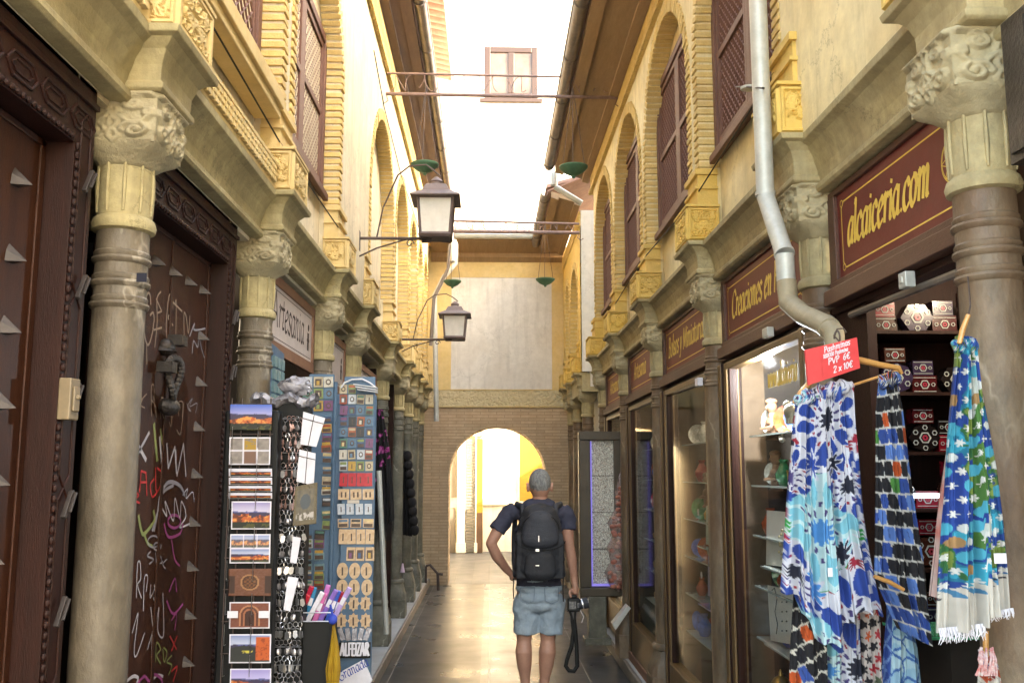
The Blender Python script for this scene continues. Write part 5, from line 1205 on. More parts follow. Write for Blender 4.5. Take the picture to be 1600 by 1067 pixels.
# ---- yellow pennant
t = thing('yellow_cloth', 'mustard yellow cloth pennant tied with a blue top beside the fan bin', 'pennant', atY(518, 1067, 3.36))
def tri(pxs, Y, depth=.02, n=14):
    """closed gathered cloth from left/right photo outlines"""
    pass
def interp(pl, y):
    if y <= pl[0][1]: return pl[0][0]
    for (x0, y0), (x1, y1) in zip(pl[:-1], pl[1:]):
        if y <= y1: return x0+(x1-x0)*(y-y0)/max(1e-6, y1-y0)
    return pl[-1][0]
def cloth(name, Y, left, right, patt, amp=.02, folds=5, nu=100, nv=220, bottom=None, parent=None, mat=None, seed=0, gather=.4, thick=.035, back=24):
    """closed gathered cloth; left/right are outlines (px,py) top to bottom on the plane Y; bottom(u) extra drop in px"""
    y0 = min(left[0][1], right[0][1]); P = np.zeros((nv+1, nu+back, 3)); Cc = np.zeros_like(P)
    us = np.concatenate([np.linspace(0, 1, nu), np.linspace(1, 0, back+2)[1:-1]]); front = np.arange(nu+back) < nu
    yl0, yl1, yr0, yr1 = left[0][1], left[-1][1], right[0][1], right[-1][1]
    Um = np.zeros((nv+1, nu+back)); Vm = Um.copy(); r_ = np.random.default_rng(seed); ph = r_.random(4)*6.28
    for i in range(nv+1):
        v = i/nv
        for j, u in enumerate(us):
            bt = bottom(u) if bottom else 0
            yl, yr = yl0+(yl1-yl0)*v, yr0+(yr1-yr0)*v; y = yl*(1-u)+yr*u+bt*v
            xa, xb = interp(left, yl), interp(right, yr); x = xa+(xb-xa)*u
            f = math.sin(u*folds*6.28+ph[0]+1.3*math.sin(v*2+ph[1]))+.5*math.sin(u*folds*2.3*6.28+ph[2]+v*3)+.22*math.sin(u*folds*5.1*6.28+ph[3]-v*5)
            am = amp*(.75+.85*v) if front[j] else amp*.3
            dY = -thick*math.sin(math.pi*u)*.5 - am*f*.5 if front[j] else thick*math.sin(math.pi*u)*.6 + am*f*.3
            p = atY(x, y, Y); P[i, j] = (p.x, p.y+dY, p.z)
        Um[i] = us; 
    W = np.abs(P[:, nu-1, 0]-P[:, 0, 0])[:, None]; H_ = P[0, 0, 2]-P[-1, 0, 2]
    fold_w = (.75+gather*(np.sin(us*folds*6.28+ph[0])*.12))
    Uc = (us[None, :]-.5)*(W.mean()*.5+W*.5)*1.12 + .005*np.sin(us*folds*6.28+ph[0])[None, :]; Vc = np.repeat((np.linspace(0, 1, nv+1)*H_)[:, None], nu+back, 1)
    col = patt(Uc, Vc, us[None, :]*np.ones_like(Uc), Vc/H_)
    return colmesh(name, P, np.clip(col*.62, 0, 1), parent, mat or m_cloth, closed=True)
def plain(h, h2, sc=20, seed=1):
    def f(U, V, u, v): n = fbm(U+3, V+3, sc, seed)[..., None]; return L3(h)*(1-n)+L3(h2)*n
    return f
cloth('pennant_cloth', 3.36, [(520,976),(515,1010),(508,1045),(512,1085)], [(523,976),(529,1010),(532,1045),(527,1090)], plain('#c9a112', '#a87f08'), .012, 2, 24, 50, parent=t)
b = MB(); q_ = atY(520, 967, 3.36); b.sph(q_, (.016, .012, .018), 10, 8); b.tube([q_+Vector((0,0,.01)), q_+Vector((-.01,0,.05))], .004, 6); b.build('blue_tie', M('cobalt_fabric', (.03,.06,.45), None, 20, .7), t, smooth=True)
# ================================================================ scarf patterns
WH = L3('#dfe1ee')
def rosette(c, U, V, cx, cy, Rr, n, core, petal, spike, bgc=None, outer=None):
    x, y = U-cx, V-cy; r_ = np.hypot(x, y)/Rr; th = np.arctan2(y, x); m = r_ < 1.0
    if bgc is not None: put(c, m, bgc)
    k = np.cos(n*th); sector = np.abs(((th*n/(2*np.pi)) % 1)-.5)*2     # 0 at petal centre
    pet = (r_ > .50) & (r_ < 1.02) & (sector < .66*np.sin(np.clip((r_-.48)/.56, 0, 1)*np.pi)**.7)
    put(c, pet & m | (pet & (r_ < 1.02)), petal); sec2 = 1-sector
    sp = (r_ > .33) & (r_ < .47) & (sector < .33); put(c, sp, spike); sp2 = (r_ > .56) & (r_ < .72) & (sec2 < .22); put(c, sp2, spike)
    put(c, r_ < .24*(1+.16*k), core)
    if outer is not None: put(c, (r_ > .92) & (r_ < 1.06) & (sec2 < .25), outer)
    return c
def star6(U, V, cx, cy, s, n=6):
    x, y = U-cx, V-cy; r_ = np.hypot(x, y); th = np.arctan2(y, x); return r_ < s*(.78+.30*np.cos(n*th))
def pattA(U, V, u, v):
    c = np.zeros(U.shape+(3,)); c[:] = WH; BLU, NAV, AQ, LB = L3('#2a4aa6'), L3('#1d2138'), L3('#86cbe0'), L3('#4f94dc')
    n_ = fbm(U+5, V+5, 26, 3); red, grn, vio = L3('#a8203c'), L3('#2fa04a'), L3('#4a3f7c')
    cen = [(.052,.510,.115,BLU,NAV), (-.098,.435,.070,BLU,NAV), (-.020,.275,.100,AQ,LB), (.060,.215,.075,BLU,NAV), (-.105,.205,.070,BLU,vio), (-.028,.515,.080,AQ,LB), (.005,.06,.09,BLU,NAV), (.13,.36,.06,BLU,NAV), (-.12,.60,.07,BLU,NAV)]
    best = np.full(U.shape, 9.); idx = np.zeros(U.shape, int)
    for q, (cx, cy, Rr, pc, co) in enumerate(cen):
        d_ = np.hypot(U-cx, V-cy)/Rr; m = d_ < best; best[m] = d_[m]; idx[m] = q
    for q, (cx, cy, Rr, pc, co) in enumerate(cen):
        n = 12; x, y = U-cx, V-cy; r_ = np.hypot(x, y)/Rr; th = np.arctan2(y, x); s0 = np.abs(((th*n/(2*np.pi)) % 1)-.5)*2; s1 = 1-s0; m = idx == q
        if pc is AQ: put(c, m & (r_ < 1.2), L3('#c4e4ea'))
        w = .80*np.clip(np.sin(np.clip((r_-.46)/.60, 0, 1)*np.pi), 0, 1)**.5
        put(c, m & (s0 < w) & (r_ > .46) & (r_ < 1.06), pc)
        put(c, m & (r_ > .30) & (r_ < .43) & (s0 < .34), vio); put(c, m & (r_ > .50) & (r_ < .60) & (s1 < .16), red if pc is BLU else vio)
        put(c, m & (r_ < .23*(1+.20*np.cos(n*th))), co)
        put(c, m & (r_ > 1.14) & (r_ < 1.32) & (s1 < .36), [red, NAV, grn][q % 3]); put(c, m & (r_ > 1.14) & (r_ < 1.38) & (s0 < .30), BLU*.9); put(c, m & (r_ > 1.46) & (s1 < .4) & (r_ < 1.7), [NAV, LB, red][q % 3])
    for (cx, cy, s, col) in ((.035,.345,.024,NAV), (-.115,.325,.018,grn), (-.115,.295,.012,red), (-.115,.355,.012,red), (.085,.325,.016,grn), (.062,.385,.012,red), (-.045,.395,.026,LB), (.02,.155,.022,NAV), (.075,.13,.014,red), (-.045,.15,.024,BLU)):
        put(c, star6(U, V, cx, cy, s*1.3, 8), WH); put(c, star6(U, V, cx, cy, s, 8), col)
    return c*(.86+.28*n_[..., None])
def tiles(cell, pal, line, lw=.16, rot=0., seed=0, skew=.15):
    def f(U, V, u, v):
        a = rot; X = U*math.cos(a)-V*math.sin(a); Y_ = U*math.sin(a)+V*math.cos(a)
        X = X+.004*(vn(U+1, V+1, 20, seed)-.5)*2
        i = np.floor(Y_/cell); X = X+(i % 2)*cell*.31; j = np.floor(X/(cell*.62)); gx = (X/(cell*.62)) % 1-.5; gy = (Y_/cell) % 1-.5
        d = np.maximum(np.abs(gy)*1.0, np.abs(gx)+np.abs(gy)*skew*2-.10); c = np.zeros(U.shape+(3,)); h = (np.sin(i*12.9+j*78.2+seed)*43758.5) % 1
        for k, (t0, col) in enumerate(pal): put(c, h >= t0, L3(col))
        put(c, d > .5-lw, L3(line)); put(c, (np.abs(gx) < .06) & (h > .5) & (np.abs(gy) < .3), c[(np.abs(gx) < .06) & (h > .5) & (np.abs(gy) < .3)]*.6)
        return c*(.85+.3*fbm(U+4, V+4, 30, seed)[..., None])
    return f
pattB = tiles(.040, [(0,'#16141c'),(.50,'#2e4ea0'),(.72,'#5f86d4'),(.86,'#16141c'),(.90,'#c8561e'),(.96,'#4c8a3c')], '#d4d2cc', .055, .12, 3)
pattB2 = tiles(.044, [(0,'#16141c'),(.55,'#1f1c28'),(.74,'#c8561e'),(.88,'#3c5cb0'),(.95,'#4c8a3c')], '#d8d4c8', .055, .5, 9)
def pattC(U, V, u, v):
    c = np.zeros(U.shape+(3,)); n1 = fbm(U+3, V+3, 27, 11); n2 = fbm(U+9, V+1, 24, 21); c[:] = L3('#1b459a'); put(c, n1 > .55, L3('#1d7a9c')); put(c, n1 > .63, L3('#3aa6c4')); put(c, n2 > .62, L3('#2f6b3a')); put(c, n2 > .68, L3('#7d9440')); put(c, (n1 < .33), L3('#1a3f98'))
    band = (u > .50) & (u < .72) & (v < .75); put(c, band & (n1 > .45), L3('#cfd6cf')); put(c, band & (n2 > .55), L3('#4a7a34'))
    cell = .029; i = np.floor(V/cell); X = U+(i % 2)*cell*.5; j = np.floor(X/cell); h = (np.sin(i*17.3+j*39.7)*4375.5) % 1; gx = ((X/cell) % 1-.5)*cell; gy = ((V/cell) % 1-.5)*cell; r_ = np.hypot(gx, gy); th = np.arctan2(gy, gx)
    put(c, (r_ < .0062*(1+.35*np.cos(6*th))) & (h > .35), L3('#e6e6e2')); put(c, (r_ < .010) & (h < .18), L3('#dfe4e4')); put(c, (r_ < .013) & (h > .18) & (h < .30), L3('#4fb0cc')); put(c, (r_ < .012) & (h > .30) & (h < .36), L3('#b08a5a'))
    wl_ = .845+.012*np.abs(np.sin(U*90)); w = v > wl_; put(c, w, L3('#d6d0c6')); put(c, w & (v < .885) & (np.sin(U*150+5*np.sin(V*80)) > .35), L3('#4a86b0')); put(c, w & (v > .862) & (v < .893) & (fbm(U+2, V+2, 60, 5) > .62), L3('#2f2c3c'))
    return c*(.88+.24*fbm(U, V, 40, 2)[..., None])
def pattD(U, V, u, v):
    c = np.zeros(U.shape+(3,)); c[:] = L3('#9cc4de'); n = fbm(U+3, V+3, 22, 31); put(c, n > .55, L3('#b8d8e8')); k = np.minimum(np.abs(np.sin(U*70+3*np.sin(V*24))), np.abs(np.sin(V*62+2.4*np.sin(U*40+1)))); put(c, k < .22, L3('#3f6cb4')); put(c, (u < .2), L3('#3554a8')); put(c, (u < .2) & (k < .3), L3('#7a9cd8')); return c
def pattE(U, V, u, v):
    c = pattA(U*.9+.01, V*1.0+.33, u*0+.45, v); return c*.9
def pattF(U, V, u, v):
    c = np.zeros(U.shape+(3,)); c[:] = L3('#cfc4c0'); cell = .028; i = np.floor(V/cell); X = U+(i % 2)*cell*.5; j = np.floor(X/cell); h = (np.sin(i*17.3+j*39.7)*4375.5) % 1; gx = ((X/cell) % 1-.5)*cell; gy = ((V/cell) % 1-.5)*cell
    s = np.hypot(gx, gy) < .010*(1+.4*np.cos(5*np.arctan2(gy, gx)+h*6)); put(c, s, L3('#b02838')); put(c, s & (h > .4), L3('#23222c')); put(c, s & (h > .7), L3('#5c6a54')); put(c, s & (h > .9), L3('#cc5a28')); return c
def knot(parent, p0, p1, r_, patt, lumps=5, seed=0):
    p0, p1 = Vector(p0), Vector(p1); n, m_ = 70, 26; P = np.zeros((n, m_, 3)); U = np.zeros((n, m_)); V = U.copy(); q = random.Random(seed).uniform(0, 6)
    for i in range(n):
        s = i/(n-1); c = p0.lerp(p1, s); env = math.sin(math.pi*min(1, max(0, s)))**.35
        for j in range(m_):
            a = 2*math.pi*j/m_; rr = r_*env*(1+.20*math.sin(s*lumps*6.28+q+.8*math.sin(a))+.10*math.sin(s*lumps*15+2*a))
            P[i, j] = (c.x+.25*rr*math.sin(a*2+s*9), c.y-rr*math.cos(a), c.z+rr*1.15*math.sin(a)-.3*r_); U[i, j] = s*(p1-p0).length*1.6+.05*math.sin(i); V[i, j] = a*r_*1.4+.2
    return colmesh('gathered_knot', P, np.clip(patt(U, V, U*0+.2, V*0+.3)*.62, 0, 1), parent, m_cloth, closed=True)
def fringe(parent, Y, x0, y0, x1, y1, n, L_, m, seed=0):
    b = MB(); r_ = random.Random(seed)
    for i in range(n):
        t_ = (i+.5)/n; p = atY(x0+(x1-x0)*t_, y0+(y1-y0)*t_, Y+r_.uniform(-.008, .004)); l = L_*r_.uniform(.6, 1.25); b.tube([p+Vector((0,0,.006)), p+Vector((r_.uniform(-.003,.003), -.002, -l*.5)), p+Vector((r_.uniform(-.006,.006), 0, -l))], [.0016,.0013,.0006], 4, cap=False)
    return b.build('fringe', m, parent)
# ---- scarf with large stars on the wooden hanger
SA = 2.40
t = thing('star_scarf', 'large white, blue and aqua scarf with star rosettes hanging under the red price card', 'scarf', atY(1300, 1000, SA), 'scarves hanging outside the right shop')
cloth('scarf_body', SA, [(1246,618),(1240,660),(1236,720),(1231,780),(1226,850),(1222,918)], [(1330,600),(1334,660),(1342,720),(1352,800),(1366,870),(1386,960)], pattA, .030, 3.2, 150, 300, bottom=lambda u: 70*math.exp(-((u-.42)/.22)**2)+6*math.sin(u*40), parent=t, seed=4)
knot(t, atY(1240, 622, SA-.005), atY(1334, 598, SA-.005), .020, pattA, 5, 1)
q_ = atY(1297, 893, SA-.05); b = MB(); b.box(q_.x-.006, q_.x+.006, q_.y-.001, q_.y, q_.z-.012, q_.z+.010); b.build('care_label', m_paper, t)
t = thing('wooden_hanger', 'orange brown wooden clothes hanger with its bar, above the star scarf', 'hanger', atY(1330, 560, SA), 'wooden hangers')
b = MB(); arm = [atY(x, y, SA) for x, y in ((1240,630),(1252,612),(1275,588),(1302,570),(1322,562),(1345,563),(1375,570),(1404,575),(1409,584))]
b.tube(arm, [.007,.0085,.010,.011,.012,.011,.010,.009,.006], 10, flat=.8); b.tube([atY(1250, 628, SA), atY(1406, 578, SA)], .0035, 8); b.build('arm', m_hang, t, smooth=True)
b = MB(); hk = [atY(x, y, SA) for x, y in ((1322,560),(1321,545),(1312,534),(1303,524),(1308,514),(1318,513),(1322,520))]; b.tube(hk, .0022, 6); b.build('hook', m_iron, t, smooth=True)
# red price card
q = [atY(x, y, SA-.035) for x, y in ((1262,602),(1344,575),(1339,527),(1257,547))]; t = thing('price_card', 'red cardboard price card hand lettered in white, clipped over the wooden hanger', 'price card', q[0])
m_redc = M('red_card', (.62,.045,.05), (.70,.07,.07), 6, .35); b = MB(); b.prism(q, (0, .003, 0)); b.build('card', m_redc, t)
b = MB(); du = (q[1]-q[0]).normalized(); dv = Vector((-du.z*.0, 0, 1)); dv = (q[3]-q[0]).normalized()
sx = (q[1]-q[0]).length
for txt, ox, oy, sz in (('Pashminas', .052, .068, .019), ('100X100 Pashmina', .048, .054, .014), ('PVP  6€', .060, .034, .021), ('2 x 10€', .072, .010, .021)):
    write(b, txt, q[0]+du*ox+dv*oy+Vector((0,-.0005,0)), du, dv, (0,-1,0), sz*1.0, .12, None, .1, 1.0 if sz > .015 else .75)
b.build('lettering', m_paper, t, fixn=False); qf = [q[0], q[0].lerp(q[1], .27), q[3].lerp(q[2], .27), q[3]]; b = MB(); b.prism([p+Vector((0,-.006,0)) for p in qf], (0, .002, 0)); b.build('folded_flap', m_redc, t)
# ---- dark mosaic scarf
t = thing('mosaic_scarf', 'narrow dark scarf with white outlined blue and orange tiles beside the star scarf', 'scarf', atY(1400, 980, SA), 'scarves hanging outside the right shop')
cloth('scarf_body', SA+.01, [(1374,592),(1369,640),(1369,760),(1368,850),(1366,900),(1400,980)], [(1402,590),(1412,640),(1425,740),(1440,840),(1449,900),(1456,1010)], pattB, .018, 2.2, 90, 260, parent=t, seed=6)
knot(t, atY(1372, 594, SA-.005), atY(1406, 588, SA-.005), .019, pattB, 2.5, 2)
# ---- blue flower scarf on the right
SC = 1.90
t = thing('floral_scarf', 'bright blue green scarf with white stars and fringed hem by the nearest right column', 'scarf', atY(1520, 985, SC), 'scarves hanging outside the right shop')
cloth('scarf_body', SC, [(1492,525),(1491,560),(1484,620),(1476,700),(1470,800),(1466,900),(1464,975)], [(1522,532),(1528,570),(1540,640),(1556,730),(1568,820),(1576,900),(1580,955)], pattC, .022, 2.6, 130, 300, parent=t, seed=12, bottom=lambda u: 14*(u < .62) )
fringe(t, SC-.01, 1467, 986, 1540, 978, 60, .022, m_paper, 1); fringe(t, SC-.01, 1540, 962, 1583, 954, 34, .012, m_paper, 2)
cloth('back_layer', SC+.05, [(1480,700),(1468,780),(1460,860),(1452,930)], [(1500,700),(1500,780),(1500,860),(1500,945)], plain('#d8d0c8', '#c8503c', 30, 4), .01, 2, 30, 60, parent=t)
q_ = atY(1564, 872, SC-.03); b = MB(); b.box(q_.x-.014, q_.x+.011, q_.y-.001, q_.y, q_.z-.010, q_.z+.010); b.build('maker_label', m_paper, t)
knot(t, atY(1488, 536, SC-.004), atY(1526, 538, SC-.004), .017, pattC, 2.5, 3)
t = thing('wooden_hanger', 'wooden hanger end seen edge on at the top of the blue floral scarf', 'hanger', atY(1505, 530, SC), 'wooden hangers')
b = MB(); b.tube([atY(1499,537,SC-.02), atY(1504,515,SC-.02), atY(1513,492,SC-.02)], [.005,.006,.005], 8); b.build('arm', m_hang, t, smooth=True); b = MB(); b.tube([atY(1513,494,SC-.02), atY(1516,478,SC-.02), atY(1512,430,SC+.2), atY(1508,380,SC+.4)], .0018, 5); b.build('hook', m_iron, t)
# ---- lower scarves
SL = 2.46
low = [('dark_tile_scarf', 'black and white diamond scarf with orange tiles hanging lowest at left', [(1240,905),(1236,960),(1232,1020),(1232,1110)], [(1285,905),(1290,960),(1292,1020),(1294,1110)], pattB2),
 ('aqua_scarf', 'aqua and cobalt scarf hanging directly below the large star scarf', [(1288,930),(1284,980),(1282,1030),(1280,1110)], [(1345,930),(1345,980),(1346,1030),(1350,1110)], pattE),
 ('flowered_scarf', 'pale scarf scattered with red, black and grey stars, low beside the aqua one', [(1342,950),(1342,1000),(1342,1050),(1342,1110)], [(1375,940),(1378,1000),(1380,1050),(1384,1110)], pattF),
 ('net_scarf', 'pale blue scarf with a darker blue net pattern under the dark mosaic scarf', [(1383,925),(1384,960),(1380,1010),(1374,1110)], [(1408,922),(1422,960),(1436,1010),(1446,1110)], pattD)]
for i, (nm, lab, l_, r__, pt) in enumerate(low):
    t = thing(nm, lab, 'scarf', atY((l_[-1][0]+r__[-1][0])/2, 1100, SL), 'scarves hanging outside the right shop'); cloth('scarf_body', SL+.015*i, l_, r__, pt, .016, 2.3, 60, 120, parent=t, seed=20+i)
t = thing('wooden_hanger', 'short visible end of a wooden hanger below the dark mosaic scarf', 'hanger', atY(1397, 915, SA-.03), 'wooden hangers'); b = MB(); b.tube([atY(1366,900,SA-.05), atY(1388,908,SA-.05), atY(1412,921,SA-.05)], [.006,.0075,.006], 8, flat=.8); b.build('arm', m_hang, t, smooth=True)
t = thing('wooden_hanger', 'wooden hanger end below the white fringe of the floral scarf', 'hanger', atY(1540, 1010, SC), 'wooden hangers'); b = MB(); b.tube([atY(1541,985,SC+.03), atY(1540,1005,SC+.03), atY(1541,1025,SC+.03)], [.005,.006,.005], 8); b.build('arm', m_hang, t, smooth=True)
t = thing('tassel_scarf', 'knotted red, blue and white tasselled scarf at the bottom right corner', 'scarf', atY(1545, 1090, SC), 'scarves hanging outside the right shop')
cloth('scarf_body', SC+.04, [(1532,1012),(1530,1040),(1528,1100)], [(1550,1012),(1558,1040),(1564,1100)], tiles(.02, [(0,'#8c2430'),(.3,'#2c4a9c'),(.55,'#d8d4cc'),(.8,'#c0502c')], '#d8d4cc', .1, .8, 5), .012, 2.5, 50, 80, parent=t)
b = MB(); r_ = random.Random(4)
for k in range(12):
    x = 1528+r_.random()*26; b.tube([atY(x, 1010+r_.random()*12, SC), atY(x+r_.uniform(-6,6), 1030, SC-.02), atY(x+r_.uniform(-8,8), 1055, SC-.01)], .0022, 5)
b.build('tassel', M('red_white_cord', (.5,.1,.09), (.65,.6,.6), 80, .8), t)
# ================================================================ inside the open shop: shelves of inlaid boxes
sh = thing('display_shelves', 'shelves of inlaid jewellery boxes inside the open right shop', 'shelving', (1.45, 3.1, .12))
zsh = [.75, .96, 1.16, 1.345, 1.53, 1.71, 1.90, 2.10]
b = MB()
for z in zsh: b.box(1.24, 1.80, 2.95, 3.18, z-.010, z)
b.box(1.22, 1.25, 2.94, 3.2, .12, 2.35); b.box(1.80, 1.83, 2.94, 3.2, .12, 2.35); b.box(1.25, 1.80, 3.185, 3.2, .12, 2.35); b.build('wooden_case', m_wood, sh)
boxcols = [('dark red', '#4a1218'), ('crimson', '#8c1c2c'), ('violet', '#3c2f4c'), ('black', '#1c1718'), ('brown', '#4c2a20')]
def inlaid(cx, Y, z, w, shape, ci, lab):
    nm, h = boxcols[ci]; mm = MATS.get('inlay_'+nm.replace(' ', '_')) or M('inlay_'+nm.replace(' ', '_'), rgb(h)[:3], tuple(v*.5 for v in rgb(h)[:3]), 40, .25, coat=.5)
    b = MB(); n = {'hex': 6, 'oct': 8}.get(shape, 4); hh = w*.9 if n > 4 else w*.72
    if n > 4: o = [(cx+w/2*math.cos(2*math.pi*i/n), Y, z+hh/2+hh/2*math.sin(2*math.pi*i/n)*1.0) for i in range(n)]
    else: o = [(cx-w/2, Y, z), (cx+w/2, Y, z), (cx+w/2, Y, z+hh), (cx-w/2, Y, z+hh)]
    b.prism(o, (0, .05, 0)); b.mi = 1
    cz = z+hh/2
    def ring(x, zz, r_, k=6, wd=.0035):
        for i in range(k):
            a1, a2 = 2*math.pi*i/k, 2*math.pi*(i+1)/k
            b.prism([(x+r_*math.cos(a1), Y-.001, zz+r_*math.sin(a1)), (x+r_*math.cos(a2), Y-.001, zz+r_*math.sin(a2)), (x+(r_-wd)*math.cos(a2), Y-.001, zz+(r_-wd)*math.sin(a2)), (x+(r_-wd)*math.cos(a1), Y-.001, zz+(r_-wd)*math.sin(a1))], (0, -.0015, 0))
    ring(cx, cz, w*.20, 6, w*.05); b.mi = 2; ring(cx, cz, w*.10, 6, w*.06); b.mi = 1
    if n > 4:
        for i in range(6): ring(cx+w*.36*math.cos(math.pi*i/3+.5), cz+w*.33*math.sin(math.pi*i/3+.5), w*.09, 6, w*.03)
    else:
        for sx_ in (-1, 1): ring(cx+sx_*w*.34, cz, w*.09, 6, w*.03)
        b.box(cx-w*.45, cx+w*.45, Y-.002, Y, cz+hh*.36, cz+hh*.40); b.box(cx-w*.45, cx+w*.45, Y-.002, Y, cz-hh*.40, cz-hh*.36)
    o = b.build('inlaid_box', [mm, m_pearl, m_inred], None, bevel=0); tag(o, lab, 'box', 'inlaid boxes on the shop shelves')
m_pearl = M('mother_of_pearl', (.42,.42,.40), (.30,.34,.34), 60, .25); m_inred = M('inlay_red', (.35,.03,.06), None, 60, .3)
words = ['bottom', 'second', 'third', 'fourth', 'fifth', 'sixth', 'seventh', 'top']
for si, z in enumerate(zsh):
    x = 1.275; j = 0
    while x < 1.76:
        shp = ('hex', 'sq', 'oct', 'sq')[(j+si) % 4]; w = (.10, .082, .11, .075)[(j*3+si) % 4]; ci = (si*2+j*3) % 5
        if x+w > 1.79: break
        inlaid(x+w/2, 2.99+.02*((j+si) % 2), z+.0005, w, shp, ci, '%s inlaid %s box on the %s shelf, %s from the doorway side' % (boxcols[ci][0], {'hex':'hexagonal','oct':'octagonal','sq':'square'}[shp], words[si], oc[j]))
        if (j+si) % 3 != 2:
            c2 = (ci+2) % 5; w2 = .068; inlaid(x+w/2, 2.995+.02*((j+si) % 2), z+.002+(w*.9 if shp != 'sq' else w*.72), w2, 'sq', c2, '%s small box lying on top of another, %s shelf, %s stack from the doorway' % (boxcols[c2][0], words[si], oc[j]))
        x += w+.004; j += 1
m_led = M('white_led', (.8,.85,1), None, 1, .5, emit=.5); q0, q1 = atY(1432, 778, 2.93), atY(1468, 766, 2.93)
b = MB(); b.box(1.25, q1.x+.1, 2.93, 2.945, q0.z, q1.z-.01); tag(b.build('shelf_light', m_led), 'white glowing strip light along a shelf of inlaid boxes', 'strip light')
q0 = atY(1440, 992, 2.7); b = MB(); b.box(q0.x-.02, q0.x+.25, 2.66, 2.92, q0.z-.006, q0.z+.002); tag(b.build('glass_shelf', M('green_glass', (.05,.30,.14), (.08,.36,.18), 5, .1)), 'green edged glass shelf low in the open right shop', 'glass shelf')
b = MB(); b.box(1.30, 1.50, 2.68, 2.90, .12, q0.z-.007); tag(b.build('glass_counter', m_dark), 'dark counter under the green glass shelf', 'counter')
# roller rail and floodlight in the doorway head
t = thing('awning_rail', 'grey awning rail with a small clamp under the alcaiceria fascia', 'rail', (1.2, 2.8, 2.1)); b = MB(); b.tube([atX(1330, 492, 1.21), atX(1500, 425, 1.21)], .012, 8); b.tube([atX(1335, 475, 1.25), atX(1495, 400, 1.25)], .008, 8); b.build('tube', m_gut, t); b = MB(); p_ = atX(1417, 438, 1.17); b.obox(p_, (.03, .045, .045)); b.obox(p_+Vector((-.017,0,0)), (.006,.02,.02)); b.build('clamp', m_pipe, t, bevel=.003)
t = thing('awning_rail', 'dark awning rail with a silver end clamp under the Creaciones fascia', 'rail', (1.2, 4, 2.1)); b = MB(); b.tube([atX(1158, 565, 1.20), atX(1258, 520, 1.20)], .014, 8); b.build('tube', m_gut, t); b = MB(); b.obox(atX(1200, 520, 1.15), (.03,.07,.04)); b.build('clamp', m_pipe, t, bevel=.003)
t = thing('awning_rail', 'dark awning rail with a white end clamp under the Bolsos fascia', 'rail', (1.2, 5.5, 2.1)); b = MB(); b.tube([atX(1055, 612, 1.20), atX(1115, 590, 1.20)], .014, 8); b.build('tube', m_gut, t); b = MB(); b.obox(atX(1092, 597, 1.15), (.03,.07,.045)); b.build('clamp', m_paper, t, bevel=.003)
# ================================================================ goods behind the right shop windows
XG_ = 1.34
def shelf(x, y, wpx, lab, mm): 
    p = atX(x, y, 1.26); b = MB(); b.box(1.26, 1.60, p.y-.55, p.y+.02, p.z-.008, p.z); tag(b.build('glass_shelf', mm), lab, 'glass shelf', 'glass shelves in the shop windows'); return p.z
m_shg = M('pale_glass_shelf', (.34,.38,.36), None, 5, .12); m_shp = M('violet_lit_shelf', (.20,.18,.36), None, 5, .12)  # violet shelf colour stands in for LED light
shelf(1190, 884, 0, 'upper glass shelf under the tall white card in the nearest shop window', m_shg); shelf(1196, 1005, 0, 'lower glass shelf under the earring card in the nearest shop window', m_shg)
shelf(1090, 852, 0, 'glass shelf carrying the mint coloured box in the second shop window', m_shg); shelf(1092, 942, 0, 'glass shelf coloured violet for its LED light in the second shop window', m_shp)
shelf(1020, 760, 0, 'glass shelf in the third shop window behind the column', m_shg)
m_cw = M('white_display_card', (.50,.49,.46), (.56,.55,.52), 4, .5)
def xcard(pts, X, mm, lab, name='display_card', cat='display card', th=.006):
    q = [atX(x, y, X) for x, y in pts]; b = MB(); b.prism(q, (th, 0, 0)); return tag(b.build(name, mm), lab, cat)
xcard([(1198,797),(1232,800),(1232,886),(1197,882)], 1.30, m_cw, 'tall white jewellery card with a pendant in the nearest shop window')
xcard([(1199,914),(1242,922),(1245,1008),(1204,1000)], 1.30, m_cw, 'white card with pairs of earrings low in the nearest shop window')
b = MB()
for i in range(14): p = atX(1222+5*math.sin(i*1.7), 828+i*3.4, 1.29); b.sph(p, .006, 6, 5)
tag(b.build('pendant', m_gold_ := M('gold_metal', (.55,.48,.3), None, 9, .3, metal=.8)), 'gold pendant of linked leaves on the tall white card', 'pendant')
for i in range(4):
    for j in range(2):
        b = MB(); b.sph(atX(1222+7*j, 940+15*i, 1.292), .004, 6, 5); tag(b.build('earring', m_dkmet), 'tiny dark earring on the white earring card', 'earring', 'earrings on the card')
b = MB(); pts = [atX(x, y, 1.292) for x, y in ((1206,922),(1210,918),(1214,935),(1211,955),(1215,975),(1213,990))]; b.tube(cr3 := pts, .002, 5); tag(b.build('necklace', m_dkmet), 'dark chain necklace down the left of the earring card', 'necklace')
xcard([(1103,790),(1122,789),(1122,852),(1103,850)], 1.31, M('mint_card', (.34,.40,.33), None, 5, .5), 'mint coloured upright box on the glass shelf in the second shop window', 'mint_box', 'box', .07)
xcard([(1106,868),(1124,872),(1124,938),(1106,930)], 1.31, M('violet_card', (.20,.19,.33), (.26,.25,.40), 12, .4), 'violet tinted upright box on the lower shelf of the second shop window', 'violet_box', 'box', .06)
m_carv = M('carved_brown_wood', (.17,.09,.05), (.26,.15,.09), 20, .5, .7, 60)
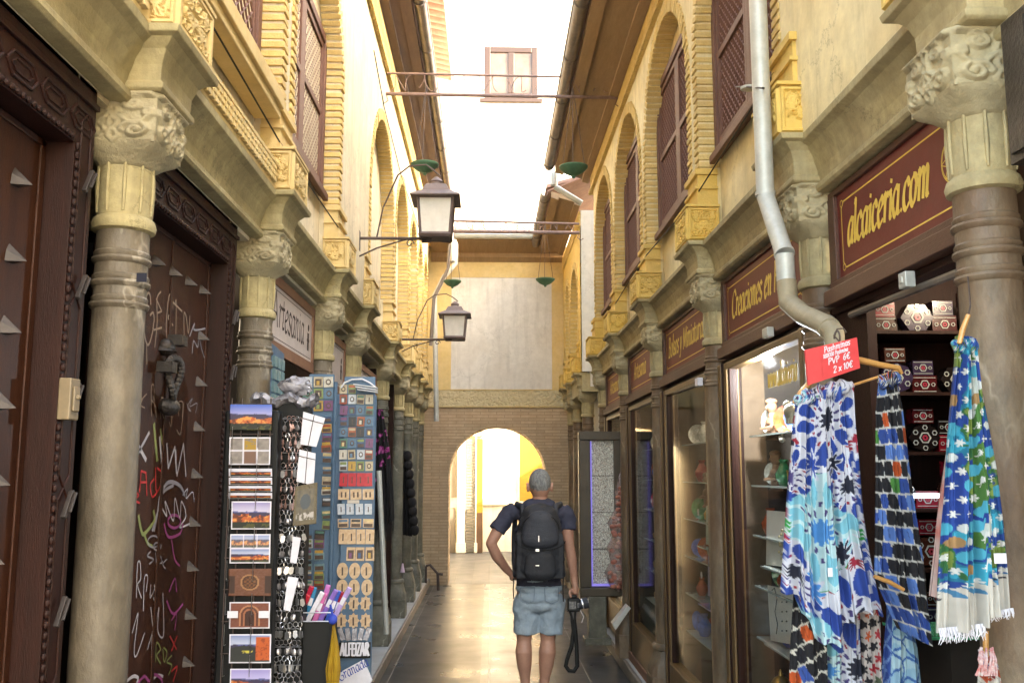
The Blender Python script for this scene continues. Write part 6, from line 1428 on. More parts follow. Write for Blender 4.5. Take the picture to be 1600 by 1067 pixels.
def bust(px, py, h, X, lab):
    c = atX(px, py, X); b = MB(); b.sph(c+Vector((0,0,h*.30)), (h*.13, h*.13, h*.17), 14, 10); b.sph(c+Vector((0,0,h*.42)), (h*.15,h*.15,h*.09), 12, 8); b.tube([c+Vector((0,0,h*.18)), c+Vector((0,0,0))], [h*.07, h*.09], 10)
    b.sph(c+Vector((0,0,-h*.08)), (h*.15, h*.23, h*.14), 14, 10); b.sph(c+Vector((0,0,-h*.3)), (h*.13, h*.18, h*.2), 14, 10); b.lathe([(h*.16,-h*.5),(h*.17,-h*.46),(h*.12,-h*.4)], c, 16)
    for s_ in (-1, 1): b.tube([c+Vector((0, s_*h*.2, -h*.05)), c+Vector((-.02, s_*h*.24, -h*.2)), c+Vector((-.05, s_*h*.08, -h*.22))], [h*.06, h*.05, h*.035], 8)
    b.sph(c+Vector((-h*.13, 0, h*.28)), (h*.03,h*.03,h*.04), 6, 5)
    tag(b.build('carved_figure', m_carv, None, smooth=True), lab, 'figurine')
bust(1206, 655, .20, 1.36, 'upper carved brown wooden figure hanging behind the window glass'); bust(1212, 735, .19, 1.36, 'lower carved brown wooden figure behind the window glass'); bust(1106, 765, .22, 1.38, 'carved wooden figure above the mint box in the second window')
b = MB(); c = atX(1234, 642, 1.27); mw = M('white_ceramic', (.45,.42,.36), (.52,.48,.42), 20, .4)
b.sph(c, (.025,.04,.03), 12, 8); b.sph(c+Vector((0,.035,.025)), (.018,.02,.022), 10, 8); b.tube([c+Vector((0,.05,.02)), c+Vector((0,.062,-.005)), c+Vector((0,.055,-.03))], [.008,.006,.004], 8)
for dy in (-.028, -.012, .015, .028): b.tube([c+Vector((0,dy,-.015)), c+Vector((0,dy*1.1,-.055))], [.011,.009], 8)
tag(b.build('elephant_figurine', mw, None, smooth=True), 'white ceramic elephant hanging beside the hanger behind the glass', 'figurine')
b = MB(); c = atX(1222, 687, 1.3); b.sph(c, (.01,.035,.012), 10, 6); b.sph(c+Vector((0,.03,.01)), (.008,.012,.01), 8, 6); b.tube([c, c+Vector((0,-.01,.03))], .004, 6); tag(b.build('bird_figurine', mw, None, smooth=True), 'tiny white bird ornament below the ceramic elephant', 'figurine')
for px, py, lab in ((1091, 800, 'small white flower ornament beside the mint box'), (1096, 898, 'small white flower ornament beside the violet box'), (1030, 800, 'glittering white ornament in the third shop window')):
    b = MB(); c = atX(px, py, 1.28)
    for k in range(6): b.tube([c, c+Vector((0, .022*math.cos(k*1.05), .022*math.sin(k*1.05)))], [.006,.002], 6)
    tag(b.build('flower_ornament', mw), lab, 'ornament')
t = thing('window_lamp', 'small lit white lamp shining at the top of the nearest shop window', 'lamp', atX(1200, 562, 1.33)); b = MB(); b.sph(atX(1199, 560, 1.30), .020, 14, 10); b.build('bulb', M('lit_bulb', (.9,.95,1), None, 1, .5, emit=3), t, smooth=True); b = MB(); b.tube([atX(1199, 551, 1.30), atX(1197, 530, 1.30)], .014, 10); b.build('fitting', m_pipe, t)
ld = bpy.data.lights.new('window_lamp_light', 'POINT'); ld.energy = 7; ld.shadow_soft_size = .03; ld.color = (.9,.95,1); lo = bpy.data.objects.new('window_lamp_light', ld); C.objects.link(lo); lo.location = atX(1199, 566, 1.26)
b = MB(); p0 = atX(1200, 606, 1.2035); write(b, 'www.alcaiceria', (1.2035, p0.y, p0.z), (0,-1,.0), (0,0,1), (-1,0,0), .115, .14, R(30), .15, .62); o = b.build('window_lettering', m_text, None, fixn=False); tag(o, 'gilt web address letters stuck on the nearest shop window', 'lettering')
# lit jewellery case
BY = 8.62
t = thing('jewellery_case', 'open dark framed case of pale jewellery with violet edge lights beside the right columns', 'display case', (1.05, BY, .1))
b = MB(); b.box(.825, 1.22, BY, BY+.12, .52, .60); b.box(.825, 1.22, BY, BY+.12, 1.93, 2.01); b.box(.825, .93, BY, BY+.12, .60, 1.93); b.box(1.15, 1.22, BY, BY+.12, .60, 1.93); b.box(.83, 1.22, BY+.10, BY+.12, .6, 1.93); b.build('frame', m_fasc2 := M('dark_brown_frame', (.055,.038,.022), (.075,.052,.03), 5, .4, .2, 50), t, bevel=.008)
def jew(U, V, seed=0):
    c = np.zeros(U.shape+(3,)); n = np.random.default_rng(3).random(U.shape); c[:] = L3('#a5a299'); put(c, n > .55, L3('#d2d0c8')); put(c, n > .82, L3('#4c4a44')); put(c, n > .93, L3('#8c6a50')); put(c, (np.abs((V*4) % 1) < .03), L3('#5c5850')); return c
U, V = np.meshgrid(np.linspace(0,1,60), np.linspace(0,1,200)); P = np.stack([.93+.22*U, np.full(U.shape, BY+.06)+.01*np.random.default_rng(1).random(U.shape), .60+1.33*V], -1); colmesh('jewellery_board', P, np.clip(jew(U, V)*1.35, 0, 1), t, m_vc, smooth=False)  # board colours brightened in place of the case's LED light
m_vio = M('violet_light', (.22,.18,.62), None, 1, .5, emit=.06); b = MB(); b.box(.932, .945, BY+.03, BY+.045, .61, 1.92); b.box(.946, 1.15, BY+.03, BY+.045, .61, .63); b.build('edge_light', m_vio, t)
b = MB(); b.box(.84, 1.0, BY+.0, BY+.16, 0.001, .16) if False else b.box(.90, 1.06, BY+.0, BY+.14, .1, .52); b.box(.86, 1.10, BY-.03, BY+.18, .101, .16); b.build('pedestal', m_marbG, t, bevel=.005)
m_bag = M('clear_bag_film', (.55,.36,.32), (.62,.46,.42), 18, .15, .8, 20, coat=.5, alpha=.42); m_shell = M('pink_shell', (.34,.10,.06), (.50,.20,.14), 30, .4, .6, 50)
for k, (cx, cy, w_, h_, lab) in enumerate(((966, 775, 26, 70, 'topmost'), (962, 820, 28, 44, 'second'), (964, 862, 34, 60, 'third'), (962, 898, 36, 50, 'lowest'))):
    c = atY(cx+4, cy, BY-.06); kx = BY/FPX; b = MB(); rows = []; r_ = random.Random(k)
    for i in range(15):
        v = i/14; rad = w_*kx*.5*(math.sin(math.pi*min(1, v*1.0+.04))**.55)*(.35+.65*v if k == 0 else 1); row = []
        for j in range(18):
            a = 2*math.pi*j/17; q = 1+.14*math.sin(5*a+i)+.10*math.sin(11*a-i*2); row.append((c.x+rad*q*math.cos(a), BY-.06+rad*.6*q*math.sin(a), c.z+h_*kx*(.5-v)))
        rows.append(row)
    t2 = thing('shell_bag', '%s clear bag of pink shells hanging in front of the lit jewellery case' % lab, 'bag', (c.x, BY-.06, c.z-h_*kx/2), 'bags of shells')
    b.grid(rows); b.build('film', m_bag, t2, smooth=True, auto=70)
    b = MB()
    for i in range(22): b.sph((c.x+r_.uniform(-.36,.36)*w_*kx, BY-.06-w_*kx*r_.uniform(0,.22), c.z-h_*kx*r_.uniform(-.25,.42)), (.026,.018,.020), 8, 6)
    b.build('shells', m_shell, t2, smooth=True)
b = MB(); q = [atY(x, y, 7.75) for x, y in ((957,975),(981,945),(986,950),(962,984))]; b.prism(q, (0, .12, 0)); tag(b.build('folded_signboard', m_cw, bevel=.004), 'white folded signboard leaning at the foot of the fifth right column', 'signboard')
# ================================================================ dark hanging cloths on the far left shops
SH = 7.2
t = thing('embroidered_shawl', 'long black shawl with magenta embroidery hanging beside the magnet stand', 'shawl', atY(600, 850, SH), 'black shawls on the left')
def pattS(U, V, u, v):
    c = np.zeros(U.shape+(3,)); c[:] = L3('#0f0d12'); n = fbm(U+3, V+3, 30, 41); put(c, (n > .60) & (v < .60), L3('#a8308c')); put(c, (n > .68) & (v < .60), L3('#d87ac0')); return c
cloth('shawl_body', SH, [(588,640),(585,700),(584,760),(586,830)], [(598,640),(608,700),(614,760),(616,812)], pattS, .03, 2.5, 50, 120, parent=t, seed=2); fringe(t, SH, 586, 828, 616, 810, 40, .16, m_blackc, 3)
t = thing('embroidered_shawl', 'black scalloped fringed cloth on the farther left columns', 'shawl', atY(638, 840, 10.7), 'black shawls on the left')
cloth('shawl_body', 10.6, [(630,704),(629,760),(630,835)], [(634,704),(640,740),(645,790),(644,838)], plain('#0c0b0d', '#15131a'), .04, 3, 40, 60, parent=t, seed=3)
b = MB()
for i in range(9): p = atY(634+i*1.4+(.0), 712+i*14.5, 10.55); b.sph(p+Vector((.02,0,0)), (.05,.03,.06), 10, 8)
b.build('scalloped_edge', m_blackc, t, smooth=True)
b = MB(); p = atY(629, 886, 9.8); b.lathe([(.025,0),(.02,.03),(.008,.09)], p-Vector((0,0,.05)), 10); tag(b.build('small_doll', M('pink_white_cloth', (.6,.45,.58), None, 9, .8), smooth=True), 'tiny pink white figure on the kerb beside the far left columns', 'figurine')
b = MB(); b.tube([atY(592, 735, 6.95), atY(604, 990, 6.95)], .02, 10); tag(b.build('grey_pole', m_pipe), 'thin grey pole standing below the embroidered shawl', 'pole')
t = thing('iron_rail', 'bent dark iron rail at the end of the left kerb by the arch', 'rail', (-.75, 13.6, .0)); b = MB(); pts = [atY(x, y, 13.3) for x, y in ((666,884),(672,882),(684,896),(692,897))]; b.tube(pts, .018, 8); b.tube([pts[2], Vector((pts[2].x+.01, 13.3, 0))], .02, 8); b.tube([pts[0], Vector((pts[0].x, 13.3, .1))], .014, 8); b.build('bar', m_iron, t)
b = MB(); q = [(-.9405-.0, 2.515, 0)]; pc = atY(222, 434, 2.445)
b.box(pc.x-.013, pc.x+.013, 2.440, 2.446, pc.z-.012, pc.z+.012); stk = b.build('sticker', M('navy_sticker', (.010,.010,.026), None, 9, .4)); tag(stk, 'small navy sticker with a white mark on the nearest left column', 'sticker')

# ================================================================ more goods on the window shelves
m_brass = M('brass_ware', (.45,.30,.08), (.60,.42,.14), 20, .3, .1, 60, metal=.8); m_cer = [M('glazed_%s' % n, rgb(h)[:3], tuple(v*.5 for v in rgb(h)[:3]), 60, .25, coat=.4) for n, h in (('blue','#3d63b8'),('cream','#d8ccb0'),('green','#3f8a5c'),('rust','#a8502c'),('white','#e0ded6'),('red','#9c2430'))]
def vase(m, h):
    b = MB(); b.lathe([(h*.18,0),(h*.22,h*.03),(h*.34,h*.3),(h*.36,h*.45),(h*.20,h*.72),(h*.13,h*.85),(h*.19,h),(h*.15,h*.98)], (0,0,0), 16); return b.build('ceramic_vase', m, None, smooth=True, origin=(0,0,0))
def plate(m, h):
    b = MB(); n = 18
    b.add([(0, 0, h/2)]+[(.012+.006, h*.30*math.cos(2*math.pi*i/n), h/2+h*.30*math.sin(2*math.pi*i/n)) for i in range(n)]+[(-.006, h*.5*math.cos(2*math.pi*i/n), h/2+h*.5*math.sin(2*math.pi*i/n)) for i in range(n)], [(0, 1+i, 1+(i+1) % n) for i in range(n)]+[(1+i, n+1+i, n+1+(i+1) % n, 1+(i+1) % n) for i in range(n)])
    b.box(.02, .03, -h*.2, h*.2, 0, h*.3); return b.build('ceramic_plate', m, None, origin=(0,0,0))
def pot(m, h):
    b = MB(); b.lathe([(h*.2,0),(h*.42,h*.1),(h*.45,h*.4),(h*.3,h*.62),(h*.1,h*.72),(h*.06,h*.9),(h*.02,h)], (0,0,0), 16); b.tube([(0,h*.42,h*.3),(0,h*.62,h*.45),(0,h*.68,h*.7)], [h*.07,h*.05,h*.04], 8); b.tube([(0,-h*.4,h*.5),(0,-h*.62,h*.5),(0,-h*.6,h*.2),(0,-h*.42,h*.18)], h*.03, 6); return b.build('brass_teapot', m, None, smooth=True, origin=(0,0,0))
mk = []
for m in m_cer: mk.append((vase(m, .11), 'vase')); mk.append((plate(m, .12), 'plate'))
mk.append((pot(m_brass, .11), 'teapot')); mk.append((pot(m_brass, .09), 'teapot'))
usedk = [False]*len(mk); cname = ['blue','cream','green','rust','white','red']; bayn = ['nearest', 'second', 'third']; r_ = random.Random(9)
for bi, (y0, y1) in enumerate(((3.52, 4.60), (5.06, 6.24), (6.70, 7.86))):
    for si, z in enumerate((.62, .86, 1.10, 1.34, 1.58, 1.82)):
        if True:
            b = MB(); b.box(1.29, 1.70, y0+.35, y1, z-.008, z); tag(b.build('back_shelf', m_shg), 'rear glass shelf, %s from bottom in the %s shop window' % (oc[si], bayn[bi]), 'glass shelf', 'glass shelves in the shop windows')
        y = y0+.42; j = 0
        while y < y1-.02:
            k = r_.randrange(len(mk)); o, kind = mk[k]
            if usedk[k]: o = o.copy(); C.objects.link(o)
            usedk[k] = True; o.location = (1.37+.10*(j % 2)+r_.uniform(-.02,.03), y, z+.0005); o.rotation_euler = (0, 0, r_.uniform(-.5, .5) if kind != 'plate' else r_.uniform(.2, 1.0)); o.scale = (r_.uniform(.85, 1.25),)*3
            nm = ('%s glazed ' % cname[k//2] if k < 12 else 'small brass ')+kind
            tag(o, '%s, %s along rear shelf %s of the %s shop window' % (nm, oc[j], ('one','two','three','four','five','six')[si], bayn[bi]), kind, 'pottery and brassware in the shop windows'); y += r_.uniform(.075, .115); j += 1
for k in range(len(mk)):
    if not usedk[k]: bpy.data.objects.remove(mk[k][0])
# loose cables on the left wall
for lab, pts in (('thin black cable sagging under the left eave from the near crossbar', [(-.915,6.9,4.9),(-.91,7.6,4.72),(-.91,9.2,4.62),(-.91,11.5,4.70)]), ('thin black cable running along the left wall below the frieze', [(-.915,2.2,3.12),(-.915,3.9,3.06),(-.915,5.6,3.10)]), ('thin cable running along the right wall above the carved blocks', [(1.10,3.4,3.18),(1.10,4.9,3.10),(1.10,6.6,3.16),(1.10,8.2,3.09)])):
    b = MB(); b.tube([Vector(p) for p in pts], .004, 6); tag(b.build('cable', m_black), lab, 'cable')
# ================================================================ lanterns on wall brackets
def lantern(label, px, ytop, ybot, wtop, Y, barx, bary, knob):
    """px centre of the body, y range of the glass, wall end of the bar"""
    c0 = atY(px, ybot, Y); c1 = atY(px, ytop, Y); k = Y/FPX; cx = c0.x; z0, z1 = c0.z, c1.z; wt = wtop*k/2; wb = wt*.84
    t = thing('wall_lantern', label, 'lantern', (cx, Y, z0), 'lanterns on the left wall')
    b = MB(); b.prism([(cx-wb,Y-wb,z0+.012),(cx+wb,Y-wb,z0+.012),(cx+wb,Y+wb,z0+.012),(cx-wb,Y+wb,z0+.012)], (0,0,-.02))
    def fr(x0, y0, x1, y1): b.tube([(cx+x0*wb, Y+y0*wb, z0), (cx+x1*wt, Y+y1*wt, z1)], wt*.085, 4)
    for sx, sy in ((-1,-1),(1,-1),(1,1),(-1,1)): fr(sx, sy, sx, sy)
    ring = [(-1,-1),(1,-1),(1,1),(-1,1),(-1,-1)]
    b.tube([(cx+a*wt, Y+c*wt, z1) for a, c in ring], wt*.10, 4); b.tube([(cx+a*wb, Y+c*wb, z0) for a, c in ring], wt*.14, 4); b.build('frame', m_lamp, t)
    b = MB(); P0 = [(cx+a*wb*.96, Y+c*wb*.96, z0+.01) for a, c in ring[:4]]; P1 = [(cx+a*wt*.96, Y+c*wt*.96, z1) for a, c in ring[:4]]
    b.add(P0+P1, [(0,1,5,4),(1,2,6,5),(2,3,7,6),(3,0,4,7)]); b.build('glass', m_frost, t)
    b = MB(); h = (z1-z0); R1 = wt*1.42; rings = [(R1, z1-.004), (R1, z1+.006), (R1*.62, z1+h*.18), (R1*.56, z1+h*.20), (R1*.42, z1+h*.38), (R1*.40, z1+h*.40)]
    vs = []; 
    for r_, z in rings: vs += [(cx+a*r_, Y+c*r_, z) for a, c in ring[:4]]
    fs = [(i*4+j, i*4+(j+1) % 4, (i+1)*4+(j+1) % 4, (i+1)*4+j) for i in range(5) for j in range(4)] + [(3,2,1,0), (20,21,22,23)]; b.add(vs, fs); b.build('roof', m_lamp, t, bevel=.003)
    b = MB(); b.lathe([(wt*.5, z1+h*.40), (wt*.34, z1+h*.44), (wt*.34, z1+h*.50), (wt*.40, z1+h*.52), (wt*.30, z1+h*.58), (wt*.08, z1+h*.66)], (cx, Y, 0), 16); b.build('finial', m_lamp, t, smooth=True)
    bw = atX(barx, bary, -.925); b = MB(); b.tube([(-.925, Y, z0-.01), (cx-wb*.3, Y, z0-.01)], .011, 8); b.box(-.94, -.918, Y-.03, Y+.03, z0-.10, z0+.04)
    b.tube([(-.92, Y, z0-.14), (-.80, Y, z0-.08), (cx-wt*1.6, Y, z0-.012)], .006, 6); sp = [(cx-wt*1.5+.03*math.cos(a)*(1-a/9), Y, z0-.045+.03*math.sin(a)*(1-a/9)) for a in [i*.5 for i in range(14)]]; b.tube(sp, .005, 5)
    top = z1+h*.62
    cr_ = [(-.80, Y, z0), (-.76, Y, z0+h*.8), (-.66, Y, z0+h*1.7), (-.58, Y, z0+h*1.95), (-.46, Y, z0+h*2.0), (cx-.02, Y, top+h*.22), (cx+.03, Y, top+h*.05), (cx, Y, top)]
    b.tube([Vector(p) for p in cr_], .006, 6); b.build('bracket', m_iron, t)
    return t
lantern('large near lantern with frosted panes on the iron bracket of the left wall', 681, 314, 371, 55, 6.4, 560, 372, 0)
lantern('small far lantern with frosted panes hanging before the end wall', 710.5, 494, 529, 36, 9.6, 650, 530, 0)
# ================================================================ green bowls and the iron crossbars
def bowl(px, ptop, pw, Y, lab):
    c = atY(px, ptop, Y); r_ = pw*Y/FPX/2; b = MB(); t = thing('hanging_bowl', lab, 'hanging planter', (c.x, Y, c.z-r_*.62), 'green bowls hanging from the crossbars')
    b.lathe([(r_*.10,-r_*.78),(r_*.16,-r_*.66),(r_*.12,-r_*.62),(r_*.30,-r_*.56),(r_*.62,-r_*.40),(r_*.86,-r_*.18),(r_*.96,-.01),(r_*1.02,0),(r_*1.02,.008),(r_*.94,.008),(r_*.80,-r_*.2),(r_*.3,-r_*.45)], (c.x, Y, c.z), 28); b.build('dish', m_green, t, smooth=True)
    b = MB()
    for k in range(3): a = k*2.09+.4; b.tube([(c.x+r_*.95*math.cos(a), Y+r_*.95*math.sin(a), c.z), (c.x, Y, c.z+.72)], .003, 5)
    b.build('chain', m_iron, t); return c
def crossbar(Y, pts_low, pts_up, lab):
    t = thing('crossbar', lab, 'crossbar', (0, Y, 4.8), 'iron crossbars over the alley'); b = MB(); a, c = atY(*pts_low[0], Y), atY(*pts_low[1], Y); d, e = atY(*pts_up[0], Y), atY(*pts_up[1], Y)
    k = Y/7.6; b.tube([a, c], .016*k, 8); b.tube([d, e], .010*k, 8); b.build('bar', m_iron2, t)
    b = MB(); n = 8
    for i in range(n):
        x0 = a.x+(c.x-a.x)*(i+.15)/n; x1 = a.x+(c.x-a.x)*(i+.85)/n; z0, z1 = a.z+.02, d.z-.01; pts = []
        for q in range(25):
            s_ = q/24; pts.append((x0+(x1-x0)*(s_+.10*math.sin(s_*12.5)), Y+.004*math.sin(q), z0+(z1-z0)*(.5-.46*math.cos(s_*2*math.pi*1.5+i))))
        b.tube(pts, .0035*k, 5)
    b.build('scrollwork', m_iron2, t)
    b = MB()
    for p, s_ in ((a, 1), (c, -1)): b.tube([p, p+Vector((.02*s_, 0, -.06)), p+Vector((-.02*s_, 0, -.09)), p+Vector((-.05*s_, 0, -.07))], .005*k, 6)
    b.build('end_hook', m_iron2, t); return t
m_iron2 = M('weathered_iron', (.16,.10,.085), (.24,.16,.14), 20, .6, .3, 80)
crossbar(7.6, [(603,147),(965,153)], [(605,115),(955,122)], 'near iron crossbar with scrollwork spanning the alley'); crossbar(11.0, [(694,361),(905,364)], [(700,345),(905,350)], 'far iron crossbar with scrollwork before the end roof')
bowl(896, 262, 46, 7.6, 'green copper bowl hanging at the right of the near crossbar'); bowl(664, 258, 44, 7.6, 'green copper bowl hanging behind the large lantern'); bowl(852, 437, 30, 11.0, 'small green bowl hanging before the right of the white end panel'); bowl(707, 440, 28, 11.0, 'small green bowl hanging above the far lantern')
# ================================================================ drainpipes
def pipe(name, pts, r, m, root, n=16, joints=()):
    b = MB(); b.tube(pts, r, n)
    for p, q in joints: b.tube([p, q], (r if not isinstance(r, list) else r[-2])*1.12, n)
    return b.build(name, m, root, smooth=True)
XD = .985; P_ = [atX(x, y, XD) for x, y in ((1158,-60),(1180,322),(1226,398),(1229,452))]; Yd = 3.17
dp = thing('drainpipe', 'galvanised drainpipe crossing the Creaciones sign down to an open beige elbow', 'drainpipe', (XD, Yd, 1.95))
top = Vector((XD, 3.20, 5.0)); a = P_[1]; a.y = 3.20
pipe('upper_pipe', [top, a], .032, m_pipe, dp, joints=[(a+Vector((0,0,.0)), a+Vector((0,0,.015))), (atX(1172,140,XD), atX(1172,136,XD))])
pipe('slanted_pipe', [a, P_[2]], .031, m_pipe, dp, joints=[(P_[2]-(P_[2]-a).normalized()*.012, P_[2])])
pipe('lower_pipe', [P_[2], P_[3]], .031, m_pipe, dp)
Q = [atX(x, y, X) for x, y, X in ((1229,440,XD),(1232,472,XD),(1255,492,.99),(1290,508,1.0),(1303,520,1.0),(1305,545,1.0))]
pipe('elbow', Q, [.033,.033,.032,.032,.030,.028], m_pipe2, dp, joints=[(Q[3], Q[3].lerp(Q[4], .5))])
b = MB(); b.tube([atX(1150,136,1.10), atX(1168,136,.96), atX(1192,138,.96), atX(1200,140,1.10)], .004, 6); b.build('bracket', m_iron, dp)
b = MB(); c = atX(1308, 528, .96); b.tube([c+Vector((0, .02*math.cos(t), .02*math.sin(t))) for t in [i*.5 for i in range(12)]], .003, 5); b.build('wire_loop', m_iron, dp)
Yp = 12.9; t = thing('drainpipe', 'thin zinc drainpipe down the left corner beside the end wall', 'drainpipe', (-.75, Yp, 2.4))
pts = [atY(x, y, Yp) for x, y in ((709,376),(712,382),(712,412),(698,428),(694,432),(679,462),(679,480),(682,658))]; pipe('pipe', pts, [.035]*8, m_pipe, t)
pts = [atY(x, y, Yp-1.2) for x, y in ((703,382),(700,420),(678,466),(673,540))]; pipe('branch_pipe', pts, .022, m_gut, t)
b = MB(); b.tube([(-.56, 13.36, 5.07), (-.56, 13.0, 5.05), pts[0]+Vector((0,1.0,0))], .03, 8); b.build('gutter_outlet', m_pipe, t)
# sloping end gutter at the side street on the right
t = thing('gutter_end', 'short sloping zinc gutter at the end of the near right roof', 'gutter', (.9, 10.2, 4.9)); b = MB(); b.tube([atY(867,292,10.2), atY(909,318,10.2)], .035, 12); b.tube([atY(866,290,10.2), atY(866,270,10.2)], .04, 12); b.build('pipe', m_pipe, t, smooth=True)
b = MB(); b.box(1.12, 1.16, 1.80, 1.90, 2.30, 2.62); b.box(1.115, 1.12, 1.81, 1.89, 2.32, 2.60); tag(b.build('shutter_frame', m_dkmet), 'black framed panel at the top right corner beyond the near capital', 'panel')
# ================================================================ PERSON
YM = 6.8
def pm(x, y, dy=0): 
    p = atY(x, y, YM); return Vector((p.x, YM+dy, p.z))
def remesh(o, vs, smooth_it=4, sub=0):
    m = o.modifiers.new('join', 'REMESH'); m.mode = 'VOXEL'; m.voxel_size = vs; m.use_smooth_shade = True
    if smooth_it: s_ = o.modifiers.new('soften', 'SMOOTH'); s_.iterations = smooth_it; s_.factor = .5
    return o
def limb(b, pts, rs, n=14, flat=1.0):
    """tapered capsule chain"""
    b.tube(pts, rs, n, flat=flat)
    for p, r_ in zip(pts, rs): b.sph(p, r_*.99, n, 8)
m_skin = M('sunned_skin', (.40,.20,.135), (.46,.245,.165), 8, .5, .15, 120, stain=(.34,.15,.10), stain_amt=.3)
m_hair = M('grey_hair', (.10,.10,.10), (.33,.32,.31), 90, .75, .9, 160, stretch=(1,1,.35))
m_shirt = M('navy_tshirt', (.030,.030,.052), (.042,.042,.070), 10, .85, .4, 60)
m_short = M('pale_denim', (.26,.32,.38), (.38,.44,.50), 7, .85, .35, 120, stain=(.20,.26,.33), stain_amt=.4, stain_scale=5)
man = thing('person', 'person seen from behind in navy T-shirt and denim shorts, left hand on hip', 'person', (pm(842, 900).x, YM, 0))
cx = pm(841, 900).x
b = MB()
hc = pm(843.5, 757); b.sph(hc, (.077, .096, .105), 24, 18); b.sph(hc+Vector((0, .035, -.055)), (.058, .066, .065), 18, 12)      # skull, jaw
b.tube([hc+Vector((0,.10,-.005)), hc+Vector((0,.118,-.03)), hc+Vector((0,.10,-.04))], [.008,.014,.008], 8); b.sph(hc+Vector((0,.098,-.068)), (.022,.012,.010), 10, 6); b.sph(hc+Vector((0,.088,-.10)), (.022,.018,.018), 10, 6)
for s_ in (-1, 1): b.sph(hc+Vector((s_*.030,.088,.005)), (.012,.010,.009), 8, 6); b.sph(hc+Vector((s_*.030,.090,.022)), (.02,.010,.007), 8, 6)
for s_ in (-1, 1): b.sph(hc+Vector((s_*.086, .004, -.020)), (.012, .020, .034), 12, 10); b.tube([hc+Vector((s_*.088,.022,.008)), hc+Vector((s_*.094,.0,.014)), hc+Vector((s_*.092,-.014,-.008)), hc+Vector((s_*.084,-.004,-.045))], .006, 6)
limb(b, [hc+Vector((0,.0,-.06)), hc+Vector((0,-.005,-.13)), hc+Vector((-.002,-.01,-.18))], [.054,.055,.066])
# torso
for (y, w, d) in ((800, .135, .080), (815, .150, .095), (835, .145, .10), (860, .130, .095), (885, .125, .09), (905, .130, .09), (922, .135, .10)): b.sph(pm(842, y), (w, d, .065), 20, 12)
# legs
for (k, hip, knee, mid, ank, toe) in ((0, pm(823,925), pm(819,994,.0), pm(818,1017,-.01), pm(821,1070,.0), 0), (1, pm(860,925), pm(856,994), pm(855,1017,-.01), pm(850,1070), 0)):
    limb(b, [hip, hip.lerp(knee, .5), knee+Vector((0,0,.02)), knee+Vector((0,.0,-.03))], [.072,.068,.058,.052], 18)
    limb(b, [knee+Vector((0,0,-.03)), mid+Vector((0,-.012,0)), mid.lerp(ank,.4)+Vector((0,-.006,0)), mid.lerp(ank,.75), ank+Vector((0,0,.0))], [.052,.060,.052,.038,.035], 18)
    b.sph(ank+Vector((.030,0,-.015)), .016, 8, 6); b.sph(ank+Vector((-.030,0,-.012)), .016, 8, 6)
    limb(b, [ank+Vector((0,-.03,-.055)), Vector((ank.x,YM+.06,.045)), Vector((ank.x,YM+.16,.030))], [.034,.040,.030])
# left arm, hand on the hip
A = [pm(797,799), pm(781,822,-.01), pm(767,848,-.03)]; limb(b, A, [.052,.046,.038], 16)
Bm = [pm(767,848,-.03), pm(776,868,.0), pm(790,888,.05), pm(797,896,.075)]; limb(b, Bm, [.037,.040,.030,.026], 16)
# right arm hanging
A2 = [pm(884,800), pm(886,825,-.01), pm(889,850,-.01)]; limb(b, A2, [.052,.045,.038], 16)
B2_ = [pm(889,850,-.01), pm(893,872,0), pm(897,900,.02), pm(898,910,.02)]; limb(b, B2_, [.037,.038,.027,.025], 16)
# palms
hp = pm(801, 902, .09); b.sph(hp, (.024,.045,.034), 14, 10)
rp = pm(898, 921, .02); b.tube([pm(898,910,.02), pm(899,916,.02), pm(899,928,.02)], [.024,.030,.027], 12, flat=.75); b.sph(pm(899,922,.02), (.030,.021,.038), 14, 10)
def finger(b, pts, r0): b.tube(pts, [r0*1.05, r0, r0*.95, r0*.8][:len(pts)], 8); b.sph(pts[-1], r0*.8, 8, 6); b.sph(pts[1], r0*1.02, 8, 6)
for i in range(4):      # left fingers laid forward on the waist
    o = hp+Vector((.004, .03, .020-.014*i)); L_ = (.030, .034, .032, .025)[i]; finger(b, [o, o+Vector((.010, L_, -.004)), o+Vector((.026, L_*1.7, -.010)), o+Vector((.046, L_*2.1, -.014))], .0085)
o = hp+Vector((-.0, -.02, .012)); finger(b, [o, o+Vector((.012,-.02,.012)), o+Vector((.028,-.034,.008))], .010)
cb = pm(900, 946, .03)
for i in range(4):      # right fingers curled round the camera grip
    x_ = rp.x-.021+.0145*i; l = (.026,.030,.028,.022)[i]; z_ = rp.z-.030; finger(b, [(Vector((x_, YM+.028, z_))), Vector((x_, YM+.046, z_-l)), Vector((x_-.002, YM+.040, z_-l*1.8)), Vector((x_-.002, YM+.016, z_-l*2.1))], .0085)
o = rp+Vector((-.026, -.01, .004)); finger(b, [o, o+Vector((-.012,-.016,-.026)), o+Vector((-.004,-.022,-.052))], .0105)
body = b.build('body', m_skin, man, smooth=True, auto=180, fixn=True); remesh(body, .0055, 5)
# hair cap
b = MB(); b.sph(hc+Vector((0,-.006,.016)), (.0785,.100,.100), 24, 18); b.sph(hc+Vector((0,-.032,-.016)), (.066,.062,.048), 18, 12)
hair = b.build('hair', m_hair, man, smooth=True, auto=180); remesh(hair, .006, 2); dt = bpy.data.textures.new('hair_noise', 'CLOUDS'); dt.noise_scale = .012; dm = hair.modifiers.new('tufts', 'DISPLACE'); dm.texture = dt; dm.strength = .008; dm.mid_level = .4
